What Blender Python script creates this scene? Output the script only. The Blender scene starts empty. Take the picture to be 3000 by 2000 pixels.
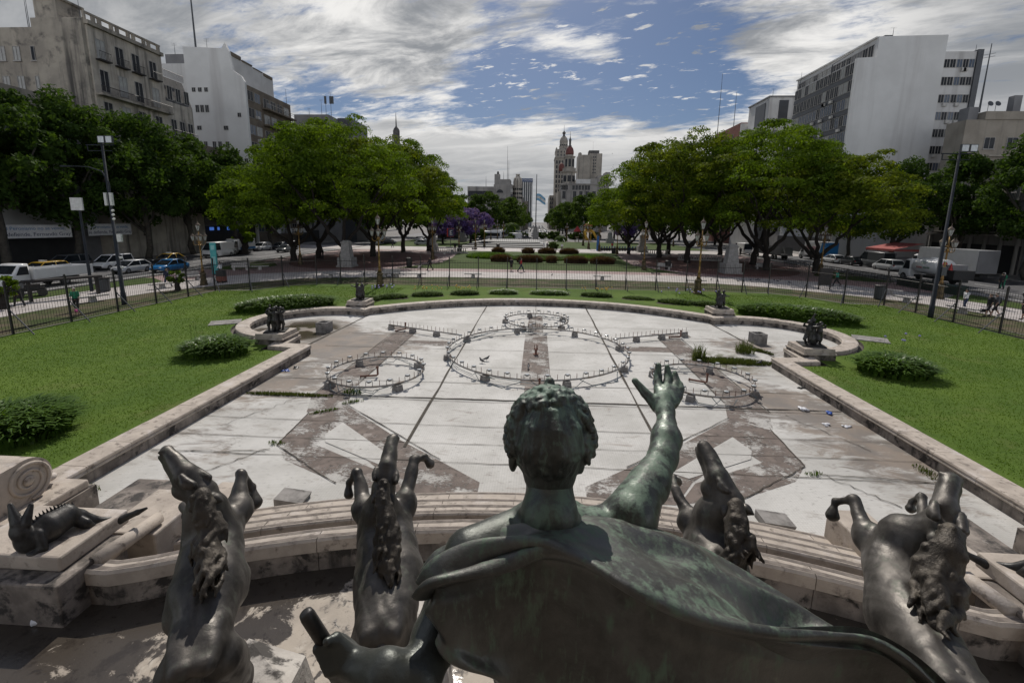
import bpy, bmesh, math, random
import numpy as np
from mathutils import Vector, Matrix
from mathutils.geometry import tessellate_polygon
R_ = math.radians
scene = bpy.context.scene
col = scene.collection
random.seed(5); rng = np.random.default_rng(5)

# ------------------------------------------------------------- camera
CF, CX, CY = 1311.5, 1500.0, 882.0          # focal length / principal point, photo pixels (3000 wide)
YAW, PIT, ROL, H = 0.0545940, 0.1764956, 0.0128453, 6.9
_f = Vector((-math.sin(YAW)*math.cos(PIT), math.cos(YAW)*math.cos(PIT), -math.sin(PIT)))
_r = Vector((math.cos(YAW), math.sin(YAW), 0)); _u = _r.cross(_f)
_r2 = _r*math.cos(ROL)+_u*math.sin(ROL); _u2 = -_r*math.sin(ROL)+_u*math.cos(ROL)
cam = bpy.data.cameras.new('camera'); camo = bpy.data.objects.new('camera', cam); col.objects.link(camo)
m4 = Matrix((_r2, _u2, -_f)).transposed().to_4x4(); m4.translation = (0, 0, H); camo.matrix_world = m4
cam.sensor_width = 36; cam.lens = 36*CF/3000; cam.shift_y = -(1000-CY)/3000
cam.clip_start = 0.05; cam.clip_end = 4000
scene.camera = camo
scene.view_settings.view_transform = 'Standard'; scene.view_settings.look = 'None'
scene.view_settings.exposure = 0.0; scene.view_settings.gamma = 1
scene.cycles.max_bounces = 6; scene.cycles.diffuse_bounces = 3; scene.cycles.transparent_max_bounces = 8

# ------------------------------------------------------------- node helpers
def N(nt, typ, p=None, i=None, **k):
    n = nt.nodes.new(typ)
    for a, b in (p or {}).items(): setattr(n, a, b)
    def put(s, v):
        if isinstance(v, bpy.types.NodeSocket): nt.links.new(v, s)
        else: s.default_value = v
    for a, b in (i or {}).items(): put(n.inputs[a], b)
    for a, b in k.items(): put(n.inputs[a.replace('_', ' ')], b)
    return n
def c4(c): return (c[0], c[1], c[2], 1.0)
def mth(nt, op, a, b=0.0, c=0.0): return N(nt, 'ShaderNodeMath', dict(operation=op), {0: a, 1: b, 2: c}).outputs[0]
def noise(nt, v, s, d=4, r=.55, dist=0.0): return N(nt, 'ShaderNodeTexNoise', None, None, Vector=v, Scale=s, Detail=d, Roughness=r, Distortion=dist).outputs[0]
def mixc(nt, f, a, b, bt='MIX'):
    a = c4(a) if isinstance(a, tuple) and len(a) == 3 else a; b = c4(b) if isinstance(b, tuple) and len(b) == 3 else b
    return N(nt, 'ShaderNodeMix', dict(data_type='RGBA', blend_type=bt), {0: f, 6: a, 7: b}).outputs[2]
def mr(nt, v, a, b, c=0.0, d=1.0, sm=True):
    return N(nt, 'ShaderNodeMapRange', dict(interpolation_type='SMOOTHSTEP' if sm else 'LINEAR'), {0: v, 1: a, 2: b, 3: c, 4: d}).outputs[0]
def vmul(nt, v, s): return N(nt, 'ShaderNodeVectorMath', dict(operation='MULTIPLY'), {0: v, 1: s}).outputs[0]

# ------------------------------------------------------------- sky and sun
SUN_AZ, SUN_EL = R_(-6), R_(47)
W = bpy.data.worlds.new('World'); scene.world = W; W.use_nodes = True
nt = W.node_tree; nt.nodes.clear()
sky = N(nt, 'ShaderNodeTexSky', dict(sky_type='NISHITA', sun_disc=False, sun_elevation=SUN_EL, sun_rotation=SUN_AZ, air_density=1.0, dust_density=1.0, ozone_density=2.0))
tc = N(nt, 'ShaderNodeTexCoord').outputs['Generated']
sx = N(nt, 'ShaderNodeSeparateXYZ', None, {0: tc})
zz = mth(nt, 'ADD', mth(nt, 'MAXIMUM', sx.outputs[2], 0.0), 0.10)
cv = N(nt, 'ShaderNodeCombineXYZ', None, {0: mth(nt, 'DIVIDE', sx.outputs[0], zz), 1: mth(nt, 'DIVIDE', sx.outputs[1], zz), 2: 0.0}).outputs[0]
def blob(c, rad, w):
    d = N(nt, 'ShaderNodeVectorMath', dict(operation='DISTANCE'), {0: tc, 1: c}).outputs['Value']
    return mr(nt, d, 0.0, rad, w, 0.0)
bias = 0.0
for c, rad, w in [((-.25, .90, .345), .26, .30), ((-.36, .885, .29), .22, .16), ((-.55, .78, .31), .32, .20), ((-.75, .60, .27), .34, .30), ((.42, .855, .305), .17, .22), ((.52, .80, .30), .22, .18), ((.72, .66, .24), .30, .30), ((.10, .945, .30), .07, .08), ((.0, .925, .375), .10, .10), ((.15, .90, .40), .12, .06),
                  ((-.06, .955, .27), .10, -.18), ((.22, .92, .32), .13, -.26), ((.255, .935, .24), .14, -.24), ((.10, .96, .245), .10, -.14), ((.33, .91, .26), .09, -.12), ((-.40, .89, .205), .13, -.26), ((-.28, .935, .225), .11, -.14), ((-.13, .965, .23), .10, -.12)]:
    bias = mth(nt, 'ADD', bias, blob(c, rad, w))
rotv = N(nt, 'ShaderNodeVectorRotate', dict(rotation_type='Z_AXIS'), None, Vector=cv, Angle=.35).outputs[0]
n1 = noise(nt, vmul(nt, rotv, (1.0, 1.55, 1)), 1.25, 10, .60, .55)
n2 = noise(nt, vmul(nt, rotv, (1.0, 2.2, 1)), 5.0, 8, .66, .35)
low = mr(nt, sx.outputs[2], .235, .14, 0, .40)
val = mth(nt, 'ADD', mth(nt, 'ADD', mth(nt, 'MULTIPLY_ADD', n2, .62, mth(nt, 'ADD', n1, -.10)), bias), mth(nt, 'ADD', low, -.235))
mask = mr(nt, val, .46, .72)
puff = mth(nt, 'MULTIPLY', mr(nt, mth(nt, 'MULTIPLY_ADD', noise(nt, vmul(nt, rotv, (1, 2.0, 1)), 7.5, 7, .62, .3), 1.0, mth(nt, 'MULTIPLY', noise(nt, rotv, 1.6, 3), .25)), .70, .80), mr(nt, sx.outputs[2], .17, .24, 0, .85))
mask = mth(nt, 'MAXIMUM', mask, puff)
thick = mr(nt, val, .60, 1.0)
n3 = noise(nt, vmul(nt, rotv, (.8, 1.5, 1)), 1.7, 9, .62, .6)
shade = mr(nt, mth(nt, 'ADD', n3, mth(nt, 'MULTIPLY', thick, -.06)), .33, .60)
shade = mixc(nt, mr(nt, sx.outputs[2], .215, .15, 0, .8), shade, mr(nt, sx.outputs[2], .08, .21, .18, .85))
shade = N(nt, 'ShaderNodeSeparateColor', None, {0: shade}).outputs[0]
sidedark = mth(nt, 'MULTIPLY', mr(nt, sx.outputs[0], -.75, -.38, .22, 1), mr(nt, sx.outputs[0], .46, .68, 1, .28))
shade = mth(nt, 'MULTIPLY', shade, sidedark)
ccol = mixc(nt, shade, (2.75, 2.95, 3.3), (8.8, 8.8, 8.9))
lit = mth(nt, 'MAXIMUM', mr(nt, sx.outputs[1], .45, -.35, 1.0, 3.4), mr(nt, sx.outputs[2], .45, .70, 1.0, 1.9))    # cloud brightness raised behind and overhead, added fill for the camera-facing facades
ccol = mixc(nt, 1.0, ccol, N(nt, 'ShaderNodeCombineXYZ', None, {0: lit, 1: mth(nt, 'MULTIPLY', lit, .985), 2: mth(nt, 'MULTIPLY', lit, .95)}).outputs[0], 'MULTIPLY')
skyc = mixc(nt, 1.0, sky.outputs[0], (.36, .405, .48, 1), 'MULTIPLY')
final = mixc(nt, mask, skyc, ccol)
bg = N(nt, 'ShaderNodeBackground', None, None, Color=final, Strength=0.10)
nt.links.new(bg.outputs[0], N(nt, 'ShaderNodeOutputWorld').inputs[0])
sl = bpy.data.lights.new('sun', 'SUN'); sl.energy = 3.6; sl.angle = R_(.53); sl.color = (1, .94, .86)
so = bpy.data.objects.new('sun', sl); col.objects.link(so)
_sd = Vector((math.sin(SUN_AZ)*math.cos(SUN_EL), math.cos(SUN_AZ)*math.cos(SUN_EL), math.sin(SUN_EL)))
so.rotation_euler = _sd.to_track_quat('Z', 'Y').to_euler()

# ------------------------------------------------------------- geometry helpers
def ray(px, py): px = float(px); py = float(py); return ((px-CX)/CF)*_r2 - ((py-CY)/CF)*_u2 + _f
def G(px, py, z=.35):                       # point of the photo on a horizontal plane
    d = ray(px, py); t = (z-H)/d.z; return Vector((d.x*t, d.y*t, z))
def P(px, py, d):                           # point at a distance d (metres) from the tripod
    return Vector((0, 0, H)) + ray(px, py).normalized()*d
def PY(px, py, y):                          # point at depth y
    d = ray(px, py); return Vector((d.x*y/d.y, y, H+d.z*y/d.y))
class M:
    def __init__(s): s.v = []; s.f = []; s.m = []; s.mi = 0
    def add(s, vs, fs):
        o = len(s.v); s.v += [tuple(v) for v in vs]; s.f += [tuple(i+o for i in f) for f in fs]; s.m += [s.mi]*len(fs); return s
    def box(s, x0, x1, y0, y1, z0, z1):
        return s.add([(x0, y0, z0), (x1, y0, z0), (x1, y1, z0), (x0, y1, z0), (x0, y0, z1), (x1, y0, z1), (x1, y1, z1), (x0, y1, z1)],
                     [(3, 2, 1, 0), (4, 5, 6, 7), (0, 1, 5, 4), (1, 2, 6, 5), (2, 3, 7, 6), (3, 0, 4, 7)])
    def boxr(s, c, size, rz=0.0, taper=1.0):
        c = Vector(c); hx, hy, hz = size[0]/2, size[1]/2, size[2]; vs = []
        for k, z in ((1, 0), (taper, hz)):
            for a, b in ((-hx, -hy), (hx, -hy), (hx, hy), (-hx, hy)):
                a *= k; b *= k
                vs.append((c.x+a*math.cos(rz)-b*math.sin(rz), c.y+a*math.sin(rz)+b*math.cos(rz), c.z+z))
        return s.add(vs, [(3, 2, 1, 0), (4, 5, 6, 7), (0, 1, 5, 4), (1, 2, 6, 5), (2, 3, 7, 6), (3, 0, 4, 7)])
    def tube(s, pts, r, n=6, cap=True, closed=False):
        pts = [Vector(p) for p in pts]; k = len(pts); rs = r if isinstance(r, (list, tuple)) else [r]*k; vs = []; fs = []
        prev = None
        for i, p in enumerate(pts):
            a = pts[(i-1) % k] if (i or closed) else p; b = pts[(i+1) % k] if (i < k-1 or closed) else p
            t = (b-a).normalized()
            if prev is None: e = Vector((0, 0, 1)) if abs(t.z) < .9 else Vector((1, 0, 0)); u = t.cross(e).normalized()
            else:
                u = prev - t*prev.dot(t); u.normalize()
            prev = u; w = t.cross(u)
            vs += [p+(u*math.cos(2*math.pi*j/n)+w*math.sin(2*math.pi*j/n))*rs[i] for j in range(n)]
        for i in range(k if closed else k-1):
            for j in range(n):
                a = i*n+j; b = i*n+(j+1) % n; c = ((i+1) % k)*n+(j+1) % n; d = ((i+1) % k)*n+j
                fs.append((a, b, c, d))
        if cap and not closed: fs += [tuple(range(n-1, -1, -1)), tuple(range((k-1)*n, k*n))]
        return s.add(vs, fs)
    def lathe(s, prof, n=12, c=(0, 0, 0), ph=0.0, sx=1, sy=1):
        vs = []; fs = []; k = len(prof)
        for r, z in prof: vs += [(c[0]+sx*r*math.cos(2*math.pi*j/n+ph), c[1]+sy*r*math.sin(2*math.pi*j/n+ph), c[2]+z) for j in range(n)]
        for i in range(k-1):
            for j in range(n): fs.append((i*n+j, i*n+(j+1) % n, (i+1)*n+(j+1) % n, (i+1)*n+j))
        fs += [tuple(range(n-1, -1, -1)), tuple(range((k-1)*n, k*n))]
        return s.add(vs, fs)
    def prism(s, poly, z0, z1, axis='z'):
        n = len(poly)
        f = {'z': lambda p, t: (p[0], p[1], t), 'y': lambda p, t: (p[0], t, p[1]), 'x': lambda p, t: (t, p[0], p[1])}[axis]
        vs = [f(p, z0) for p in poly]+[f(p, z1) for p in poly]
        tri = tessellate_polygon([[Vector((p[0], p[1], 0)) for p in poly]])
        fs = [tuple(t) for t in tri]+[tuple(i+n for i in t[::-1]) for t in tri]+[(i, (i+1) % n, n+(i+1) % n, n+i) for i in range(n)]
        return s.add(vs, fs)
    def sheet(s, poly, z, holes=()):
        loops = [[Vector((p[0], p[1], 0)) for p in L] for L in [poly]+list(holes)]
        vs = [(p.x, p.y, z) for L in loops for p in L]
        return s.add(vs, [tuple(t) for t in tessellate_polygon(loops)])
    def ell(s, c, r, n=10, k=7, rot=None):
        vs = []; fs = []; c = Vector(c)
        for i in range(k+1):
            th = math.pi*i/k
            for j in range(n):
                v = Vector((r[0]*math.sin(th)*math.cos(2*math.pi*j/n), r[1]*math.sin(th)*math.sin(2*math.pi*j/n), r[2]*math.cos(th)))
                vs.append(c+(rot @ v if rot else v))
        for i in range(k):
            for j in range(n): fs.append(((i+1)*n+j, (i+1)*n+(j+1) % n, i*n+(j+1) % n, i*n+j))
        return s.add(vs, fs)
    def xf(s, mat, start=0):
        s.v = s.v[:start]+[tuple(mat @ Vector(v)) for v in s.v[start:]]; return s
def mk(name, mb, mats, parent=None, smooth=False, off=None, fixn=True):
    me = bpy.data.meshes.new(name); v = mb.v
    if off is not None: v = [(a-off[0], b-off[1], c-off[2]) for a, b, c in v]
    me.from_pydata(v, [], mb.f)
    if not isinstance(mats, (list, tuple)): mats = [mats]
    for m in mats: me.materials.append(m)
    if len(mats) > 1: me.polygons.foreach_set('material_index', mb.m)
    if fixn:
        b = bmesh.new(); b.from_mesh(me); bmesh.ops.recalc_face_normals(b, faces=b.faces); b.to_mesh(me); b.free()
    if smooth: me.polygons.foreach_set('use_smooth', [True]*len(me.polygons))
    me.update()
    o = bpy.data.objects.new(name, me); col.objects.link(o)
    if parent is not None: o.parent = parent
    return o
def npmesh(name, V, F, mat, parent=None, smooth=False):   # V (n,3) F (m,4|3) arrays
    me = bpy.data.meshes.new(name); k = F.shape[1]
    me.vertices.add(len(V)); me.vertices.foreach_set('co', np.ascontiguousarray(V, dtype=np.float32).ravel())
    me.loops.add(F.size); me.loops.foreach_set('vertex_index', np.ascontiguousarray(F, dtype=np.int32).ravel())
    me.polygons.add(len(F)); me.polygons.foreach_set('loop_start', np.arange(0, F.size, k, dtype=np.int32))
    me.update(calc_edges=True)
    if smooth: me.polygons.foreach_set('use_smooth', np.ones(len(F), dtype=bool))
    for m_ in (mat if isinstance(mat, (list, tuple)) else [mat]): me.materials.append(m_)
    o = bpy.data.objects.new(name, me); col.objects.link(o)
    if parent is not None: o.parent = parent
    return o
def tag(o, label=None, cat=None, group=None, kind=None):
    if label: o['label'] = label
    if cat: o['category'] = cat
    if group: o['group'] = group
    if kind: o['kind'] = kind
    return o
def thing(name, label, cat, loc=(0, 0, 0), rz=0.0, group=None, scale=None):
    o = bpy.data.objects.new(name, None); col.objects.link(o); o.location = loc; o.rotation_euler = (0, 0, rz); o.empty_display_size = .2
    if scale: o.scale = (scale,)*3 if not isinstance(scale, tuple) else scale
    return tag(o, label, cat, group)
def dup(root, loc, rz=0.0, label=None, group=None, scale=None):
    r = root.copy(); col.objects.link(r); r.location = loc; r.rotation_euler = (0, 0, rz)
    if scale: r.scale = (scale,)*3 if not isinstance(scale, tuple) else scale
    if label: r['label'] = label
    if group: r['group'] = group
    for ch in list(root.children):
        c = ch.copy(); col.objects.link(c); c.parent = r
        for g in ch.children:
            d = g.copy(); col.objects.link(d); d.parent = c
    return r
def struct(name, mb, mat, **k): return tag(mk(name, mb, mat, **k), kind='structure')

# ------------------------------------------------------------- materials
MATS = {}
def sm(name, c1, c2=None, sc=3.0, rough=.7, metal=0.0, bump=0.0, bs=25.0, spot=None, streak=None, spec=.5, det=5, lo=.35, hi=.65):
    """procedural surface: two colours through noise, optional spots (col, scale, lo, hi) and vertical streaks (col, lo, hi)"""
    if name in MATS: return MATS[name]
    m = bpy.data.materials.new(name); m.use_nodes = True; nt = m.node_tree; nt.nodes.clear()
    v = N(nt, 'ShaderNodeTexCoord').outputs['Object']
    c2 = c2 or tuple(x*.8 for x in c1)
    c = mixc(nt, mr(nt, noise(nt, v, sc, det, .6), lo, hi), c1, c2)
    if spot:
        for sp in (spot if isinstance(spot, list) else [spot]):
            c = mixc(nt, mr(nt, noise(nt, v, sp[1], 6, .65, .3), sp[2], sp[3]), c, sp[0])
    if streak: c = mixc(nt, mr(nt, noise(nt, vmul(nt, v, (1, 1, .07)), streak[3] if len(streak) > 3 else 2.5, 5, .6), streak[1], streak[2]), c, streak[0])
    b = N(nt, 'ShaderNodeBsdfPrincipled', None, None, Base_Color=c, Roughness=rough, Metallic=metal)
    b.inputs['Specular IOR Level'].default_value = spec
    if bump: nt.links.new(N(nt, 'ShaderNodeBump', None, None, Strength=bump, Distance=.02, Height=noise(nt, v, bs, 6, .65)).outputs[0], b.inputs['Normal'])
    nt.links.new(b.outputs[0], N(nt, 'ShaderNodeOutputMaterial').inputs[0]); MATS[name] = m
    return m
def leafmat(name, c1, c2, trans=.35, sc=.35):
    m = bpy.data.materials.new(name); m.use_nodes = True; nt = m.node_tree; nt.nodes.clear()
    v = N(nt, 'ShaderNodeTexCoord').outputs['Object']
    g = N(nt, 'ShaderNodeNewGeometry').outputs['Random Per Island']
    f = mth(nt, 'ADD', mth(nt, 'MULTIPLY', mr(nt, noise(nt, v, sc, 3), .35, .65), .6), mth(nt, 'MULTIPLY', g, .4))
    c = mixc(nt, f, c1, c2)
    d = N(nt, 'ShaderNodeBsdfPrincipled', None, None, Base_Color=c, Roughness=.75); d.inputs['Specular IOR Level'].default_value = .12
    t = N(nt, 'ShaderNodeBsdfTranslucent', None, None, Color=mixc(nt, 1.0, c, (1.5, 1.45, .6, 1), 'MULTIPLY'))
    x = N(nt, 'ShaderNodeMixShader', None, {0: trans, 1: d.outputs[0], 2: t.outputs[0]})
    nt.links.new(x.outputs[0], N(nt, 'ShaderNodeOutputMaterial').inputs[0]); return m
# ------------------------------------------------------------- ground
def tile_mat(name, c1, c2, mortar, sx, sy, rough=.75, sc=.6):
    m = bpy.data.materials.new(name); m.use_nodes = True; nt = m.node_tree; nt.nodes.clear()
    v = N(nt, 'ShaderNodeTexCoord').outputs['Object']
    br = N(nt, 'ShaderNodeTexBrick', dict(offset=0.0), None, Vector=v, Color1=c4(c1), Color2=c4(c2), Mortar=c4(mortar), Scale=1.0, Mortar_Size=.012)
    br.inputs['Brick Width'].default_value = sx; br.inputs['Row Height'].default_value = sy
    c = mixc(nt, mr(nt, noise(nt, v, sc, 6, .6), .3, .7, 0, .55), br.outputs[0], tuple(x*.55 for x in c1))
    b = N(nt, 'ShaderNodeBsdfPrincipled', None, None, Base_Color=c, Roughness=rough)
    nt.links.new(b.outputs[0], N(nt, 'ShaderNodeOutputMaterial').inputs[0]); return m
def grass_mat(name, a, b_, dry, dlo, dhi):
    m = bpy.data.materials.new(name); m.use_nodes = True; nt = m.node_tree; nt.nodes.clear()
    v = N(nt, 'ShaderNodeTexCoord').outputs['Object']
    c = mixc(nt, mr(nt, noise(nt, v, .22, 4, .6, .6), .35, .65), a, b_)
    c = mixc(nt, mr(nt, noise(nt, vmul(nt, v, (1, 4, 1)), 1.6, 6, .7), .45, .7, 0, .45), c, tuple(x*.6 for x in a))
    c = mixc(nt, mr(nt, noise(nt, v, .5, 6, .7), dlo, dhi), c, dry)
    c = mixc(nt, mr(nt, noise(nt, v, 22, 3, .7), .4, .62, 0, .38), c, tuple(x*.45 for x in a))
    b = N(nt, 'ShaderNodeBsdfPrincipled', None, None, Base_Color=c, Roughness=.9); b.inputs['Specular IOR Level'].default_value = .15
    nt.links.new(N(nt, 'ShaderNodeBump', None, None, Strength=.55, Distance=.05, Height=noise(nt, v, 14, 5, .75)).outputs[0], b.inputs['Normal'])
    nt.links.new(b.outputs[0], N(nt, 'ShaderNodeOutputMaterial').inputs[0]); return m
m_lawn = grass_mat("lawn", (.072, .128, .018), (.105, .165, .024), (.135, .15, .045), .52, .8)
m_worn = grass_mat("worn_lawn", (.045, .068, .018), (.07, .08, .03), (.12, .095, .065), .42, .62)
m_park = grass_mat("park_lawn", (.045, .078, .014), (.062, .095, .02), (.095, .085, .045), .52, .75)
m_asph = sm('asphalt', (.075, .075, .08), (.055, .055, .06), 2.0, .75, 0, .2, 40, spot=((.12, .12, .12), .6, .55, .75))
m_path = tile_mat('path_tiles', (.46, .42, .40), (.41, .38, .36), (.25, .22, .21), .8, .8)
m_pink = tile_mat('pink_tiles', (.30, .20, .19), (.26, .17, .16), (.16, .11, .11), .4, .4)
m_brick = sm('brick_dust', (.135, .055, .045), (.10, .042, .035), 1.2, .9, 0, .3, 30, spot=((.19, .10, .09), .5, .5, .75))
m_walk = tile_mat('sidewalk_tiles', (.24, .23, .22), (.20, .19, .18), (.12, .12, .12), .6, .6)
m_white = sm('road_paint', (.62, .62, .60), (.5, .5, .48), 4, .7)
m_earth = sm('garden_soil', (.06, .042, .03), (.035, .026, .02), 6, .95, 0, .6, 20)
m_stone = sm('travertine', (.46, .40, .34), (.36, .31, .262), 2.5, .75, 0, .35, 30, spot=[((.15, .125, .105), 4.0, .52, .70), ((.52, .47, .43), 1.4, .55, .7)])
m_stoned = sm('stained_travertine', (.30, .26, .225), (.13, .11, .095), 1.8, .8, 0, .4, 30, spot=[((.035, .03, .027), 2.2, .50, .62), ((.40, .36, .32), 4, .62, .75)], streak=((.03, .027, .024), .5, .72))
m_conc = sm('old_concrete', (.28, .265, .25), (.17, .16, .15), 3.0, .85, 0, .4, 25, spot=((.06, .055, .05), 3.5, .55, .72))
m_gutter = sm('gutter_stone', (.11, .095, .08), (.07, .06, .05), 3, .9)

POOLL = [(-11.6, 7.45), (-11.6, 21.75), (-13.0, 21.95)]
_c = (-14.0, 27.5); _rad = 3.9
POOLL += [(_c[0]+_rad*math.cos(R_(a)), _c[1]+_rad*math.sin(R_(a))) for a in range(-78, -296, -7)]
POOLL += [(-12.15, 31.75)]
ARC = []
for i in range(33):
    x = -11.55+23.1*i/32; ARC.append((x, 19.7+math.sqrt(17.0**2-x*x)))
POOL = POOLL+ARC+[(-x, y) for x, y in POOLL[::-1]]
def offset(path, d):                        # mitred offset to the outside (left of travel is inside)
    out = []; n = len(path)
    for i, p in enumerate(path):
        a = Vector(path[max(0, i-1)]); b = Vector(path[min(n-1, i+1)]); p = Vector(p)
        t1 = (p-a).normalized() if i else (b-p).normalized(); t2 = (b-p).normalized() if i < n-1 else t1
        n1 = Vector((-t1.y, t1.x)); n2 = Vector((-t2.y, t2.x)); mm = (n1+n2)
        if mm.length < .2: mm = n1
        mm.normalize(); k = d/max(.5, mm.dot(n1)); out.append(tuple(p+mm*k))
    return out
outer = offset(POOL, .95)
hole = [(-14.6, -6), (-14.6, 7.45)]+outer+[(14.6, 7.45), (14.6, -6)]
FL = [(-29.1, -7), (-29.1, 38.6), (-26.2, 39.2), (-24.8, 42.2), (-22.4, 44.2)]
FENCE = [(-29.1, -6.0)]+FL[1:]+[(-17.6, 44.7), (0, 44.5), (17.6, 44.5)]+[(-x, y) for x, y in FL[1:][::-1]]+[(29.1, -6.0)]
lawn_out = [(-29.2, -9)]+FENCE[1:-1]+[(29.2, -9)]
big = 1800
struct('ground', M().sheet([(-big, -200), (big, -200), (big, 3000), (-big, 3000)], .340, [[(-24, -8.5), (-24, 38), (24, 38), (24, -8.5)]]), sm('plaza_ground', (.16, .15, .14), (.12, .11, .10), .5, .9))
struct('lawn', M().sheet(lawn_out, .352, [hole]), m_lawn)
# gutter and soil edge round the basin
gut = M(); o1 = outer; o2 = offset(POOL, .70)
for i in range(len(o1)-1): gut.add([(*o1[i], .353), (*o1[i+1], .353), (*o1[i+1], .19), (*o1[i], .19), (*o2[i+1], .19), (*o2[i], .19)], [(0, 1, 2, 3), (3, 2, 4, 5)])
struct('gutter', gut, m_gutter)
# strips outside the fence
wl = [(-29.3, -9), (-29.3, 39), (-26.4, 39.6), (-25, 42.4), (-22.5, 44.6), (0, 44.8), (22.5, 44.6), (25, 42.4), (26.4, 39.6), (29.3, 39), (29.3, -9), (34.4, -9), (34.4, 36), (33, 40.5), (29, 44.6), (24.6, 48.4), (20, 50.6), (10, 51.7), (-10, 51.7), (-20, 50), (-26, 48.2), (-31, 42), (-33.6, 37), (-34.6, 30), (-34.6, -9)]
struct('worn_grass', M().sheet(wl, .348), m_worn)
pw = [(-34.7, -9), (-34.7, 30), (-33.7, 37), (-31.1, 42), (-26.1, 48.3), (-20, 50.1), (-10, 51.8), (10, 51.8), (20, 50.7), (24.7, 48.5), (29.1, 44.7), (33.1, 40.6), (34.5, 36), (34.5, -9), (39.5, -9), (39.2, 40), (37.0, 48), (33, 54), (26, 56.8), (14, 57.8), (0, 58), (-14, 57.6), (-26, 56), (-34, 51), (-38, 43.5), (-39.6, 38), (-39.6, -9)]
struct('path', M().sheet(pw, .356), m_path)
pk = [(-14, 57.4), (0, 57.8), (14, 57.6), (26, 56.6), (33, 53.8), (37, 47.8), (42.5, 46), (42.5, 110), (18, 110), (16.5, 96), (13.8, 72), (8, 61.5), (0, 61.2), (-8, 61.5), (-13.8, 72), (-16.5, 96), (-18, 110), (-42.5, 110), (-42.5, 46), (-38, 43.3), (-34, 50.8), (-26, 55.8)]
struct('pink_paving', M().sheet(pk, .352), m_pink)
for s in (-1, 1):
    struct('brick_court', M().sheet([(s*(28+9.5*math.cos(t)*1.15), 74+16*math.sin(t)) for t in np.linspace(0, 2*math.pi, 40)[:-1]], .360), m_brick)
    struct('verge', M().sheet([(s*39.7, -9), (s*39.7, 38), (s*38.3, 43.5), (s*41.5, 46), (s*42.6, 46), (s*42.6, -9)], .360), m_park)
    struct('verge', M().sheet([(s*39.5, 55), (s*36.5, 58), (s*36.5, 61), (s*40, 66), (s*42.4, 66), (s*42.4, 55)], .360), m_park)
    struct('road', M().sheet([(s*43, -60), (s*43, 240), (s*59.5, 240), (s*59.5, -60)], .345), m_asph)
    k = M().box(min(s*42.7, s*43), max(s*42.7, s*43), -60, 150, .2, .46).box(min(s*59.5, s*59.8), max(s*59.5, s*59.8), -60, 150, .2, .46)
    struct('kerb', k, m_conc)
    struct('sidewalk', M().sheet([(s*59.8, -60), (s*59.8, 150), (s*66, 150), (s*66, -60)], .45), m_walk)
    rm = M()
    for y in range(-20, 150, 6): rm.sheet([(s*51.2, y), (s*51.35, y), (s*51.35, y+3), (s*51.2, y+3)], .349)
    rm.sheet([(s*44.0, -60), (s*44.15, -60), (s*44.15, 150), (s*44.0, 150)], .349); rm.sheet([(s*47.4, -60), (s*47.55, -60), (s*47.55, 150), (s*47.4, 150)], .349)
    struct('road_marking', rm, m_white)
bedp = [(-19.5, 60.6), (-8, 61.3), (8, 61.3), (19.5, 60.6), (15, 70), (15.2, 80), (16.8, 98), (-16.8, 98), (-15.2, 80), (-15, 70)]
struct('park_lawn', M().sheet(bedp, .358), m_park)
struct('walkway', M().sheet([(-60, 98.2), (60, 98.2), (60, 111), (-60, 111)], .362), m_path)
struct('park_lawn', M().sheet([(3.5, 112), (42, 112), (42, 150), (3.5, 150)], .362), m_park)
struct('park_lawn', M().sheet([(-42, 112), (-20, 112), (-20, 150), (-42, 150)], .362), m_park)
struct('walkway', M().sheet([(-19.5, 112), (3.4, 112), (3.4, 150), (-19.5, 150)], .366), m_path)
struct('avenue', M().sheet([(-90, 158), (90, 158), (90, 176), (9, 182), (9, 1200), (-9, 1200), (-9, 182), (-90, 176)], .366), m_asph)
# ------------------------------------------------------------- basin floor
mpf = bpy.data.materials.new('basin_floor'); mpf.use_nodes = True; nt = mpf.node_tree; nt.nodes.clear()
v = N(nt, 'ShaderNodeTexCoord').outputs['Object']
c = mixc(nt, mr(nt, noise(nt, v, .35, 5, .6), .35, .65), (.53, .52, .495), (.40, .39, .365))
br = N(nt, 'ShaderNodeTexBrick', dict(offset=0.0), None, Vector=v, Color1=c4((.52,)*3), Color2=c4((.46,)*3), Mortar=c4((.30,)*3), Scale=1.0, Mortar_Size=.006)
br.inputs['Brick Width'].default_value = .07; br.inputs['Row Height'].default_value = .07
c = mixc(nt, .55, c, br.outputs[0], 'MULTIPLY'); c = mixc(nt, 1.0, c, (1.42, 1.42, 1.42), 'MULTIPLY')
sp = N(nt, 'ShaderNodeSeparateXYZ', None, {0: v})
def dmask(cx, cy, r0, r1):
    d = N(nt, 'ShaderNodeVectorMath', dict(operation='DISTANCE'), {0: vmul(nt, v, (1, 1, 0)), 1: (cx, cy, 0)}).outputs['Value']; return mr(nt, d, r1, r0)
dirt = noise(nt, vmul(nt, v, (.8, 1.8, 1)), 1.1, 9, .72, .6)
areas = 0.0
for cx, cy, a, b, w in [(-10.2, 23.5, 0, 5.6, .44), (-14.5, 26.8, 1, 4.2, .40), (-10.6, 17.5, 0, 3.8, .30), (10.2, 16.8, 0, 3.4, .34), (10.9, 13.2, 0, 3.4, .30), (12, 25.5, 0, 3.4, .28), (9.5, 21.5, 0, 2.6, .2), (-9, 10.5, 0, 3, .10), (9.0, 18.5, 0, 2, .2), (-10.8, 13, 0, 2.6, .13)]:
    areas = mth(nt, 'ADD', areas, mth(nt, 'MULTIPLY', dmask(cx, cy, a, b), w))
dm = mr(nt, mth(nt, 'ADD', dirt, areas), .55, .76)
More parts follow.
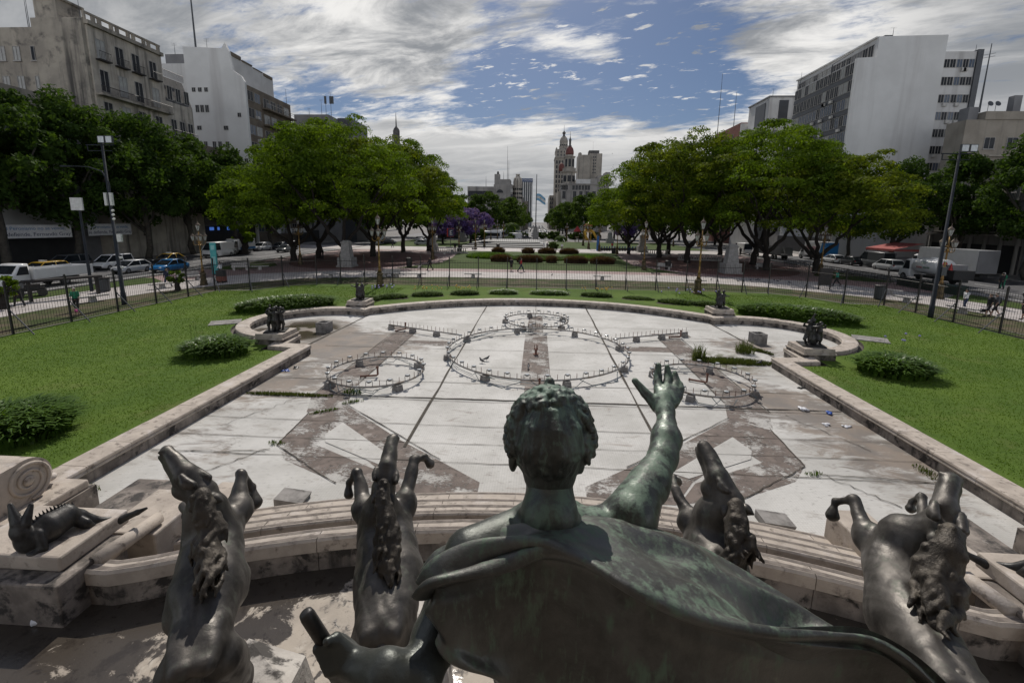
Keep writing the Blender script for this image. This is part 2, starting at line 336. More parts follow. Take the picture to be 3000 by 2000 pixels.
c = mixc(nt, mth(nt, 'MULTIPLY', dm, .8), c, mixc(nt, mr(nt, noise(nt, v, .8, 5), .4, .6), (.16, .115, .08), (.10, .078, .062)))
fine = mr(nt, noise(nt, vmul(nt, v, (1.4, 2.6, 1)), 4.0, 8, .75), .57, .66, 0, .8)
c = mixc(nt, fine, c, (.13, .115, .105))
green = mth(nt, 'MULTIPLY', dmask(9.6, 22.6, .5, 2.3), mr(nt, noise(nt, v, 2.5, 6, .7), .44, .55))
c = mixc(nt, green, c, (.07, .075, .02))
wet = mth(nt, 'MULTIPLY', dmask(-15.0, 26.4, 1.5, 4.0), mr(nt, noise(nt, v, .5, 4, .5), .36, .5))
c = mixc(nt, mth(nt, 'MULTIPLY', wet, .85), c, (.055, .045, .028))
ro = mr(nt, wet, .2, .9, .75, .09)
b = N(nt, 'ShaderNodeBsdfPrincipled', None, None, Base_Color=c, Roughness=ro)
nt.links.new(b.outputs[0], N(nt, 'ShaderNodeOutputMaterial').inputs[0])
inn = offset(POOL, .1)
struct('basin_floor', M().sheet([(-11.7, 5.5)]+inn+[(11.7, 5.5)], 0.0), mpf)
m_strip = sm('bare_screed', (.175, .14, .12), (.12, .096, .083), 2.5, .85, 0, .4, 40, spot=[((.30, .265, .24), 1.6, .52, .66), ((.06, .05, .043), 5, .56, .70)])
nt = m_strip.node_tree; v = N(nt, 'ShaderNodeTexCoord').outputs['Object']; o_ = [n for n in nt.nodes if n.type == 'OUTPUT_MATERIAL'][0]; bs_ = [n for n in nt.nodes if n.type == 'BSDF_PRINCIPLED'][0]
wear = mth(nt, 'MULTIPLY', mr(nt, mth(nt, 'MULTIPLY_ADD', noise(nt, vmul(nt, v, (1.3, 2.2, 1)), 5.5, 8, .75), .45, mth(nt, 'MULTIPLY', noise(nt, v, .8, 4), .6)), .50, .60), .9)
nt.links.new(N(nt, 'ShaderNodeMixShader', None, {0: wear, 1: bs_.outputs[0], 2: N(nt, 'ShaderNodeBsdfTransparent').outputs[0]}).outputs[0], o_.inputs[0])
m_joint = sm('joint_dirt', (.045, .038, .03), (.08, .07, .055), 3, .95)
st = M(); z = .004
st.sheet([(-.62, 18.3), (.72, 18.3), (.72, 27.2), (-.62, 27.2)], z)
st.sheet([(-.4, 14.0), (.45, 14.0), (.45, 18.2), (-.4, 18.2)], z); st.sheet([(-.5, 27.6), (.5, 27.6), (.5, 32.5), (-.5, 32.5)], z)
for s in (-1, 1):
    Q = lambda *p: [(s*a, b) for a, b in p]
    st.sheet(Q((-8.75, 26.9), (-7.45, 27.0), (-7.45, 17.0), (-7.0, 15.6), (-8.2, 14.8), (-8.75, 16.2)), z)          # long strip under the small ring
    st.sheet(Q((-8.1, 14.75), (-7.05, 15.55), (-4.3, 13.1), (-2.7, 11.9), (-1.4, 10.9), (-1.4, 10.3), (-3.6, 10.3), (-4.35, 11.35)), z+.004)  # towards the steps
    st.sheet(Q((-8.1, 14.7), (-6.95, 14.0), (-6.6, 13.0), (-6.75, 12.55), (-4.4, 11.3), (-3.7, 10.35), (-5.2, 10.6), (-7.2, 11.6), (-7.95, 12.5)), z+.002)
    st.sheet(Q((-8.7, 24.9), (-4.8, 24.9), (-4.8, 23.9), (-8.7, 23.9)), z+.002)
    st.sheet(Q((-9.6, 27.3), (-7.3, 27.6), (-7.3, 28.0), (-9.6, 28.3)), z)
struct('bare_screed', st, m_strip)
wp = M()
for s in (-1, 1): wp.sheet([(s*-6.55, 14.1), (s*-5.3, 13.0), (s*-3.9, 11.75), (s*-4.3, 11.5), (s*-6.5, 12.7), (s*-6.75, 13.2)], .018)
struct('basin_panel', wp, mpf)
jt = M()
def joint(a, b, w=.035, z=.024, wob=.02, n=14):
    a = Vector(a); b = Vector(b); d = (b-a); nrm = Vector((-d.y, d.x)).normalized(); L = []; Rr = []
    for i in range(n+1):
        p = a+d*i/n; q = nrm*(random.uniform(-wob, wob)); ww = w*random.uniform(.5, 1.5)
        L.append((*(p+q+nrm*ww/2), z)); Rr.append((*(p+q-nrm*ww/2), z))
    jt.add(L+Rr, [(i, i+1, n+2+i, n+1+i) for i in range(n)])
for s in (-1, 1):
    joint((s*3.95, 12.6), (s*4.05, 36.1), .075)
    joint((s*12.6, 23), (s*12.2, 31.5), .08)
joint((0, 28), (0, 36.6), .03)
for y, w in ((33.6, .03), (29.3, .025), (26.3, .04), (25.9, .02), (23.3, .03), (20.4, .02), (18.2, .03), (16.45, .07), (16.25, .03), (14.2, .02), (12.9, .02), (11.85, .025)):
    X = 12 if y < 31 else 10.5
    joint((-min(X, 11.55), y), (min(X, 11.55), y+random.uniform(-.1, .1)), w, .022, .03, 40)
for s in (-1, 1):
    joint((s*8.8, 16.2), (s*8.8, 27), .03); joint((s*7.45, 17), (s*7.45, 27), .03)
    joint((s*8.1, 14.8), (s*7.9, 12.4), .03); joint((s*7.9, 12.4), (s*5.2, 10.55), .03); joint((s*7.05, 15.6), (s*2.7, 11.95), .03)
    joint((s*11.4, 11.8), (s*8, 12.0), .03, wob=.06); joint((s*8, 12.2), (s*9.2, 10.6), .03, wob=.08); joint((s*9.2, 16), (s*10.5, 13.5), .02, wob=.1)
struct('expansion_joint', jt, m_joint)
# basin wall with coping blocks
wall = thing('basin_wall', 'low pale stone basin wall with moulded coping round the dry fountain', 'wall', (0, 0, 0))
prof_w = [(0, -.02), (0, .29), (.68, .29), (.72, -.02)]
prof_c = [(.0, .28), (-.035, .30), (-.05, .34), (-.035, .375), (-.02, .385), (-.035, .40), (-.05, .44), (-.035, .485), (.0, .50), (.64, .505), (.69, .49), (.70, .44), (.70, .28)]
def sweep(mb, path, prof, cap=True):
    ofs = [offset(path, o) for o, z in prof]; k = len(prof); n = len(path); vs = []
    for i in range(n):
        for j, (o, z) in enumerate(prof): vs.append((*ofs[j][i], z))
    fs = [(i*k+j, i*k+(j+1) % k, (i+1)*k+(j+1) % k, (i+1)*k+j) for i in range(n-1) for j in range(k)]
    if cap: fs += [tuple(range(k)), tuple(range((n-1)*k, n*k))]
    mb.add(vs, fs)
def resample(path, step):
    out = [Vector(path[0])]; acc = []
    for a, b in zip(path[:-1], path[1:]):
        a = Vector(a); b = Vector(b); n = max(1, round((b-a).length/step)); out += [a+(b-a)*(i+1)/n for i in range(n)]
    return [tuple(p) for p in out]
wm = M(); sweep(wm, POOL, prof_w); mk('wall_face', wm, m_stoned, wall)
cm = M(); rp = resample(POOL, 1.25)
for seg in (POOL,):
    full = rp; ofs_all = {}
    ofp = [offset(full, o) for o, z in prof_c]; k = len(prof_c)
    for i in range(len(full)-1):
        vs = []; a = .006
        L = (Vector(full[i+1])-Vector(full[i])).length; e = min(.3, a/L); lift = random.uniform(-.004, .004)
        for t in (e, 1-e):
            for j, (o, z) in enumerate(prof_c):
                p = Vector(ofp[j][i]).lerp(Vector(ofp[j][i+1]), t); vs.append((p.x, p.y, z+lift))
        cm.add(vs, [(j, (j+1) % k, k+(j+1) % k, k+j) for j in range(k)]+[tuple(range(k)), tuple(range(k, 2*k))])
mk('coping', cm, m_stone, wall)
# ------------------------------------------------------------- cascade steps and upper basin
def ycurve(y0, Rr, xm):
    return lambda x: y0-min(abs(x), xm)**2/(2*Rr)
c_in1, c_out1 = ycurve(6.95, 14.5, 6.3), ycurve(7.30, 14, 6.3)
c_in2, c_out2 = ycurve(8.25, 16.5, 6.8), ycurve(8.60, 17, 6.8)
c_s1, c_s2 = ycurve(9.30, 18, 7.0), ycurve(10.05, 18.5, 7.2)
XS = [-11.6+23.2*i/58 for i in range(59)]
def arcblock(mb, ci, co, z0, z1, xs=XS, bev=.05, gap=True, n=4):
    k = 0
    while k < len(xs)-1:
        g = xs[k:min(k+n, len(xs)-1)+1]; k += n
        e = .006 if gap else 0
        g = list(g); g[0] += e; g[-1] -= e
        vs = []
        for x in g: vs += [(x, ci(x), z0), (x, ci(x), z1-bev), (x, ci(x)+bev, z1), (x, co(x)-bev, z1), (x, co(x), z1-bev), (x, co(x), z0)]
        fs = [(i*6+j, i*6+(j+1) % 6, i*6+6+(j+1) % 6, i*6+6+j) for i in range(len(g)-1) for j in range(6)]+[tuple(range(6)), tuple(range((len(g)-1)*6, len(g)*6))]
        mb.add(vs, fs)
m_wet = sm('wet_stone_floor', (.40, .345, .28), (.29, .25, .205), 1.1, .6, 0, .22, 22, spot=[((.46, .41, .345), 3.2, .54, .70), ((.07, .06, .05), 6.5, .56, .66), ((.10, .085, .07), 2.2, .56, .66)])
nt = m_wet.node_tree; v = N(nt, 'ShaderNodeTexCoord').outputs['Object']; bs_ = [n for n in nt.nodes if n.type == 'BSDF_PRINCIPLED'][0]; c0 = bs_.inputs['Base Color'].links[0].from_socket
sp = N(nt, 'ShaderNodeSeparateXYZ', None, {0: v})
wet = mr(nt, mth(nt, 'ADD', mth(nt, 'MULTIPLY_ADD', noise(nt, vmul(nt, v, (1, 1.2, 1)), 1.5, 8, .68, .5), 1.0, mr(nt, sp.outputs[0], -2.4, -5.0, 0, .17)), mr(nt, mth(nt, 'SUBTRACT', sp.outputs[1], mth(nt, 'MULTIPLY', mth(nt, 'MULTIPLY', sp.outputs[0], sp.outputs[0]), -.035)), 6.1, 6.9, 0, .22)), .57, .63)
nt.links.new(mixc(nt, mth(nt, 'MULTIPLY', wet, .92), c0, (.032, .026, .021)), bs_.inputs['Base Color']); nt.links.new(mr(nt, wet, .2, .9, .65, .16), bs_.inputs['Roughness'])
struct('upper_basin_floor', M().sheet([(-14.5, -6), (14.5, -6), (14.5, 7.4)]+[(x, c_out1(x)-.1) for x in XS[::-1]]+[(-14.5, 7.4)], 1.0), m_wet)
rim = thing('cascade_rim', 'curved inner travertine rim nearest the horses, stained black along its foot', 'stone rim', (0, 0, 0))
mb = M(); arcblock(mb, lambda x: c_in1(x)+.03, lambda x: c_out1(x)-.04, .3, 1.42); mk('rim_face', mb, m_stoned, rim)
mb = M(); arcblock(mb, c_in1, c_out1, 1.36, 1.6, bev=.04); mk('rim_coping', mb, m_stone, rim)
rim2 = thing('cascade_rim', 'second curved travertine rim with two thin steps down to the dry floor', 'stone rim', (0, 0, 0))
mb = M(); arcblock(mb, c_in2, c_out2, .3, 1.0, bev=.03); mk('rim_coping', mb, m_stone, rim2)
mb = M(); arcblock(mb, lambda x: c_out2(x)-.02, c_s1, 0, .66, bev=.03); mk('step', mb, m_stone, rim2)
mb = M(); arcblock(mb, lambda x: c_s1(x)-.02, c_s2, 0, .33, bev=.03); mk('step', mb, m_stone, rim2)
dl = M()
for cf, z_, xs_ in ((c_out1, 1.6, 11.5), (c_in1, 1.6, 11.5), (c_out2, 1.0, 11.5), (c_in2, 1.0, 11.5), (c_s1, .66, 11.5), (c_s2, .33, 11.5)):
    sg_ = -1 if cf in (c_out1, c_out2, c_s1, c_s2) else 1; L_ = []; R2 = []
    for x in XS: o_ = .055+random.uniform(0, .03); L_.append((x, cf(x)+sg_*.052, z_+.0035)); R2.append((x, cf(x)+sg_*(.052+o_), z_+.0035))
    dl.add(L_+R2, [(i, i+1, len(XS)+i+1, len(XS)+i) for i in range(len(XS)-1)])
struct('edge_shade', dl, sm('edge_shade', (.13, .11, .095), (.22, .19, .165), 6, .9))  # dark strips paint a shadow line along each rim and tread edge
struct('trough_floor', M().sheet([(x, c_out1(x)-.1) for x in XS]+[(x, c_in2(x)+.1) for x in XS[::-1]], .55), m_stoned)
# ------------------------------------------------------------- sculpture: blended distance fields turned into one continuous surface
def rcone(a, b, ra, rb, *k): return ('c', np.array(a, float), np.array(b, float), ra, rb, *k)
def elli(c, r, rot=None): return ('e', np.array(c, float), np.array(r, float), np.array(rot, float) if rot is not None else np.eye(3))
def sdf_mesh(prims, res, k=.03, carve=()):
    lo = np.min([np.minimum(p[1]-max(np.atleast_1d(p[3 if p[0] == 'c' else 2])), (p[2]-p[4] if p[0] == 'c' else p[1]-max(p[2]))) for p in prims], 0)-3*res-k
    hi = np.max([np.maximum(p[1]+max(np.atleast_1d(p[3 if p[0] == 'c' else 2])), (p[2]+p[4] if p[0] == 'c' else p[1]+max(p[2]))) for p in prims], 0)+3*res+k
    n = np.ceil((hi-lo)/res).astype(int)+1
    F = np.full(n, 1.0, np.float32); ax = [lo[i]+res*np.arange(n[i]) for i in range(3)]
    def block(p, mg):
        if p[0] == 'c': l = np.minimum(p[1]-p[3], p[2]-p[4])-mg; h = np.maximum(p[1]+p[3], p[2]+p[4])+mg
        else: l = p[1]-max(p[2])-mg; h = p[1]+max(p[2])+mg
        i0 = np.clip(((l-lo)/res).astype(int), 0, n-1); i1 = np.clip(np.ceil((h-lo)/res).astype(int)+1, 1, n)
        sl = tuple(slice(a, b) for a, b in zip(i0, i1))
        X = ax[0][sl[0]][:, None, None]; Y = ax[1][sl[1]][None, :, None]; Z = ax[2][sl[2]][None, None, :]
        if p[0] == 'c':
            a, b = p[1], p[2]; ab = b-a; L2 = max(1e-9, ab @ ab)
            t = np.clip(((X-a[0])*ab[0]+(Y-a[1])*ab[1]+(Z-a[2])*ab[2])/L2, 0, 1)
            d = np.sqrt((X-a[0]-t*ab[0])**2+(Y-a[1]-t*ab[1])**2+(Z-a[2]-t*ab[2])**2)-(p[3]+t*(p[4]-p[3]))
        else:
            R3 = p[3]; q = [R3[0, i]*(X-p[1][0])+R3[1, i]*(Y-p[1][1])+R3[2, i]*(Z-p[1][2]) for i in range(3)]
            k0 = np.sqrt(sum((q[i]/p[2][i])**2 for i in range(3)))+1e-6; k1 = np.sqrt(sum((q[i]/p[2][i]**2)**2 for i in range(3)))+1e-6
            d = k0*(k0-1)/k1
        return sl, d.astype(np.float32)
    for p in prims:
        kk = p[5] if p[0] == 'c' and len(p) > 5 else k
        sl, d = block(p, k*1.5+2*res); f = F[sl]; h = np.clip(.5+.5*(f-d)/kk, 0, 1); F[sl] = f*(1-h)+d*h-kk*h*(1-h)
    for p in carve:
        sl, d = block(p, k+2*res); f = F[sl]; kk = k*.5; h = np.clip(.5-.5*(f+d)/kk, 0, 1); F[sl] = f*(1-h)-d*h+kk*h*(1-h)
    s = F < 0
    c = [(i, j, l) for i in (0, 1) for j in (0, 1) for l in (0, 1)]
    sub = lambda A, o: A[o[0]:n[0]-1+o[0], o[1]:n[1]-1+o[1], o[2]:n[2]-1+o[2]]
    cnt = sum(sub(s, o).astype(np.int8) for o in c); act = np.argwhere((cnt > 0) & (cnt < 8))
    idx = np.full(n-1, -1, np.int64); idx[tuple(act.T)] = np.arange(len(act))
    V = np.zeros((len(act), 3)); W_ = np.zeros((len(act), 1))
    for a in c:
        for d in range(3):
            if a[d]: continue
            b = list(a); b[d] = 1
            fa = F[tuple((act+a).T)].astype(float); fb = F[tuple((act+b).T)].astype(float); m_ = (fa < 0) != (fb < 0)
            t = np.where(m_, fa/np.where(m_, fa-fb, 1), 0); pt = np.tile(np.array(a, float), (len(act), 1)); pt[:, d] = t
            V += np.where(m_[:, None], pt, 0); W_ += m_[:, None]
    V = (act+V/W_)*res+lo; Q = []
    for d in range(3):
        e, g = [(1, 2), (2, 0), (0, 1)][d]
        A = np.take(s, range(0, n[d]-1), d); B = np.take(s, range(1, n[d]), d); cr = np.argwhere(A != B); inside = A[tuple(cr.T)]
        ok = (cr[:, e] > 0) & (cr[:, g] > 0) & (cr[:, e] < n[e]-1) & (cr[:, g] < n[g]-1); cr = cr[ok]; inside = inside[ok]
        def at(de, dg): q = cr.copy(); q[:, e] += de; q[:, g] += dg; return idx[tuple(q.T)]
        q = np.stack([at(-1, -1), at(0, -1), at(0, 0), at(-1, 0)], 1); q[~inside] = q[~inside][:, ::-1]; Q.append(q)
    return V, np.concatenate(Q)
def sculpt(name, prims, res, mat, parent, k=.03, carve=(), off=None, rough=0.0, rs_=5.0):
    V, Q = sdf_mesh(prims, res, k, carve)
    if off is not None: V = V-np.array(off)
    o = npmesh(name, V, Q, mat, parent, True)
    if rough:                               # hand-modelled unevenness of the casting
        me = o.data; nn = np.zeros(len(V)*3, np.float32); me.vertices.foreach_get('normal', nn); nn = nn.reshape(-1, 3); rg = np.random.default_rng(9); f = np.zeros(len(V))
        for i in range(26):
            kk = rg.normal(0, 1, 3)*rs_*(1.0+i*.22)*np.array([1, 1, .75]); f += np.sin(V @ kk+rg.uniform(0, 6.28)+1.3*np.sin(V @ (kk[[1, 2, 0]]*.6)))/(1+i*.30)
        me.vertices.foreach_set('co', np.ascontiguousarray(V+nn*(f*rough)[:, None], dtype=np.float32).ravel()); me.update()
    return o
def bronze(name, base, green, glo, ghi, gs=6.0, rough=.38, pale=(.16, .15, .14), xlim=None, strands=0.0):
    m = bpy.data.materials.new(name); m.use_nodes = True; nt = m.node_tree; nt.nodes.clear()
    v = N(nt, 'ShaderNodeTexCoord').outputs['Object']
    c = mixc(nt, mr(nt, noise(nt, v, 3.5, 6, .65, .4), .35, .68), base, tuple(x*.45 for x in base))
    up = N(nt, 'ShaderNodeSeparateXYZ', None, {0: N(nt, 'ShaderNodeNewGeometry').outputs['Normal']}).outputs[2]
    st = noise(nt, vmul(nt, v, (1, 1, .22)), gs*2.2, 7, .72, .3)
    g = mr(nt, mth(nt, 'ADD', mth(nt, 'MULTIPLY_ADD', st, .6, mth(nt, 'MULTIPLY', noise(nt, v, gs*.5, 5, .6), .4)), mth(nt, 'MULTIPLY', up, .05)), glo, ghi)
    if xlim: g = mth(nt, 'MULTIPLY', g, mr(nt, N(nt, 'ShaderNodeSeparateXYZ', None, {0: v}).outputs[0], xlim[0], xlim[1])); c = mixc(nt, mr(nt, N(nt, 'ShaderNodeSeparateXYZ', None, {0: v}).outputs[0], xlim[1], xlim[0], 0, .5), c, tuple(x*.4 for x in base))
    c = mixc(nt, g, c, green)
    c = mixc(nt, mr(nt, noise(nt, v, 9, 8, .75, .5), .60, .74, 0, .6), c, pale)
    b = N(nt, 'ShaderNodeBsdfPrincipled', None, None, Base_Color=c, Roughness=mth(nt, 'MULTIPLY_ADD', g, .28, mr(nt, noise(nt, v, 5, 4), .3, .7, rough-.08, rough+.12)), Metallic=mth(nt, 'MULTIPLY_ADD', g, -.4, .55))
    nt.links.new(N(nt, 'ShaderNodeBump', None, None, Strength=.35+strands*.5, Distance=.008, Height=mth(nt, 'MULTIPLY_ADD', noise(nt, vmul(nt, v, (1, 1, .16)), 75, 3, .6, .6), strands, noise(nt, v, 30, 6, .7))).outputs[0], b.inputs['Normal'])
    nt.links.new(b.outputs[0], N(nt, 'ShaderNodeOutputMaterial').inputs[0]); return m
m_bz = bronze('bronze', (.105, .096, .086), (.115, .13, .10), .55, .74, 8, rough=.46)
m_bzd = bronze('dark_bronze', (.055, .053, .051), (.08, .085, .075), .62, .85, rough=.46)
m_bzm = bronze('mane_bronze', (.075, .064, .052), (.12, .10, .07), .55, .78, 12, .5, (.2, .19, .17), None, .8)
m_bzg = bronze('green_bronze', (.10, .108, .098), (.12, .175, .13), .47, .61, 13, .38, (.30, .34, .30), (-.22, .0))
m_bzh = bronze('hair_bronze', (.085, .09, .083), (.125, .185, .145), .48, .62, 16, .36, (.34, .38, .34), None, .45)
m_bzc = bronze('cloak_bronze', (.125, .125, .116), (.115, .165, .12), .51, .66, 15, .40, (.22, .24, .20))
def coff(px, py): return float(ray(px, py).normalized().dot(_f))     # foreshortening of the wide lens
def horse(label, J, mane, res=.016):
    """J: name -> (px, py, distance, radius in metres)"""
    p = {k: np.array(P(*v[:3])) for k, v in J.items()}; r = {k: v[3]*coff(*v[:2])**1.35 for k, v in J.items()}
    L = lambda a, b, ra=None, rb=None: rcone(p[a], p[b], ra or r[a], rb or r[b])
    base = p['hips'].copy(); base[2] = 1.0
    t = thing('horse_statue', label, 'horse statue', tuple(base), 0, 'rearing bronze horses of the monument')
    T = lambda a_, b_, ra, rb, k_=.022: rcone(p[a_], p[b_], ra, rb, k_)
    pr = [L('hips', 'barrel', r['hips']*1.02, r['barrel']*1.06), L('barrel', 'base', r['barrel']*1.06, r['base']*1.25), L('base', 'neck', r['base']*1.2, r['neck']*1.25), L('neck', 'poll', r['neck']*1.2, r['poll']*1.05),
          T('poll', 'face', r['poll']*1.1, r['face']*1.1, .03), T('face', 'nose', r['face']*1.02, r['nose']*1.12), T('jaw', 'face', r['jaw']*1.15, r['face']*.85, .03), T('poll', 'jaw', r['poll'], r['jaw']*1.15, .03)]
    hx = np.array(_r2); cr = np.array(_u2)
    dirb = (p['barrel']-p['hips']); dirb /= np.linalg.norm(dirb); side = np.cross(dirb, [0, 0, 1.]); side /= np.linalg.norm(side)
    up_ = np.cross(side, dirb)
    for s in (-1, 1):       # haunches, shoulder blades, ribs
        pr.append(elli(p['hips']+side*s*r['hips']*.40-up_*.02-dirb*.02, (r['hips']*.44, r['hips']*.72, r['hips']*.64)))
        pr.append(elli(p['barrel']+side*s*r['barrel']*.42-up_*.08, (r['barrel']*.62, r['barrel']*1.1, r['barrel']*.82)))
    for q in ('shl', 'shr'):
        if q in p: pr.append(L('base', q, r['base']*.9, r[q]*1.1)); pr.append(elli(p[q], (r[q]*1.15,)*3))
    for sd in ('l', 'r'):
        if 'kn'+sd in p: pr += [rcone(p['sh'+sd], p['kn'+sd], r['sh'+sd]*.75, r['kn'+sd]*.85, .03), rcone(p['kn'+sd], p['kn'+sd]*.93+p['fe'+sd]*.07, r['kn'+sd]*.92, r['kn'+sd]*.9, .02), rcone(p['kn'+sd], p['fe'+sd], r['kn'+sd]*.68, r['fe'+sd]*.9, .02), rcone(p['fe'+sd], p['fe'+sd], r['fe'+sd]*1.15, r['fe'+sd]*1.15, .02), rcone(p['fe'+sd]*.7+p['ho'+sd]*.3, p['ho'+sd], r['fe'+sd]*1.0, r['ho'+sd], .012)]
    # nostrils, eyes and brow
    fw = p['nose']-p['poll']; fw /= np.linalg.norm(fw); sd_ = np.cross(fw, p['jaw']-p['poll']); sd_ /= np.linalg.norm(sd_)
    jd = p['jaw']-p['poll']; jd -= fw*(jd @ fw); jd /= np.linalg.norm(jd)
    for s in (-1, 1):
        e_ = p['eye']+sd_*s*r['eye']*.92; pr += [rcone(e_, e_-fw*.03, .036, .03, .012), rcone(e_+fw*.05-jd*.01, e_-fw*.06-jd*.035, .024, .026, .015), rcone(p['nose']+sd_*s*.03, p['nose']+sd_*s*.05+fw*.035, .03, .026, .012), rcone(p['face']+sd_*s*r['face']*.62+jd*.02, p['nose']+sd_*s*.035-fw*.06, .035, .022, .02)]
    pr += [rcone(p['nose']+fw*.015+jd*.06, p['face']+jd*.08, .034, .05, .012), rcone(p['nose'], p['nose']+fw*.02, r['nose']*1.0, r['nose']*.9, .02)]; nc_ = [rcone(p['nose']+fw*.045+jd*.042+sd_*.075, p['nose']+fw*.045+jd*.042-sd_*.075, .009, .009)]+[rcone(p['nose']+sd_*s*.055+fw*.05, p['nose']+sd_*s*.06+fw*.09, .013, .016) for s in (-1, 1)]
    for e in ('earl', 'earr'):
        if e in p: b_ = p['poll']+(p[e]-p['poll'])*.35; pr += [rcone(b_, b_+(p[e]-b_)*.5, .028, .044, .012), rcone(b_+(p[e]-b_)*.5, p[e], .044, .008, .012)]
    # hind legs and tail
    for s in (-1, 1):
        h = p['hips']+side*s*.11+np.array([0, 0, -.10]); k1 = h+dirb*.42*np.array([1, 1, 0])+np.array([0, 0, -.62]); k2 = k1+np.array([0, -.38, -.52]); k3 = k2+np.array([0, .12, -.5]); k4 = k3+np.array([0, .1, -.22])
        k4[2] = max(k4[2], 1.3); pr += [rcone(h, k1, .15, .12), rcone(k1, k2, .13, .075), rcone(k2, k3, .065, .05), rcone(k3, k4, .055, .085)]
    carve = [rcone(p['hips']-dirb*.1+up_*r['hips']*1.1, p['barrel']+up_*r['barrel']*1.12, .03, .032)]+nc_
    pr += [rcone(p['hips']+side*s*r['hips']*.62+dirb*.10+up_*r['hips']*.48, p['hips']+side*s*r['hips']*.42-dirb*.16+up_*r['hips']*.50, .05, .07, .06) for s in (-1, 1)]+[rcone(p['neck']+side*s*r['neck']*.85, p['base']+side*s*r['base']*.9-dirb*.1, .05, .07, .03) for s in (-1, 1)]
    sculpt('body', pr, res, m_bz, t, .038, carve, base, .0042, 6.5)
    tl = p['hips']-dirb*r['hips']*1.0+up_*.02
    sculpt('tail', [rcone(p['hips']-dirb*.10+up_*.11, tl, .045, .045), rcone(tl, tl-dirb*.10+np.array([0, -.05, -.4]), .05, .08), rcone(tl-dirb*.10+np.array([0, -.05, -.4]), tl+np.array([.03, -.12, -1.0]), .08, .04)], .025, m_bz, t, .05, (), base)
    mp = []
    pts = [np.array(P(*q[:3])) for q in mane]; rg = np.random.default_rng(len(label))
    for (a, b, qa, qb) in zip(pts[:-1], pts[1:], mane[:-1], mane[1:]):
        mp.append(rcone(a, b, qa[3]*.8, qb[3]*.8)); ax = (b-a)/np.linalg.norm(b-a)
        for i in range(16):
            w = rg.normal(0, 1, 3); w -= ax*(w @ ax); w /= np.linalg.norm(w); c_ = a+(b-a)*rg.uniform(-.1, .9)+w*qa[3]*.72; tw = np.cross(ax, w); r0 = qa[3]*rg.uniform(.2, .34); ph_ = rg.uniform(0, 6)
            ch = [c_+ax*t_*.055+tw*.022*math.sin(ph_+t_*1.5)+w*.012*math.cos(ph_+t_*1.9) for t_ in range(4)]
            mp += [rcone(ch[t_], ch[t_+1], r0*(1-.22*t_), r0*(.78-.22*t_)) for t_ in range(3)]
    sculpt('mane', mp, .011, m_bzm, t, .01, (), base)
    return t, p
h1, hp1 = horse('bronze rearing horse at far left, its head flung up and to the left', dict(hips=(582, 1905, 4.35, .285), barrel=(612, 1725, 4.62, .345), base=(628, 1580, 4.88, .25), neck=(606, 1500, 4.78, .18), poll=(592, 1442, 4.62, .125), eye=(566, 1402, 4.55, .115), face=(545, 1388, 4.62, .105), nose=(490, 1326, 4.74, .072), jaw=(535, 1432, 4.72, .085),
    shr=(696, 1492, 5.0, .14), knr=(706, 1388, 5.1, .075), fer=(737, 1428, 5.2, .04), hor=(748, 1470, 5.2, .075), shl=(585, 1520, 5.25, .15), knl=(540, 1480, 5.6, .07), fel=(545, 1510, 5.75, .04), hol=(552, 1535, 5.75, .07), earr=(652, 1467, 4.5, 0), earl=(556, 1500, 4.55, 0)),
    [(592, 1450, 4.44, .075), (598, 1500, 4.42, .085), (622, 1545, 4.44, .095), (604, 1590, 4.42, .09), (622, 1640, 4.36, .095), (612, 1700, 4.3, .04)])
h2, hp2 = horse('bronze rearing horse seen squarely from behind with both bent forelegs showing', dict(hips=(1126, 1830, 4.55, .31), barrel=(1141, 1690, 4.85, .36), base=(1128, 1565, 5.1, .26), neck=(1118, 1500, 4.98, .17), poll=(1124, 1432, 4.82, .115), eye=(1130, 1392, 4.78, .125), face=(1136, 1370, 4.84, .105), nose=(1150, 1290, 4.98, .068), jaw=(1126, 1420, 5.0, .09),
    shl=(1070, 1492, 5.15, .135), knl=(1046, 1385, 5.3, .072), fel=(1024, 1412, 5.36, .042), hol=(1022, 1446, 5.36, .07), shr=(1184, 1476, 5.2, .135), knr=(1214, 1348, 5.35, .068), fer=(1243, 1338, 5.4, .04), hor=(1260, 1358, 5.42, .06), earl=(1085, 1474, 4.72, 0), earr=(1156, 1478, 4.72, 0)),
    [(1123, 1416, 4.66, .06), (1122, 1460, 4.62, .08), (1132, 1520, 4.6, .11), (1138, 1580, 4.58, .12), (1134, 1630, 4.54, .095), (1140, 1665, 4.52, .04)])
h3, hp3 = horse('bronze rearing horse half hidden behind the cloak of the standing figure', dict(hips=(2110, 1830, 4.6, .31), barrel=(2100, 1700, 4.9, .36), base=(2085, 1580, 5.1, .25), neck=(2095, 1515, 5.0, .2), poll=(2140, 1462, 4.84, .13), eye=(2125, 1428, 4.8, .115), face=(2108, 1398, 4.84, .105), nose=(2064, 1312, 5.0, .072), jaw=(2084, 1432, 4.92, .09),
    shl=(2026, 1525, 5.15, .14), knl=(1978, 1432, 5.3, .065), fel=(1974, 1400, 5.45, .04), hol=(1985, 1410, 5.6, .06), earr=(2212, 1508, 4.72, 0), earl=(2120, 1512, 4.74, 0)),
    [(2158, 1478, 4.66, .075), (2160, 1525, 4.64, .11), (2160, 1570, 4.62, .12), (2174, 1600, 4.6, .09), (2150, 1640, 4.58, .08)])
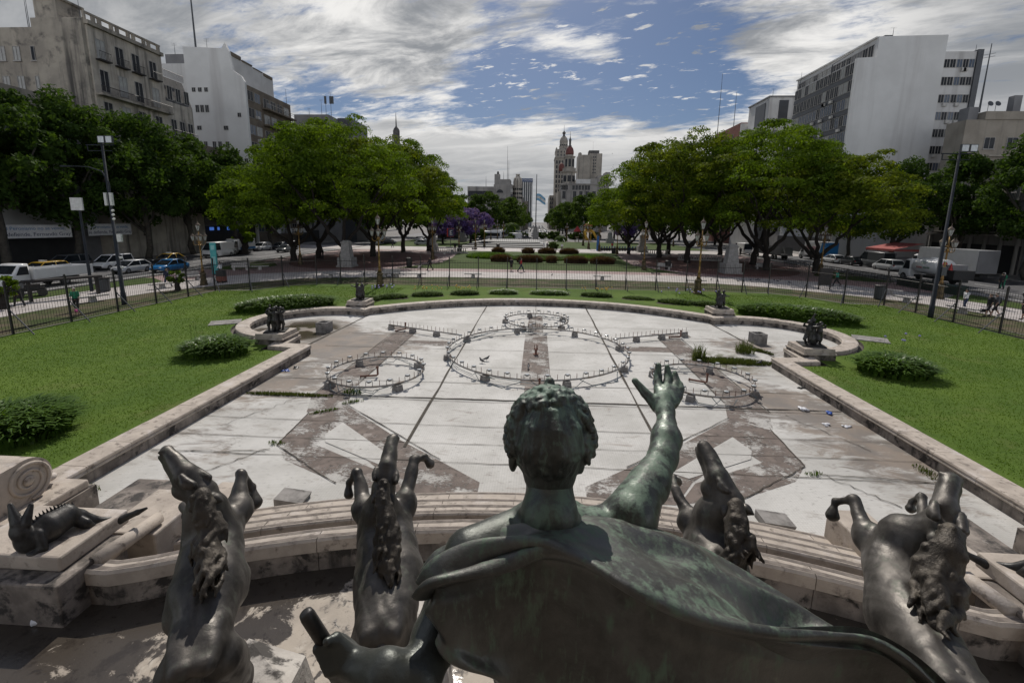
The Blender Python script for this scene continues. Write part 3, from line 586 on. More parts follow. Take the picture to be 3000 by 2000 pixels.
h4, hp4 = horse('bronze rearing horse at far right with thick curly mane and raised left hoof', dict(hips=(2778, 1995, 4.1, .29), barrel=(2664, 1815, 4.5, .35), base=(2625, 1655, 4.85, .27), neck=(2668, 1582, 4.82, .24), poll=(2765, 1552, 4.6, .135), eye=(2772, 1512, 4.52, .14), face=(2764, 1484, 4.6, .115), nose=(2782, 1408, 4.74, .08), jaw=(2716, 1528, 4.78, .105),
    shl=(2545, 1572, 4.95, .15), knl=(2501, 1466, 5.1, .072), fel=(2448, 1470, 5.2, .042), hol=(2438, 1508, 5.2, .08), shr=(2712, 1560, 5.2, .14), knr=(2700, 1455, 5.4, .065), fer=(2672, 1470, 5.45, .04), hor=(2668, 1488, 5.45, .06), earl=(2722, 1592, 4.5, 0), earr=(2820, 1628, 4.42, 0)),
    [(2786, 1556, 4.42, .07), (2780, 1610, 4.38, .11), (2746, 1660, 4.40, .135), (2750, 1725, 4.36, .14), (2734, 1775, 4.30, .10), (2745, 1830, 4.2, .06)])
# rock supports under the horses
m_rock = sm('white_stone_support', (.50, .47, .43), (.36, .33, .30), 2.5, .8, 0, .6, 18, spot=((.05, .045, .04), 3.0, .52, .62))
for hp, nm in ((hp1, 'rough stone support under the far left bronze horse'), (hp2, 'rough stone support under the bronze horse seen squarely from behind'), (hp3, 'rough stone support under the horse behind the cloak'), (hp4, 'rough stone support under the far right bronze horse')):
    c = (hp['barrel']+hp['hips'])/2; V = []
    mb = M(); rg = random.Random(3)
    ring = [(-.33, -.75), (.33, -.8), (.46, -.3), (.46, .4), (.38, .9), (-.3, .95), (-.4, .2)]
    for zt, k in ((1.0, 1.12), (1.7, 1.0), (2.4, .92), (3.05, .8)):
        V += [(c[0]+x*k*rg.uniform(.93, 1.06), c[1]+y*k*rg.uniform(.93, 1.06), zt+rg.uniform(-.08, .08)*(zt > 1)) for x, y in ring]
    n = len(ring); mb.add(V, [(i*n+j, i*n+(j+1) % n, (i+1)*n+(j+1) % n, (i+1)*n+j) for i in range(3) for j in range(n)]+[tuple(range(3*n, 4*n))])
    tag(mk('stone_support', mb, m_rock), nm, 'stone support', 'stone supports of the horses')

# ------------------------------------------------------------- the standing bronze figure
fig_base = np.array(P(1640, 2000, 1.35)); fig_base[2] = 4.2
fig = thing('figure_statue', 'large green bronze figure from behind, right arm raised, cloak spread to the right', 'statue', tuple(fig_base))
q = lambda *a: np.array(P(*a))
S = lambda px, d: px*d/CF*1.0
pr = []
hc = q(1611, 1285, 1.64)
pr += [elli(hc, (.118, .15, .152)), elli(hc+[0, .06, -.07], (.085, .11, .12))]
nb = q(1612, 1508, 1.64); pr += [rcone(hc+[0, -.01, -.05], nb+[0, .02, 0], .078, .084), rcone(nb, nb+[0, .06, -.12], .088, .14)]
for s, e in ((1, (1703, 1352, 1.65)), (-1, (1503, 1345, 1.65))): pr.append(elli(q(*e), (.014, .03, .045)))
# shoulders, back
rs, ls = q(1848, 1510, 1.92), q(1330, 1690, 1.60)
pr += [rcone(nb+[0, .06, -.13], rs+[0, .03, -.05], .075, .08), rcone(nb+[0, .10, -.12], ls+[.03, .10, 0], .10, .08), elli(nb+[0.02, .22, -.42], (.25, .13, .34)), elli(rs, (.092, .10, .095)), elli(nb+[.02, .22, -.95], (.20, .14, .4))]
# raised right arm
el, wr = q(1944, 1340, 2.13), q(1949, 1205, 2.31)
pr += [rcone(rs, q(1893, 1425, 2.01), .092, .075), rcone(q(1893, 1425, 2.01), el, .075, .056), elli(q(1918, 1405, 2.05), (.055, .09, .085)), elli(q(1868, 1470, 1.95), (.075, .085, .085)), rcone(el, q(1955, 1288, 2.19), .056, .060), rcone(q(1940, 1330, 2.12), q(1942, 1270, 2.2), .05, .045), rcone(q(1955, 1288, 2.19), wr, .058, .038)]
kn = []
pr += [rcone(wr, q(1944, 1172, 2.36), .044, .042, .02), rcone(q(1938, 1178, 2.37), q(1930, 1140, 2.42), .04, .026, .015), rcone(q(1950, 1175, 2.37), q(1955, 1138, 2.42), .04, .026, .015), rcone(q(1962, 1178, 2.37), q(1976, 1144, 2.42), .036, .024, .015), rcone(q(1968, 1182, 2.36), q(1988, 1160, 2.41), .03, .021, .015)]
for b_, m_, t_, r_ in (((1929, 1138, 2.42), (1928, 1102, 2.46), (1929, 1070, 2.47), .0185), ((1955, 1134, 2.43), (1957, 1102, 2.47), (1955, 1074, 2.48), .019), ((1976, 1142, 2.43), (1981, 1114, 2.47), (1978, 1092, 2.48), .0175), ((1989, 1160, 2.42), (1996, 1140, 2.44), (1994, 1124, 2.46), .015)):
    pr += [rcone(q(*b_), q(*m_), r_*1.12, r_*1.0, .006), rcone(q(*m_), q(*t_), r_, r_*.8, .006)]
pr += [rcone(q(1930, 1192, 2.35), q(1890, 1152, 2.36), .034, .022, .012), rcone(q(1890, 1152, 2.36), q(1860, 1116, 2.37), .022, .0155, .008)]
# lowered left arm and fist
le, lw = q(1222, 1986, 1.74), q(1046, 1948, 1.80)
pr += [rcone(q(1318, 1740, 1.84), q(1276, 1870, 1.80), .075, .076, .02), rcone(q(1276, 1870, 1.80), le, .074, .068, .02), rcone(le, q(1135, 1974, 1.72), .068, .064, .02), rcone(q(1135, 1974, 1.72), lw, .062, .043, .02), rcone(lw, q(1000, 1925, 1.83), .043, .046, .02), rcone(q(1000, 1925, 1.83), q(985, 1900, 1.83), .048, .045, .015), rcone(q(1000, 1925, 1.83), q(1005, 1960, 1.86), .048, .04, .015)]
for i in range(4):
    o = np.array([12, 23])*i
    k1 = q(982+o[0], 1888+o[1]*.85, 1.79); k2 = q(934+o[0]*.9, 1898+o[1]*.92, 1.80); k3 = q(950+o[0], 1908+o[1]*.92, 1.88)
    pr += [rcone(k1, k2, .021, .019, .005), rcone(k2, k3, .019, .017, .005)]
pr += [rcone(q(1020, 1910, 1.79), q(985, 1868, 1.78), .027, .021, .01), rcone(q(985, 1868, 1.78), q(958, 1878, 1.76), .02, .016, .008)]
# legs, mostly below the frame
hipc = nb+[.02, .25, -1.25]
pr += [rcone(hipc+[.12, 0, 0], hipc+[.18, .25, -.75], .17, .11), rcone(hipc+[-.12, 0, 0], hipc+[-.16, -.05, -.75], .17, .11)]
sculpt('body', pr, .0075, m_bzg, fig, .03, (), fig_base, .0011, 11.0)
# the rod in the fist
rod = M(); a, b = q(893, 1790, 1.72), q(1010, 1972, 1.90); ax_ = (b-a)/np.linalg.norm(b-a)
rod.tube([a, a+ax_*.006, a+ax_*.02, b], [.010, .019, .0215, .0215], 18); mk('rod', rod, m_bzd, fig, True, fig_base)
# hair
hr = [elli(hc+[0, -.01, .012], (.121, .150, .147)), elli(hc+[0, -.05, -.07], (.094, .092, .13))]
rg = np.random.default_rng(11)
for i in range(260):            # thick curls in a wreath over the crown and temples
    a = rg.uniform(-1.85, 1.85); v_ = rg.normal(-.12, .24)
    d = np.array([math.sin(a), .28*math.cos(a)+v_+.10*(abs(a) > 1), .95*math.cos(a)+.05-v_*.25*math.cos(a)]); d /= np.linalg.norm(d)
    c_ = hc+d*np.array([.127, .153, .153])*rg.uniform(1.0, 1.10); tn = np.cross(d, rg.normal(0, 1, 3)); tn /= np.linalg.norm(tn); bn = np.cross(d, tn); r0 = rg.uniform(.011, .017); R0 = rg.uniform(.014, .026)
    ch = [c_+(tn*math.cos(t_*1.3)+bn*math.sin(t_*1.3))*R0*(1-.14*t_)+d*.005*t_ for t_ in range(5)]
    hr += [rcone(ch[t_], ch[t_+1], r0*(1-.1*t_), r0*(.9-.1*t_)) for t_ in range(4)]
for i in range(150):            # combed strands down to the nape
    a = rg.uniform(-1.5, 1.5); pts = []; el_ = rg.uniform(.82, 1.08)
    for t in np.linspace(0, 1, 5):
        th = .55+1.95*t*el_; aa = a*(1-.25*t)
        d = np.array([math.sin(aa)*math.sin(th), -math.cos(aa)*math.sin(th), math.cos(th)]); pts.append(hc+d*np.array([.126, .156, .158])*(1.0 if t < .7 else .955)+rg.normal(0, .0035, 3))
    for u_, w_ in zip(pts[:-1], pts[1:]): hr.append(rcone(u_, w_, .0085, .0085))
hr += [rcone(hc+[0, -.055, -.08], hc+[0, -.05, -.165], .085, .062)]
hr += [rcone(hc+[-.012, .05, .155], hc+[-.004, .06, .185], .022, .018)]
sculpt('hair', hr, .0052, m_bzh, fig, .0045, (), fig_base)
# cloak: lofted through measured columns, each a list of (px, py, distance) from far edge to hem
CL = [[(1262, 1650, 1.80), (1240, 1700, 1.70), (1236, 1745, 1.62), (1243, 1790, 1.57), (1262, 1822, 1.56), (1290, 1850, 1.57), (1300, 1862, 1.60)],
      [(1300, 1600, 1.84), (1282, 1640, 1.68), (1270, 1700, 1.56), (1275, 1760, 1.49), (1290, 1830, 1.47), (1330, 1890, 1.49), (1345, 1905, 1.54)],
      [(1385, 1558, 1.84), (1375, 1598, 1.66), (1365, 1655, 1.55), (1360, 1740, 1.46), (1375, 1830, 1.42), (1415, 1940, 1.43), (1440, 1985, 1.46)],
      [(1490, 1532, 1.80), (1480, 1565, 1.62), (1475, 1620, 1.53), (1478, 1690, 1.50), (1490, 1800, 1.40), (1510, 1960, 1.36), (1520, 2150, 1.34)],
      [(1600, 1515, 1.74), (1600, 1545, 1.58), (1590, 1600, 1.49), (1585, 1655, 1.50), (1600, 1790, 1.40), (1620, 1980, 1.34), (1620, 2200, 1.30)],
      [(1720, 1508, 1.78), (1730, 1560, 1.62), (1720, 1640, 1.46), (1715, 1690, 1.46), (1730, 1810, 1.42), (1740, 2000, 1.35), (1740, 2220, 1.30)],
      [(1860, 1530, 1.84), (1870, 1600, 1.68), (1845, 1712, 1.455), (1840, 1765, 1.47), (1850, 1860, 1.46), (1860, 2020, 1.38), (1860, 2220, 1.32)],
      [(2020, 1583, 1.96), (2040, 1660, 1.78), (1990, 1778, 1.53), (1985, 1838, 1.545), (1990, 1920, 1.55), (1990, 2040, 1.45), (1990, 2220, 1.38)],
      [(2150, 1650, 2.06), (2180, 1745, 1.90), (2130, 1822, 1.62), (2125, 1886, 1.635), (2125, 1960, 1.66), (2125, 2060, 1.55), (2130, 2220, 1.48)],
      [(2300, 1742, 2.14), (2310, 1800, 2.02), (2280, 1846, 1.72), (2275, 1920, 1.735), (2275, 1990, 1.76), (2275, 2090, 1.66), (2280, 2230, 1.58)],
      [(2452, 1838, 2.16), (2440, 1846, 2.04), (2420, 1852, 1.82), (2415, 1935, 1.835), (2420, 2010, 1.86), (2420, 2110, 1.78), (2430, 2240, 1.70)],
      [(2560, 1860, 2.10), (2560, 1862, 1.98), (2550, 1872, 1.90), (2548, 1940, 1.91), (2560, 2020, 1.93), (2570, 2120, 1.87), (2580, 2250, 1.80)],
      [(2660, 1912, 2.12), (2665, 1918, 2.03), (2668, 1940, 1.97), (2675, 1990, 1.97), (2690, 2060, 1.98), (2710, 2150, 1.93), (2720, 2260, 1.88)],
      [(2760, 2010, 2.16), (2765, 2020, 2.10), (2770, 2040, 2.05), (2780, 2080, 2.04), (2800, 2130, 2.04), (2820, 2200, 2.0), (2830, 2280, 1.96)]]
def hang(row):
    hd = lambda c_: (lambda w: math.hypot(w.x, w.y))(P(*c_)); h0 = hd(row[2]); out = [q(*c_) for c_ in row[:3]]; lf = min(1, max(0, (row[2][0]-1360)/240))
    for c_, o in zip(row[3:], (.065*lf-.02, .09*lf-.03, .08*lf-.03, .07*lf-.02)):
        w = ray(c_[0], c_[1]); out.append(np.array(Vector((0, 0, H))+w*((h0+o)/math.hypot(w.x, w.y))))
    return out
A = np.array([hang(row) for row in CL])
def cr_interp(A, n):            # Catmull-Rom along axis 0
    k = len(A); t = np.linspace(0, k-1-1e-6, n); i = t.astype(int); f = (t-i)[:, None, None]
    g = lambda j: A[np.clip(j, 0, k-1)]
    p0, p1, p2, p3 = g(i-1), g(i), g(i+1), g(i+2)
    return .5*((2*p1)+(-p0+p2)*f+(2*p0-5*p1+4*p2-p3)*f**2+(-p0+3*p1-3*p2+p3)*f**3)
B = cr_interp(A, 170); B = np.swapaxes(cr_interp(np.swapaxes(B, 0, 1), 110), 0, 1)
du = np.gradient(B, axis=0); dv = np.gradient(B, axis=1); nn = np.cross(dv, du); nn /= np.linalg.norm(nn, axis=2, keepdims=True)+1e-9
tocam = np.array([0, 0, H])-B; nn *= np.sign((nn*tocam).sum(2).mean())
U, V_ = np.meshgrid(np.linspace(0, 13, 170), np.linspace(0, 6, 110), indexing='ij')
fold = np.zeros_like(U)
# pulled folds on the shoulder, creases over the spread cloth, rolled edge, long soft folds under it
fold += .012*np.exp(-((U-2.2)/1.3)**2)*np.sin(V_*4.2+U*.9)*np.exp(-((V_-1.8)/1.1)**2)
sg = 1/(1+np.exp(-(U-4.4)*2.2)); sl_ = 1/(1+np.exp((U-3.9)*2.6))
for v0, am, wd, sk in ((.75, .022, .16, .06), (1.45, .026, .20, .10), (2.25, .034, .24, .12), (5.2, .03, .3, 0)): fold += am*np.exp(-((V_-v0-sk*(U-1.5))/wd)**2)*sl_
for v0, am, wd, sk in ((1.05, .016, .14, .06), (1.85, .018, .16, .10), (2.75, .03, .28, .12)): fold -= am*np.exp(-((V_-v0-sk*(U-1.5))/wd)**2)*sl_
fold += .012*np.exp(-((V_-2.12)/.24)**2)*sg-.020*np.exp(-((V_-2.85)/.25)**2)*sg
fold += (.009*np.sin(U*1.3+V_*2.2)+.006*np.sin(U*2.9-V_*3.4+1)+.004*np.sin(V_*9+U*.9+.8*np.sin(U*1.7)))*np.exp(-((V_-1.1)/.7)**2)*np.clip(U-4, 0, 1)
fold += -.026*np.exp(-((U-6.3)/.55)**2-((V_-.85)/.28)**2)+.014*np.exp(-((U-6.6)/.8)**2-((V_-.45)/.2)**2)-.085*np.exp(-((U-8.9)/.95)**2-((V_-1.3)/.33)**2)+.03*np.exp(-((U-8.6)/1.0)**2-((V_-.75)/.22)**2)+.010*np.exp(-((U-7.3)/1.4)**2-((V_-1.45)/.12)**2)
fold += .010*np.sin(U*1.9+.6*np.sin(V_*1.1))*np.clip((V_-3.2)/1.5, 0, 1)
fold *= 1/(1+np.exp((U-10.2)*3))
B = B+nn*fold[..., None]
nu, nv = 170, 110; th = .038
V = np.concatenate([B.reshape(-1, 3), (B-nn*th).reshape(-1, 3)])-fig_base
ii = (np.arange(nu-1)[:, None]*nv+np.arange(nv-1)[None]).ravel(); Fq = np.stack([ii, ii+nv, ii+nv+1, ii+1], 1); o_ = nu*nv
rim_ = []
for j in range(nv-1): rim_ += [(j, j+1, j+1+o_, j+o_), ((nu-1)*nv+j+1, (nu-1)*nv+j, (nu-1)*nv+j+o_, (nu-1)*nv+j+1+o_)]
for i in range(nu-1): rim_ += [(i*nv, i*nv+o_, (i+1)*nv+o_, (i+1)*nv), (i*nv+nv-1, (i+1)*nv+nv-1, (i+1)*nv+nv-1+o_, i*nv+nv-1+o_)]
npmesh('cloak', V, np.concatenate([Fq, Fq[:, ::-1]+o_, np.array(rim_)]), m_bzc, fig, True)
tag(mk('chariot_block', M().boxr((.05, 1.15, 1.0), (1.3, 1.2, 2.96), 0, .92), m_rock), 'rough stone block carrying the large bronze figure', 'stone block')
# the monument's shaft, unseen behind the tripod, added to shade the statue backs
shaft = thing('monument_shaft', 'unseen stone shaft of the monument, added to shade the bronze figures from behind', 'monument', (0, -3.6, 0))
for nm_, w_, y0_, y1_, z0_, z1_ in (('plinth', 7.5, -6.5, -1.5, 0, 4.6), ('shaft_wall', 5.2, -6.0, -2.0, 4.603, 22), ('shaft_cornice', 5.6, -6.3, -1.8, 22.003, 23)): mk(nm_, M().box(-w_, w_, y0_, y1_, z0_, z1_), m_stoned, shaft, False, (0, -3.6, 0))
# ------------------------------------------------------------- fountain plumbing on the dry floor
m_pipe = sm('weathered_pipe', (.33, .33, .33), (.20, .17, .14), 3, .6, .2, spot=((.12, .07, .04), 6, .55, .7))
m_rust = sm('rusty_pipe', (.20, .095, .07), (.13, .07, .05), 8, .8)
m_lamp = sm('underwater_lamp', (.10, .10, .10), (.06, .06, .06), 8, .5, .3)
m_glassl = sm('lamp_glass_disc', (.55, .57, .58), (.4, .42, .43), 8, .15)
m_cable = sm('grey_cable', (.20, .26, .28), (.10, .12, .13), 4, .7)
def ring_fountain(name, label, c, r, nl, nn, blocks, group='nozzle rings of the dry fountain', arc=None, ph=0.0):
    t = thing(name, label, 'fountain pipe', (c[0], c[1], 0), 0, group); zp = .30
    mb = M(); mb.tube([(r*math.cos(a), r*math.sin(a), zp) for a in np.linspace(0, 2*math.pi, 49)[:-1]], .045, 7, closed=True); mk('ring_pipe', mb, m_pipe, t, True)
    for i in range(nn):
        a = 2*math.pi*(i+.5)/nn+ph; mb = M(); mb.tube([(r*math.cos(a), r*math.sin(a), zp), (r*math.cos(a), r*math.sin(a), zp+.26)], [.014, .012], 5); mk('nozzle', mb, m_rust, t)
    for i in range(nl):
        a = 2*math.pi*i/nl+ph; x, y = r*math.cos(a), r*math.sin(a); mb = M(); u = (-math.sin(a), math.cos(a))
        mb.lathe([(.05, .17), (.095, .20), (.105, .24), (.10, .25)], 10, (x, y, zp))
        for s in (-1, 1): mb.tube([(x+u[0]*.13*s, y+u[1]*.13*s, zp), (x+u[0]*.13*s, y+u[1]*.13*s, zp+.22), (x+u[0]*.10*s, y+u[1]*.10*s, zp+.23)], .012, 4)
        lo = mk('lamp', mb, m_lamp, t); mb = M(); mb.lathe([(.09, .251), (.06, .262), (.01, .265)], 10, (x, y, zp)); mk('lamp_glass', mb, m_glassl, lo)
    for i in range(blocks):
        a = 2*math.pi*(i+.35)/blocks+ph; mb = M(); mb.boxr((r*math.cos(a), r*math.sin(a), 0), (.38, .3, .25), a+random.uniform(-.3, .3), .85); mk('block', mb, m_conc, t)
    for k in range(3 if r > 3 else 4):
        mb = M(); a0 = random.uniform(0, 6.28); pts = []
        for j in range(14):
            a = a0+j*random.uniform(.05, .11); rr = r+random.uniform(-.10, .06)-.04*k; pts.append((rr*math.cos(a), rr*math.sin(a), .03+random.random()*.22))
        mb.tube(pts, .014, 4); mk('cable', mb, m_cable, t)
    for k in range(3):
        mb = M(); a = random.uniform(-2.4, -.6); mb.tube([(r*math.cos(a), r*math.sin(a), .26), (r*1.05*math.cos(a+.1), r*1.05*math.sin(a+.1), .02), (r*1.1*math.cos(a+.35), r*1.1*math.sin(a+.35), .02), (r*1.0*math.cos(a+.5), r*1.0*math.sin(a+.5), .2)], .016, 4); mk('cable', mb, m_cable, t)
    return t
ring_fountain('nozzle_ring', 'largest pipe ring at the middle of the dry basin, studded with lamps and nozzles', (0.12, 22.75), 4.68, 34, 34, 8)
ring_fountain('nozzle_ring', 'small pipe ring on the dry basin floor beside the left coping wall', (-7.0, 18.7), 2.05, 16, 16, 4, ph=.2)
ring_fountain('nozzle_ring', 'small pipe ring on the dry basin floor just behind the raised bronze hand', (7.2, 18.9), 2.05, 16, 16, 4, ph=.5)
ring_fountain('nozzle_ring', 'small pipe ring at the far end of the dry basin, beyond the largest ring', (0.05, 29.9), 2.15, 18, 18, 5, ph=.1)
for s, lb in ((-1, 'straight nozzle bar running out to the left of the largest pipe ring'), (1, 'straight nozzle bar running out to the right of the largest pipe ring')):
    a = Vector((s*9.4, 27.5, .28)); b = Vector((s*4.5, 25.4, .28)); t = thing('nozzle_bar', lb, 'fountain pipe', tuple(a), 0, 'straight nozzle bars of the dry fountain')
    mb = M(); mb.tube([a, b], .045, 7); mk('bar_pipe', mb, m_pipe, t, True, a)
    for i in range(18):
        p = a.lerp(b, (i+.4)/18); mb = M(); mb.tube([p, p+Vector((0, 0, .30))], [.015, .012], 5); mk('nozzle', mb, m_rust, t, False, a)
    for f in (.04, .36, .7): p = a.lerp(b, f); mb = M(); mb.boxr((p.x, p.y, 0), (.36, .3, .24), random.random(), .85); mk('block', mb, m_conc, t, False, a)
for (x, y, rz), lb in (((-7.2, 18.6, .3), 'rusty red pipe elbow lying inside the left small ring'), ((7.3, 19.2, -.5), 'rusty red pipe elbow lying inside the right small ring'), ((0.2, 17.5, 1.5), 'rusty standing pipe just in front of the largest ring'), ((8.6, 27.0, .2), 'rusty pipe joint under the right nozzle bar'), ((-8.4, 27.1, .9), 'rusty pipe joint under the left nozzle bar')):
    mb = M(); mb.tube([(-.45, 0, .08), (.2, 0, .08), (.25, 0, .12), (.25, 0, .5)], .045, 7); mb.tube([(-.45, 0, .08), (-.5, 0, .08)], .065, 7); mb.tube([(.25, 0, .42), (.25, 0, .5)], .06, 7)
    o = tag(mk('rusty_pipe', mb, m_rust, None, True), lb, 'pipe', 'loose rusty pipes on the basin floor'); o.location = (x, y, 0); o.rotation_euler.z = rz
# low supply manifold in the middle of the big ring
t = thing('nozzle_cluster', 'small upright jet cluster on the strip at the centre of the largest ring', 'fountain nozzle', (0.05, 22.8, 0))
mb = M(); mb.lathe([(.14, 0), (.14, .05), (.06, .06), (.06, .25), (.11, .27), (.11, .33)], 10)
for a in range(5): mb.tube([(.08*math.cos(a*1.26), .08*math.sin(a*1.26), .3), (.09*math.cos(a*1.26), .09*math.sin(a*1.26), .52)], .02, 5)
mk('manifold', mb, m_rust, t)
# concrete sumps in the side lobes
for s, lb in ((-1, 'hollow concrete box standing in the left side bay of the basin'), (1, 'hollow concrete box standing in the right side bay of the basin')):
    t = thing('concrete_box', lb, 'concrete box', (s*13.1, 26.4, 0), .1*s, 'concrete boxes in the basin bays')
    mb = M(); w = .36; u = .27; V = [(-w, -w), (w, -w), (w, w), (-w, w)]; I = [(-u, -u), (u, -u), (u, u), (-u, u)]
    vs = [(x, y, 0) for x, y in V]+[(x, y, .62) for x, y in V]+[(x, y, .62) for x, y in I]+[(x, y, .30) for x, y in I]
    mb.add(vs, [(i, (i+1) % 4, 4+(i+1) % 4, 4+i) for i in range(4)]+[(4+i, 4+(i+1) % 4, 8+(i+1) % 4, 8+i) for i in range(4)]+[(8+i, 8+(i+1) % 4, 12+(i+1) % 4, 12+i) for i in range(4)]+[(12, 13, 14, 15)])
    mk('box_wall', mb, m_conc, t)
# slabs let into the lawn beside the bays
for s, lb in ((-1, 'flat stone slab set in the lawn behind the left side bay'), (1, 'flat stone slab set in the lawn behind the right side bay')):
    mb = M(); mb.boxr((0, 0, 0), (1.7, 1.3, .06)); o = tag(mk('stone_slab', mb, m_conc), lb, 'stone slab', 'slabs beside the basin bays'); o.location = (s*19.6, 26.6, .34); o.rotation_euler.z = s*-.5
# concrete wedges beside the steps
for s, x, lb in ((-1, -5.9, 'grey wedge block on the basin floor at the foot of the steps, left'), (1, 5.7, 'grey wedge block on the basin floor at the foot of the steps, right')):
    mb = M(); mb.prism([(-.35, 0), (.3, 0), (.35, .12), (-.35, .2)], -.25, .25, 'y'); o = tag(mk('wedge_block', mb, m_conc), lb, 'stone block', 'wedge blocks by the steps'); o.location = (x, 9.75, 0)
# ------------------------------------------------------------- pedestals and putti
def pedestal(x, y, s, lb, rz=0.0):
    t = thing('statue_pedestal', lb, 'pedestal', (x, y, 0), rz, 'stone pedestals of the putti')
    mb = M(); mb.boxr((0, 0, 0), (1.55, 1.55, .62)); mk('base_block', mb, m_stoned, t)
    mb = M(); mb.boxr((0, 0, .622), (1.62, 1.62, .06)); mb.boxr((0, 0, .684), (1.5, 1.5, .24), 0, .97); mk('cap_block', mb, m_stone, t)
PED = [(-13.95, 22.75, 'square stone pedestal by the left side bay nearest the left coping wall'), (13.95, 22.75, 'square stone pedestal by the right side bay nearest the right coping wall'), (-13.3, 32.7, 'square stone pedestal where the left bay meets the long far curve'), (13.3, 32.7, 'square stone pedestal where the right bay meets the long far curve')]
def putto(pr, x, y, a, arm, lean=0.0, hz=1.05, bend=.0):
    """one chubby child figure: stands at (x, y), faces a, arms (left, right) as end points"""
    ca, sa = math.cos(a), math.sin(a); T = lambda u, v, w: np.array([x+u*ca-v*sa, y+u*sa+v*ca, w])
    for s in (-1, 1):
        kx = .06*s; pr += [rcone(T(kx, 0, .5*hz), T(kx*1.7, .10*(s > 0)*bend+.03, .27*hz), .105, .08), rcone(T(kx*1.7, .10*(s > 0)*bend+.03, .27*hz), T(kx*1.5, -.10*bend*(s > 0), .05), .072, .05), rcone(T(kx*1.5, -.1*bend*(s > 0), .05), T(kx*1.6, .09-.1*bend*(s > 0), .03), .045, .035)]
    pr += [rcone(T(0, 0, .5*hz), T(lean*.5, .03, .68*hz), .135, .125), rcone(T(lean*.5, .03, .68*hz), T(lean, 0, .84*hz), .125, .115), rcone(T(lean, 0, .84*hz), T(lean*1.1, .02, .96*hz), .06, .055), elli(T(lean*1.2, .03, 1.06*hz), (.105, .115, .115)), elli(T(lean*1.2, .11, 1.03*hz), (.03, .04, .03))]
    for s, e in zip((-1, 1), arm):
        sh = T(lean+.12*s, 0, .85*hz); el = T(*((np.array([lean+.12*s, 0, .85*hz])+np.array(e))/2+np.array([.06*s, .02, -.05]))); pr += [rcone(sh, el, .06, .052), rcone(el, T(*e), .05, .036), elli(T(*e), (.045, .045, .045))]
def putti(x, y, z, rz, label, spec):
    t = thing('putti_statue', label, 'statue', (x, y, z), rz, 'dark bronze putti round the basin')
    pr = [elli((0, 0, .25), (.2, .2, .3)), elli((0, .02, .6), (.15, .15, .35))]
    for a in spec: putto(pr, *a)
    sculpt('figures', pr, .019, m_bzd, t, .03)
    mb = M(); mb.boxr((0, 0, -.055), (1.05, 1.0, .06)); mk('plinth_plate', mb, m_bzd, t)
putti(-13.95, 22.75, .98, .3, 'dark bronze group of huddled children seen from behind, nearest left', [(-.26, 0, .3, ((-.1, .1, 1.1), (.2, .1, 1.0)), 0, 1.05, .4), (.24, .05, -.3, ((-.2, .1, 1.0), (.12, .1, 1.15)), 0, 1.08, .3), (0, -.2, 0.0, ((-.25, .05, 1.05), (.25, .05, 1.05)), 0, 1.12, .2), (0, .26, 3.1, ((-.3, 0, .9), (.3, 0, 1.3)), 0, 1.1, .2)])
putti(13.95, 22.75, .98, -.2, 'dark bronze group of dancing children with one arm flung out, nearest right', [(-.22, -.1, 2.6, ((-.55, .12, 1.12), (.2, .1, 1.05)), .0, 1.08, 1.3), (.28, -.02, 3.5, ((-.2, .1, 1.0), (.3, .12, 1.0)), 0, 1.02, 1.0), (.05, .25, 3.1, ((-.2, 0, 1.0), (-.02, .05, 1.5)), 0, 1.12, .5)])
putti(-13.3, 32.7, .98, .0, 'dark bronze pair of children with arms spread wide, farther left', [(-.15, 0, 3.1, ((.5, .0, 1.0), (-.05, .0, 1.45)), 0, 1.05, .2), (.2, .03, 2.9, ((.1, .1, 1.0), (-.5, .05, 1.18)), 0, 1.02, 1.5)])
putti(13.3, 32.7, .98, .1, 'dark bronze pair of children with bent elbows, farther right', [(-.18, 0, 3.3, ((.25, -.02, 1.1), (-.1, .15, 1.0)), 0, 1.1, 1.2), (.22, .04, 2.9, ((.1, .1, .9), (-.35, .1, .8)), 0, 1.06, 1.2)])
for x, y, lb in PED: pedestal(x, y, 1, lb)
# ------------------------------------------------------------- cheek walls, bronze caimans and scrolls
def cheek(s, lb):
    t = thing('cheek_wall', lb, 'stone wall', (s*7.9, 6.5, 0), 0, 'stone cheek walls of the cascade')
    def bx(name, x0, x1, y0, y1, z0, z1, m):
        a, b = sorted((s*x0, s*x1)); mb = M(); mb.box(a, b, y0, y1, z0, z1); o = mk(name, mb, m, t, False, (s*7.9, 6.5, 0)); bv = o.modifiers.new('edge', 'BEVEL'); bv.width = .035; bv.segments = 2
    bx('foot_block', 6.75, 8.7, 5.2, 6.3, .9, 1.68, m_stoned); bx('upper_block', 6.95, 8.6, 5.45, 6.6, 1.683, 1.93, m_stone)
    bx('middle_block', 6.55, 7.6, 6.603, 7.9, .2, 1.45, m_stone); bx('end_block', 6.3, 7.1, 7.903, 9.0, .1, .95, m_stone); bx('side_block', 7.603, 8.7, 6.603, 8.6, .1, 1.2, m_stoned)
    mb = M(); mb.tube([(s*6.72, 5.75, 1.62), (s*6.72, 6.9, 1.55)], [.13, .11], 10); mk('roll_moulding', mb, m_stone, t, True, (s*7.9, 6.5, 0))
cheek(-1, 'stepped stone cheek wall at left carrying the bronze caiman'); cheek(1, 'stepped stone cheek wall at right edge carrying the bronze caiman tail')
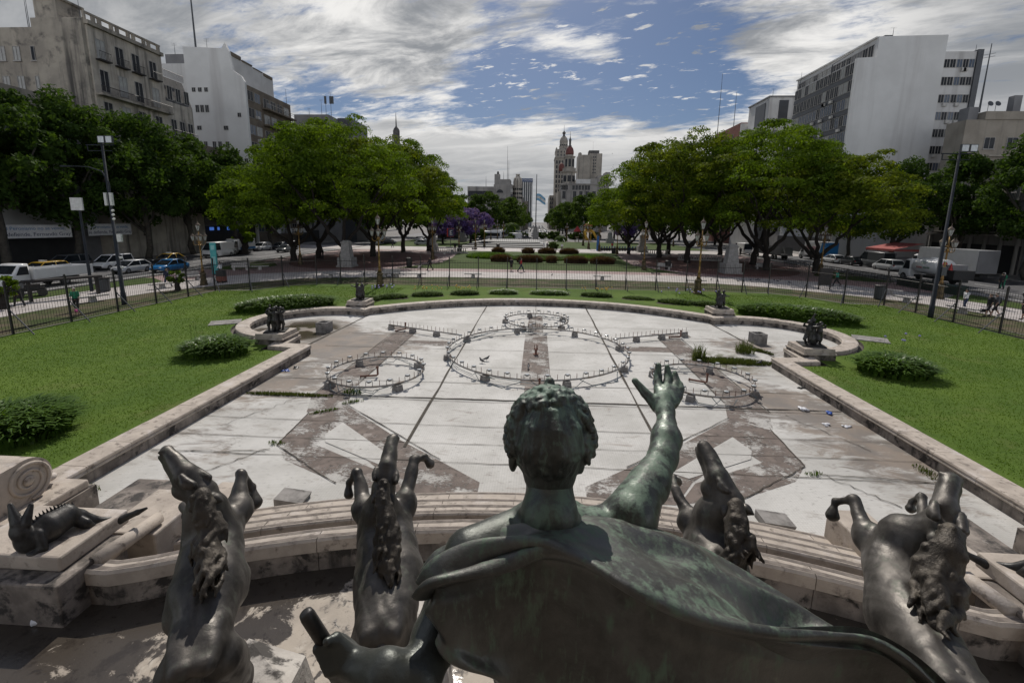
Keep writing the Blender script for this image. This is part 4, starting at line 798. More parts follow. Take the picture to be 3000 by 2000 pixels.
def caiman(s, lb):
    t = thing('caiman_statue', lb, 'animal statue', (s*7.50, 5.70, 1.9), 0, 'bronze caimans on the cheek walls', (.56, .40, .58))
    T = lambda x, y, z: np.array([s*-x*-1 if False else (x if s < 0 else -x), y, z])
    pr = [rcone(T(-.1, -.30, .30), T(.05, .25, .42), .33, .38), rcone(T(.05, .25, .42), T(.12, .85, .46), .38, .34), rcone(T(.12, .85, .46), T(.28, 1.15, .30), .30, .22),
          rcone(T(-.1, -.30, .30), T(-.15, -.42, .62), .30, .25), rcone(T(-.15, -.42, .62), T(-.16, -.40, .82), .24, .20),
          rcone(T(-.18, -.42, .86), T(-.40, -.30, 1.30), .18, .07, .02), rcone(T(-.02, -.36, .84), T(.02, -.12, 1.24), .15, .065, .02), elli(T(-.30, -.46, 1.0), (.05, .05, .05)),
          rcone(T(.12, -.20, .42), T(.30, -.30, .12), .2, .13, .03), rcone(T(.30, -.30, .12), T(.18, -.48, .05), .08, .08, .04), elli(T(.14, -.52, .05), (.14, .09, .05)),
          rcone(T(.20, .95, .35), T(.55, 1.0, .18), .2, .16, .03), rcone(T(.55, 1.0, .18), T(.62, 1.2, -.05), .15, .1, .03),
          rcone(T(.28, 1.15, .30), T(.60, 1.45, .0), .20, .15), rcone(T(.60, 1.45, .0), T(.95, 1.85, -.12), .15, .115), rcone(T(.95, 1.85, -.12), T(1.30, 2.2, -.02), .115, .08), rcone(T(1.30, 2.2, -.02), T(1.50, 2.35, .05), .08, .04)]
    for i in range(14):
        f = i/13; pr.append(rcone(T(-.12+.3*f, -.25+1.35*f, .66+.16*math.sin(f*3)), T(-.14+.3*f, -.27+1.35*f, .76+.17*math.sin(f*3)), .035, .012, .01))
    sculpt('body', pr, .018, m_bzd, t, .05)
caiman(-1, 'dark bronze caiman with gaping jaws on the left cheek wall'); caiman(1, 'dark bronze caiman at the right edge, only its raised tail showing clearly')
def scroll(s, lb):
    t = thing('stone_scroll', lb, 'stone scroll', (s*11.4, 8.05, 0), 0, 'carved stone scrolls ending the basin walls')
    f = lambda x: s*(11.9-x)-s*11.9
    mb = M(); mb.box(min(f(-.9), f(1.05)), max(f(-.9), f(1.05)), -1.6, 1.1, 0, .62); mk('plinth', mb, m_stoned, t)
    mb = M(); mb.box(min(f(-.85), f(1.0)), max(f(-.85), f(1.0)), -1.6, 1.0, .622, .82); o = mk('plinth_cap', mb, m_stone, t); bv = o.modifiers.new('edge', 'BEVEL'); bv.width = .04; bv.segments = 2
    mb = M(); cy, cz, R0 = .12, 1.30, .48
    prof = [(cy+R0*math.cos(a), cz+R0*math.sin(a)) for a in np.linspace(-math.pi/2, math.pi/2+.35, 22)]+[(-1.6, 1.62), (-1.6, .823), (cy, .823)]
    a, b = sorted((f(-.6), f(.62))); mb.prism(prof, a, b, 'x'); mk('scroll_body', mb, m_stone, t)
    for side in (f(.63), f(-.61)):
        pts = []; rs = []
        for i in range(64):
            th = -math.pi*.5+i*.27; r = R0*.92*(1-i/70.0); pts.append((side, cy+r*math.cos(th), cz+r*math.sin(th))); rs.append(.045*(1-i/110.0))
        mb = M(); mb.tube(pts, rs, 6); mb.ell((side, cy, cz), (.05, .11, .11)); mk('volute', mb, m_stone, t, True)
    pr = []; rg = np.random.default_rng(4)
    for i in range(26): c_ = np.array([f(rg.uniform(-.4, .4)), rg.uniform(-1.5, -.25), 1.70+rg.uniform(-.05, .04)]); pr.append(elli(c_, (rg.uniform(.05, .13), rg.uniform(.06, .16), rg.uniform(.04, .09))))
    for i in range(12): c_ = np.array([f(.62+rg.uniform(0, .05)), rg.uniform(-1.5, -.55), rg.uniform(.9, 1.5)]); pr.append(elli(c_, (.05, rg.uniform(.06, .14), rg.uniform(.05, .12))))
    for i in range(5): pr.append(elli(np.array([f(rg.uniform(-.2, .5)), .68+rg.uniform(-.06, .1), .9+rg.uniform(0, .12)]), (.09, .12, .08)))
    sculpt('carved_leaves', pr, .022, m_stone, t, .03)
scroll(-1, 'carved travertine scroll with spiral volute at the near end of the left wall'); scroll(1, 'carved travertine scroll at the near end of the right wall')
# litter
m_pl = sm('white_plastic', (.62, .63, .66), (.5, .5, .53), 6, .35); m_blue = sm('blue_plastic', (.03, .10, .42), (.02, .07, .3), 8, .4); m_blk = sm('black_plastic', (.02, .02, .022), (.03, .03, .03), 8, .4)
def crumple(name, x, y, z, size, mat, lb, cat='litter', flat=.4):
    size *= .75
    rg = np.random.default_rng(int(abs(x*97+y*13)));
    pr = [elli(rg.normal(0, .35, 3)*size*np.array([1, 1, flat])+[0, 0, size*flat*.5], (size*rg.uniform(.2, .5), size*rg.uniform(.2, .5), size*flat*rg.uniform(.3, .6))) for i in range(8)]
    V, Q = sdf_mesh(pr, size*.1, size*.08); o = npmesh(name, V, Q, mat); o.location = (x, y, z); return tag(o, lb, cat, 'scraps of litter in the basin')
crumple('plastic_bag', *G(838, 1087, 0)[:2], .0, .22, m_blue, 'crumpled blue plastic scrap beside the left coping wall')
crumple('plastic_bag', *G(868, 1078, 0)[:2], .0, .25, m_blk, 'crumpled black plastic bag near the blue scrap on the left')
crumple('plastic_bag', *G(2432, 1212, 0)[:2], .0, .2, m_blue, 'crumpled blue plastic scrap on the mossy floor at right')
crumple('paper_scrap', *G(2355, 1202, 0)[:2], .0, .26, m_pl, 'white plastic scrap on the mossy floor, left of the blue one')
crumple('paper_scrap', *G(2480, 1250, 0)[:2], .0, .24, m_pl, 'white plastic scrap at right, nearest the right coping wall', flat=.2)
crumple('paper_scrap', *G(2420, 1244, 0)[:2], .0, .24, m_pl, 'flattened white plastic scrap just nearer than the blue one at right', flat=.2)
crumple('paper_scrap', *G(2350, 1137, 0)[:2], .0, .22, m_blk, 'dark crumpled rag against the right coping wall')
mb = M(); mb.tube([(-.13, 0, .05), (-.12, 0, .05), (.12, 0, .05), (.13, 0, .05)], [.035, .055, .055, .035], 10); o = tag(mk('drink_can', mb, m_pl, None, True), 'crushed white drink can on the wet stone floor at lower left', 'can'); p = G(128, 1822, 1.0); o.location = p; o.rotation_euler.z = .45
mb = M(); mb.tube([(-.12, 0, .04), (.04, 0, .04), (.07, 0, .04), (.14, 0, .03)], [.045, .045, .02, .015], 10); o = tag(mk('bottle', mb, m_blk, None, True), 'dark bottle lying at the foot of the curved rim behind the horses', 'bottle'); o.location = G(1232, 1613, 1.0); o.rotation_euler.z = .2
# ------------------------------------------------------------- pigeons
m_pig = sm('pigeon_grey', (.06, .06, .07), (.035, .035, .04), 14, .6)
def pigeon_mesh():
    pr = [rcone((-.09, 0, .11), (.05, 0, .14), .035, .055), rcone((.05, 0, .14), (.11, 0, .21), .045, .028), elli((.125, 0, .225), (.028, .024, .025)), rcone((.14, 0, .225), (.17, 0, .215), .010, .004), rcone((-.08, 0, .11), (-.21, 0, .09), .03, .016), rcone((.0, .02, .09), (.0, .02, .01), .008, .008), rcone((.0, -.02, .09), (.0, -.02, .01), .008, .008)]
    return sdf_mesh(pr, .011, .015)
V, Q = pigeon_mesh(); pig = None
for px, py, z, rz, lb in ((1425, 1057, 0, .4, 'dark pigeon inside the largest ring, right bird of the pair'), (1412, 1063, 0, 2.6, 'dark pigeon inside the largest ring, left bird of the pair'), (1548, 1081, 0, 1.5, 'dark pigeon by the near edge of the largest ring'), (2224, 1069, 0, .3, 'dark pigeon standing by the end of the right coping wall'), (2083, 822, .36, 1, None), (2161, 826, .36, 2, None), (2198, 824, .36, 1, None), (2218, 822, .36, .2, None), (2224, 824, .36, 1.2, None), (2268, 823, .36, .4, None), (2278, 826, .36, 3, None), (2286, 822, .36, .3, None), (2312, 830, .36, 2.2, None), (1617, 808, .36, .8, 'pigeon landing on the pale path behind the fence at centre'), (1072, 1068, 0, .5, None), (1122, 1058, 0, .5, None)):
    if lb is None and z == 0: continue
    if pig is None: pig = npmesh('pigeon', V, Q, m_pig, None, True); o = pig
    else: o = pig.copy(); col.objects.link(o)
    o.location = G(px, py, z); o.rotation_euler.z = rz; o.scale = (1.1,)*3
    tag(o, lb or 'dark pigeon on the pale path behind the fence, in the flock at right', 'pigeon', 'pigeons about the basin' if lb else 'pigeon flock on the path at right')
# ------------------------------------------------------------- iron fence round the lawn
m_iron = sm('dark_iron', (.018, .017, .018), (.03, .024, .022), 5, .6, .2)
m_grey = sm('grey_paint', (.055, .06, .066), (.045, .05, .055), 4, .5, .1)
fpath = []
for a, b in zip(FENCE[:-1], FENCE[1:]):
    a = Vector(a); b = Vector(b); n = max(1, round((b-a).length/3.18)); fpath += [a+(b-a)*i/n for i in range(n)]
fpath.append(Vector(FENCE[-1]))
fence = thing('iron_fence', 'tall black iron picket fence with braced posts enclosing the fountain lawn', 'fence', (0, 20, .35))
FO = (0, 20, .35)
for i, p in enumerate(fpath):
    mb = M(); mb.boxr((p.x, p.y, .345), (.09, .09, 2.85)); mb.boxr((p.x, p.y, 3.195), (.12, .12, .05)); mb.ell((p.x, p.y, 3.29), (.06, .06, .06), 6, 4); mk('post', mb, m_iron, fence, False, FO)
    if i < len(fpath)-1:
        q2 = fpath[i+1]; d = (q2-p); L = d.length; u = d/L; n = int(L/.155); mb = M()
        for z in (.62, 2.72): mb.tube([(p.x, p.y, z), (q2.x, q2.y, z)], .022, 4)
        for k in range(1, n):
            c_ = p+u*(L*k/n); mb.tube([(c_.x, c_.y, .42), (c_.x, c_.y, 2.9), (c_.x, c_.y, 3.04)], [.0115, .0115, .003], 4, False)
        mk('picket_panel', mb, m_iron, fence, False, FO)
    if 0 < i < len(fpath)-1:
        t_ = (fpath[i+1]-fpath[i-1]).normalized(); inn_ = Vector((t_.y, -t_.x)); e = p+inn_*1.25
        mb = M(); mb.tube([(p.x, p.y, 1.75), (e.x, e.y, .35)], .035, 5); mk('brace', mb, m_grey, fence, False, FO)
# ------------------------------------------------------------- candelabra lamps
m_gold = sm('gilded_iron', (.30, .185, .06), (.17, .10, .035), 3, .38, .55, .2, 30)
m_goldd = sm('dark_gilded_iron', (.11, .08, .035), (.06, .045, .025), 3, .5, .5, .2, 30)
m_pane = sm('lantern_glass', (.42, .43, .42), (.33, .34, .33), 5, .2)
m_cap = sm('lantern_cap', (.16, .12, .09), (.10, .08, .06), 5, .5, .4)
def lantern(t, x, y, z, k=1.0):
    mb = M(); mb.lathe([(.06*k, 0), (.10*k, .04*k), (.05*k, .07*k)], 6, (x, y, z)); mb.lathe([(.24*k, .56*k), (.25*k, .60*k), (.15*k, .74*k), (.06*k, .82*k), (.05*k, .88*k), (.025*k, .9*k), (.01*k, 1.12*k)], 6, (x, y, z))
    for a in range(6): c_, s_ = math.cos(a*1.0472), math.sin(a*1.0472); mb.tube([(x+.10*k*c_, y+.10*k*s_, z+.06*k), (x+.22*k*c_, y+.22*k*s_, z+.57*k)], .014*k, 4)
    o = mk('lantern', mb, m_cap, t); mb = M(); mb.lathe([(.09*k, .06*k), (.205*k, .565*k)], 6, (x, y, z)); mk('lantern_glass', mb, m_pane, o)
def candelabra(name, lb, loc, mat, tall=True):
    t = thing(name, lb, 'lamp post', loc, random.random(), 'ornate candelabra lamp posts')
    mb = M(); mb.lathe([(.42, 0), (.42, .12), (.36, .16), (.33, .5), (.36, .55), (.30, .62), (.27, 1.15), (.33, 1.22), (.30, 1.32), (.2, 1.42), (.22, 1.5)], 8); mk('base', mb, m_goldd if tall else mat, t)
    mb = M(); mb.lathe([(.16, 1.5), (.19, 1.62), (.11, 1.72), (.12, 1.95), (.16, 2.0), (.09, 2.08), (.085, 3.0), (.13, 3.06), (.08, 3.12), (.07, 4.55), (.14, 4.62), (.15, 4.8), (.08, 4.9), (.07, 5.2), (.11, 5.26), (.06, 5.34), (.05, 6.0)], 10); mk('column', mb, mat, t, True)
    for a in range(4):
        c_, s_ = math.cos(a*math.pi/2), math.sin(a*math.pi/2); R0 = .58
        mb = M(); mb.tube([(c_*r, s_*r, z) for r, z in ((.06, 4.75), (.22, 4.5), (.42, 4.48), (R0, 4.65), (R0, 4.95))], [.04, .035, .03, .03, .03], 6); mb.tube([(c_*r, s_*r, z) for r, z in ((.05, 5.2), (.2, 5.05), (.3, 4.85), (.2, 4.75))], .018, 5); mk('arm', mb, mat, t, True)
        lantern(t, c_*R0, s_*R0, 4.93, .92)
    lantern(t, 0, 0, 6.0, 1.08); return t
lamp0 = candelabra('candelabra_lamp', 'ornate five-lantern lamp post inside the fence line, left of centre', tuple(G(1114, 839)), m_gold)
LAMPS = [((2043, 860), 'ornate five-lantern lamp post inside the fence line, right of centre', 1.0), ((598, 835), 'gold five-lantern lamp post between the turquoise totem and the white bench', .87), ((2750, 875), 'gold five-lantern lamp post in front of the tank truck', .95), ((1885, 790), 'gold lamp post at the edge of the right tree court', .98), ((1268, 760), 'gold lamp post beside the left tree court, next to the stone pier', .98), ((881, 775), 'gold lamp post under the big left crown, lantern head hidden by leaves', .95), ((2402, 806), 'gold lamp post under the right crowns, near the black litter bin', .95),
         ((1345, 735), 'dark gold lamp post nearest the left end of the walkway', .95), ((1393, 730), 'gold lamp post before the pool terrace, second along the walkway', 1.0), ((1419, 724), 'wide-armed gold lamp post on the pool terrace steps', 1.0), ((1438, 709), 'gold lamp post behind the pool terrace, under the purple tree', 1.0), ((1457, 707), 'gold lamp post in front of the grey coach', 1.0), ((1475, 705), 'gold lamp post before the little palm', .95),
         ((1708, 720), 'gold lamp post left of the yellow slide', 1.0), ((1724, 730), 'gold lamp post just nearer than the yellow slide', 1.0), ((1755, 736), 'dark gold lamp post at the left end of the blue bike docks', .95), ((1807, 745), 'dark gold lamp post behind the right flower bed', 1.0), ((1831, 708), 'distant gold lamp post behind the blue bike docks', .9), ((1660, 706), 'distant gold lamp post left of the red playground roof', .9), ((1972, 722), 'gold lamp post among the right trunks', .95)]
for (px, py), lb, k in LAMPS: dup(lamp0, G(px, py), random.random(), lb, 'ornate candelabra lamp posts', k)
# ------------------------------------------------------------- tall floodlight poles
m_pole = sm('blue_grey_steel', (.035, .04, .048), (.028, .032, .04), 3, .8, .0, spec=.12)
m_lens = sm('floodlight_lens', (.55, .58, .60), (.45, .47, .5), 5, .2); m_whbox = sm('white_box', (.62, .62, .60), (.52, .52, .5), 5, .5)
def pole(lb, loc, s, arm):
    t = thing('floodlight_pole', lb, 'floodlight pole', loc, 0, 'tall steel floodlight poles'); t['label'] = lb
    mb = M(); mb.tube([(0, 0, 0), (0, 0, .9), (0, 0, .92), (0, 0, 5.2), (0, 0, 5.21), (0, 0, 11.8)], [.17, .17, .14, .12, .095, .08], 10); mk('mast', mb, m_pole, t, True)
    mb = M(); mb.tube([(-1.2, 0, 11.5), (.9, 0, 11.5)], .04, 6); mb.tube([(-1.1, 0, 11.1), (.7, 0, 11.1)], .03, 6); mb.tube([(-1.1, 0, 11.1), (-1.1, 0, 11.5)], .03, 5); mk('crossbar', mb, m_pole, t)
    for x in (.15, .72):
        mb = M(); mb.boxr((x, -.12, 11.6), (.5, .14, .5)); o = mk('floodlight', mb, m_grey, t); mb = M(); mb.boxr((x, -.195, 11.65), (.42, .012, .4)); mk('floodlight_lens', mb, m_lens, o)
    if arm:
        mb = M(); mb.tube([(.12, 0, 6.5), (.11, 0, 8.9), (-.3, 0, 9.7), (-1.3, 0, 10.0), (-2.6, 0, 10.05)], [.05, .05, .045, .04, .03], 6); mb.boxr((-2.9, 0, 9.98), (.8, .25, .1)); mk('lamp_arm', mb, m_pole, t, True)
    for x, z, w, h in ((-.17, 7.3, .18, .9), (.24, 7.3, .18, .9), (.45, 4.7, .32, .55)) if arm else ((.25, 3.1, .35, .6),):
        mb = M(); mb.boxr((x, -.1, z), (w, .16, h)); mk('equipment_box', mb, m_whbox if arm else m_grey, t)
    for z in (6.4, 6.7, 7.0, 3.6, 2.9) if arm else (4.2,):
        mb = M(); mb.tube([(0, 0, z), (.32 if z < 4 else .2, -.12, z)], .025, 5); mb.ell((.36 if z < 4 else .24, -.14, z-.06), (.10, .10, .09), 8, 6); mk('camera_dome', mb, m_whbox, t)
    return t
pole('tall grey floodlight pole with curved side lamp behind the left fence', tuple(G(365, 892)), -1, True)
pole('tall grey floodlight pole behind the right fence, in front of the tank truck', tuple(G(2725, 930)), 1, False)
# sign on a post
p = G(270, 853); t = thing('sign_post', 'square pale sign board on a tall dark post behind the left fence', 'sign', tuple(p)); mb = M(); mb.tube([(0, 0, 0), (0, 0, 7.4)], [.13, .08], 8); mk('post', mb, m_pole, t)
mb = M(); mb.boxr((-.05, -.12, 7.0), (1.05, .12, 1.05)); mk('board', mb, m_whbox, t)
p = G(632, 805); t = thing('totem_sign', 'turquoise bus stop totem behind the left fence', 'sign', tuple(p), .2); mb = M(); mb.boxr((0, 0, .1), (.62, .18, 3.6)); mk('panel', mb, sm('turquoise_paint', (.04, .33, .33), (.03, .27, .28), 3, .4), t)
mb = M(); mb.boxr((0, 0, 0), (.5, .25, .1)); mk('foot', mb, m_grey, t); mb = M(); mb.boxr((0, -.10, 2.9), (.38, .02, .5)); mb.boxr((0, -.10, 1.2), (.40, .02, .9)); mk('notice', mb, sm('pale_turquoise', (.25, .5, .5), (.2, .42, .42), 3), t)
# ------------------------------------------------------------- benches, bins, cabinets
m_bench = sm('bench_stone', (.42, .40, .38), (.33, .31, .29), 5, .7)
def bench(lb, loc, rz, L=2.0, legs=1, grp='pale stone slab benches'):
    t = thing('stone_bench', lb, 'bench', loc, rz, grp); mb = M(); mb.boxr((0, 0, .40), (L, .55, .10)); o = mk('seat', mb, m_bench, t)
    for i in range(legs): x = 0 if legs == 1 else -L*.33+L*.66*i/(legs-1); mb = M(); mb.boxr((x, 0, 0), (.42, .4, .40), 0, .8); mk('leg', mb, m_bench, t)
    return t
b0 = bench('pale slab bench at the centre of the path, left of the walking pair', tuple(G(1386, 813)), 0)
for px, py, rz, lb in ((1764, 820, 0, 'pale slab bench on the path between fence and flower bed, right of centre'), (2040, 833, 0, 'pale slab bench half hidden by the lamp post right of centre'), (969, 813, .05, 'pale slab bench on the path left of the double bench'), (272, 884, 1.3, 'pale slab bench behind the left fence near the woman in green'), (476, 845, 1.15, 'pale slab bench behind the left fence by the man in dark blue'), (2655, 886, -1.2, 'pale slab bench behind the right fence near the grey litter bin'), (2819, 918, -1.35, 'pale slab bench behind the right fence beside the woman in white'), (2605, 862, -1.1, 'pale slab bench in the grass behind the grey litter bin'), (1325, 738, .1, 'pale slab bench left of the flower bed, beyond the dark court'), (1302, 745, .3, 'pale slab bench at the shady edge of the left court'), (1385, 731, 0, 'pale slab bench before the pool terrace'), (762, 790, .4, 'pale slab bench on the left court by the leaning trunk')):
    dup(b0, G(px, py), rz, lb, 'pale stone slab benches')
bench('long double slab bench on the path just right of the left lamp post', tuple(G(1190, 812)), 0, 4.6, 2)
def armbench(lb, loc, rz):
    t = thing('stone_bench', lb, 'bench', loc, rz, 'white stone benches with backs'); mb = M(); mb.boxr((0, 0, .42), (2.0, .6, .1)); mk('seat', mb, m_bench, t); mb = M(); mb.boxr((0, .3, .3), (2.0, .12, .62)); mk('backrest', mb, m_bench, t)
    for x in (-.7, .7): mb = M(); mb.boxr((x, 0, 0), (.25, .5, .42)); mk('leg', mb, m_bench, t)
armbench('white stone bench with a back, left of the gold lamp by the turquoise totem', tuple(G(556, 822)), 1.0); armbench('white stone bench with a back, just right of the left lamp post', tuple(G(1146, 812)), 0.0)
armbench('white stone bench with a back on the shaded left court', tuple(G(705, 792)), .5); armbench('white stone bench with a back on the shaded right court', tuple(G(1945, 790)), -.4); armbench('white stone bench with a back beside the right monument pier', tuple(G(2235, 790)), -.6)
def bin_(lb, loc, mat):
    t = thing('litter_bin', lb, 'litter bin', loc, random.random(), 'park litter bins'); mb = M(); mb.lathe([(.36, .05), (.40, .1), (.42, 1.15), (.40, 1.18)], 12); mk('body', mb, mat, t, False); mb = M(); mb.lathe([(.44, 1.19), (.44, 1.27), (.28, 1.34)], 12); mk('lid', mb, m_iron, t); return t
bin_('grey litter bin on the path behind the left fence, by the sign post', tuple(G(308, 854)), m_grey); bin_('grey ribbed litter bin on the path behind the right fence', tuple(G(2574, 877)), m_grey); bin_('dark litter bin on the left court beside the lamp', tuple(G(1199, 782)), m_iron); bin_('dark litter bin on the right court', tuple(G(1956, 790)), m_iron); bin_('dark litter bin at the right end of the flower bed', tuple(G(1797, 743)), m_iron)
bin_('dark litter bin before the pool terrace', tuple(G(1459, 731)), m_iron); bin_('dark litter bin beside the lamp at the far edge of the left court', tuple(G(1348, 737)), m_iron)
t = thing('notice_board', 'black board on two legs on the path behind the right fence', 'sign', tuple(G(2414, 848)), .1); mb = M(); mb.boxr((0, 0, .45), (1.35, .12, 1.75)); mk('board', mb, m_iron, t)
for x in (-.6, .6): mb = M(); mb.boxr((x, 0, 0), (.1, .1, .45)); mk('leg', mb, m_iron, t)
# black railing and planter trough along the right road; long dark table and cart on the left
t = thing('low_railing', 'low black railing with a planter along the right road', 'railing', (40.4, 60, .35)); 
for z in (.5, .95): mb = M(); mb.tube([(40.2, 46, z+.35), (40.4, 76, z+.35)], .05, 4); mk('rail', mb, m_iron, t, False, (40.4, 60, .35))
mb = M()
for k in range(60): mb.tube([(40.2+k*.2/60, 46+k*.5, .35), (40.2+k*.2/60, 46+k*.5, 1.4)], .025, 4)
mk('bar_panel', mb, m_iron, t, False, (40.4, 60, .35))
t = thing('planter_trough', 'long dark green planter trough at the right road edge', 'planter', (41.2, 49, .35), 0); mb = M(); mb.boxr((0, 0, 0), (.9, 7.5, .85)); mk('trough', mb, sm('dark_green_paint', (.012, .03, .02), (.01, .022, .016), 3, .6), t)
t = thing('drinks_cart', 'low dark cart with four wheels on the path behind the left fence', 'cart', tuple(G(93, 868)), .9)
mb = M(); mb.boxr((0, 0, .45), (1.7, .8, .25)); mb.boxr((.1, 0, .7), (.9, .6, .3)); mk('body', mb, m_iron, t)
for x in (-.65, .65):
    for y in (-.45, .45): mb = M(); mb.tube([(x, y-.07, .3), (x, y+.07, .3)], .3, 12); mk('wheel', mb, m_blk, t)
t = thing('long_table', 'long dark tabletop on trestles behind the left fence', 'table', (-37.7, 33.4, .35), R_(63)); mb = M(); mb.boxr((0, 0, 1.5), (4.6, .7, .16)); mk('tabletop', mb, m_iron, t)
for x in (-2.0, 2.0): mb = M(); mb.boxr((x, 0, 0), (.14, .5, 1.5)); mk('leg', mb, m_iron, t)
# ------------------------------------------------------------- small monuments
def pier(lb, loc, k=1.0, h=5.2):
    t = thing('monument_pier', lb, 'monument', loc, 0, 'stone monument piers', k); mb = M(); mb.boxr((0, 0, 0), (3.2, 3.2, .35)); mb.boxr((0, 0, .352), (2.8, 2.8, 1.5)); mk('base_block', mb, m_pier, t)
    mb = M(); mb.boxr((0, 0, 1.854), (2.0, 2.0, h-2.4), 0, .72); mb.boxr((0, 0, h-.54), (1.75, 1.75, .25)); mb.boxr((0, 0, h-.285), (1.5, 1.5, .3), 0, .6); mk('shaft', mb, m_pier, t)
    mb = M(); mb.lathe([(.3, 0), (.42, .03), (.42, .06), (.3, .08)], 12); mb.xf(Matrix.Translation((0, -1.0, 2.5)) @ Matrix.Rotation(math.pi/2, 4, 'X')); mk('wreath', mb, m_pier, t); return t
m_pier = sm('grey_marble', (.31, .30, .285), (.22, .21, .20), 2, .7, 0, .2, 20)
pier('grey marble monument pier in front of the left tree court', tuple(G(1018, 781)), .7); pier('grey marble monument pier in front of the right tree court', tuple(G(2138, 800)), .75)
pier('weathered stone pier at the far right edge of the tree court by the bike docks', tuple(G(1880, 738)), .72, 5.6); pier('dark stone pier behind the left lamp, at the far edge of the court', tuple(G(1268, 733)), .72, 5.2); pier('small pale stone pier in the far lawn right of the slide', tuple(G(1786, 712)), .8, 4.4); pier('small stone pier left of the pool terrace by the subway sign', tuple(G(1356, 708)), .9, 5.2); pier('small stone pier far behind the slide', tuple(G(1752, 702)), .8, 4.6)
def balustrade(lb, a, b):
    a = Vector(a); b = Vector(b); L = (b-a).length; t = thing('stone_balustrade', lb, 'balustrade', (a.x, a.y, .36), math.atan2(b.y-a.y, b.x-a.x), 'stone balustrades on the courts')
    mb = M(); mb.boxr((L/2, 0, 0), (L, .45, .25)); mk('plinth', mb, m_pier, t); mb = M(); mb.boxr((L/2, 0, .95), (L, .4, .16)); mk('rail', mb, m_pier, t)
    for i in range(int(L/.42)): mb = M(); mb.lathe([(.07, .25), (.13, .45), (.06, .75), (.09, .95)], 6, (.25+i*.42, 0, 0)); mk('baluster', mb, m_pier, t)
balustrade('stone balustrade under the left trees', (-21.5, 90.5), (-14.0, 90.5)); balustrade('stone balustrade under the right trees', (25.5, 83), (33, 82)); balustrade('stone balustrade behind the right lamp trunk row', (21.5, 95), (27, 94))
# pool terrace beyond the flower bed
t = thing('pool_terrace', 'low stepped grey pool terrace with dark bands beyond the flower bed', 'fountain', (-8, 128, .36)); m_terr = sm('grey_granite', (.10, .10, .095), (.07, .07, .068), 1.5, .6); m_terrd = sm('dark_granite', (.045, .05, .045), (.03, .034, .03), 1.5, .5)
for k in range(4):
    mb = M(); mb.box(-19.5+k*1.2, 2.6-k*.6, 112.5+k*4.6, 148, .36+k*.2, .56+k*.2); mk('terrace_step', mb, m_terrd if k % 2 == 0 else m_terr, t, False, (-8, 128, .36)); mb = M(); mb.box(-19.6+k*1.2, 2.7-k*.6, 112.4+k*4.6, 113.3+k*4.6, .562+k*.2, .60+k*.2); mk('step_nosing', mb, m_terr, t, False, (-8, 128, .36))
mb = M()
for k in range(34): mb.tube([(-16+k*.55, 128.5, 1.1), (-16+k*.55, 128.5, 2.1)], .03, 4)
mb.tube([(-16, 128.5, 2.1), (2.2, 128.5, 2.1)], .04, 4); mk('railing', mb, m_grey, t, False, (-8, 128, .36))
# flag
t = thing('flagpole', 'tall slim flagpole with a flag at half mast at the centre of the square', 'flagpole', (-.7, 154, .36)); mb = M(); mb.tube([(0, 0, 2.0), (0, 0, 22)], [.2, .1], 8); mk('mast', mb, m_grey, t); mb = M(); mb.boxr((0, 0, 0), (2.0, 2.0, 3.2)); mb.boxr((0, 0, 3.2), (1.4, 1.4, 1.6)); mk('plinth', mb, m_pier, t)
mb = M(); nx, nz = 16, 9; vs = []
for i in range(nx+1):
    for j in range(nz+1):
        u, w = i/nx, j/nz; vs.append((u*3.1, .25*math.sin(u*7)*u, 15.6-w*2.3-1.2*u*u+.25*math.sin(u*5+w)))
mb.add(vs, [(i*(nz+1)+j, (i+1)*(nz+1)+j, (i+1)*(nz+1)+j+1, i*(nz+1)+j+1) for i in range(nx) for j in range(nz)])
mb.m = [0 if j in (0, 1, 2, 6, 7, 8) else 1 for i in range(nx) for j in range(nz)]
for i in (6, 7): mb.m[i*nz+4] = 2
fl = mk('flag', mb, [sm('sky_blue_cloth', (.20, .42, .62), (.17, .36, .55), 3), sm('white_cloth', (.7, .7, .7), (.6, .6, .62), 3), sm('sun_gold', (.45, .28, .05), (.4, .25, .05), 3)], t, True)
# playground
m_yel = sm('yellow_plastic', (.62, .36, .02), (.5, .28, .02), 3, .4); m_red = sm('red_plastic', (.42, .03, .025), (.35, .025, .02), 3, .4)
p = G(1722, 702); t = thing('playground_tower', 'playground tower with red roof and two yellow tube slides', 'playground', (p.x*.92, p.y*.92, .36), 0)
mb = M(); [mb.tube([(x, y, 0), (x, y, 5.2)], .09, 6) for x in (-1, 1) for y in (-1, 1)]; mb.boxr((0, 0, 3.0), (2.2, 2.2, .2)); mk('frame', mb, m_yel, t)
mb = M(); mb.lathe([(1.5, 5.2), (1.2, 5.7), (.5, 6.3), (.1, 6.5)], 8); mk('roof', mb, m_red, t)
for s in (-1, 1): mb = M(); mb.tube([(s*.6, -1, 3.9), (s*1.4, -1.6, 3.4), (s*2.4 if s > 0 else -1.0, -2.4, 1.7), (s*3.2 if s > 0 else -.4, -3, .4)], .42, 8); mk('slide', mb, m_yel, t, True)
p2 = G(1690, 704); t = thing('playground_tower', 'smaller red-roofed play tower left of the yellow slides', 'playground', (p2.x*.92, p2.y*.92, .36), 0); mb = M(); [mb.tube([(x, y, 0), (x, y, 3.6)], .08, 6) for x in (-.6, .6) for y in (-.6, .6)]; mb.boxr((0, 0, 1.4), (1.3, 1.3, .15)); mk('frame', mb, m_goldd, t); mb = M(); mb.lathe([(1.3, 3.4), (.9, 4.0), (.1, 5.2)], 4); mk('roof', mb, m_red, t)
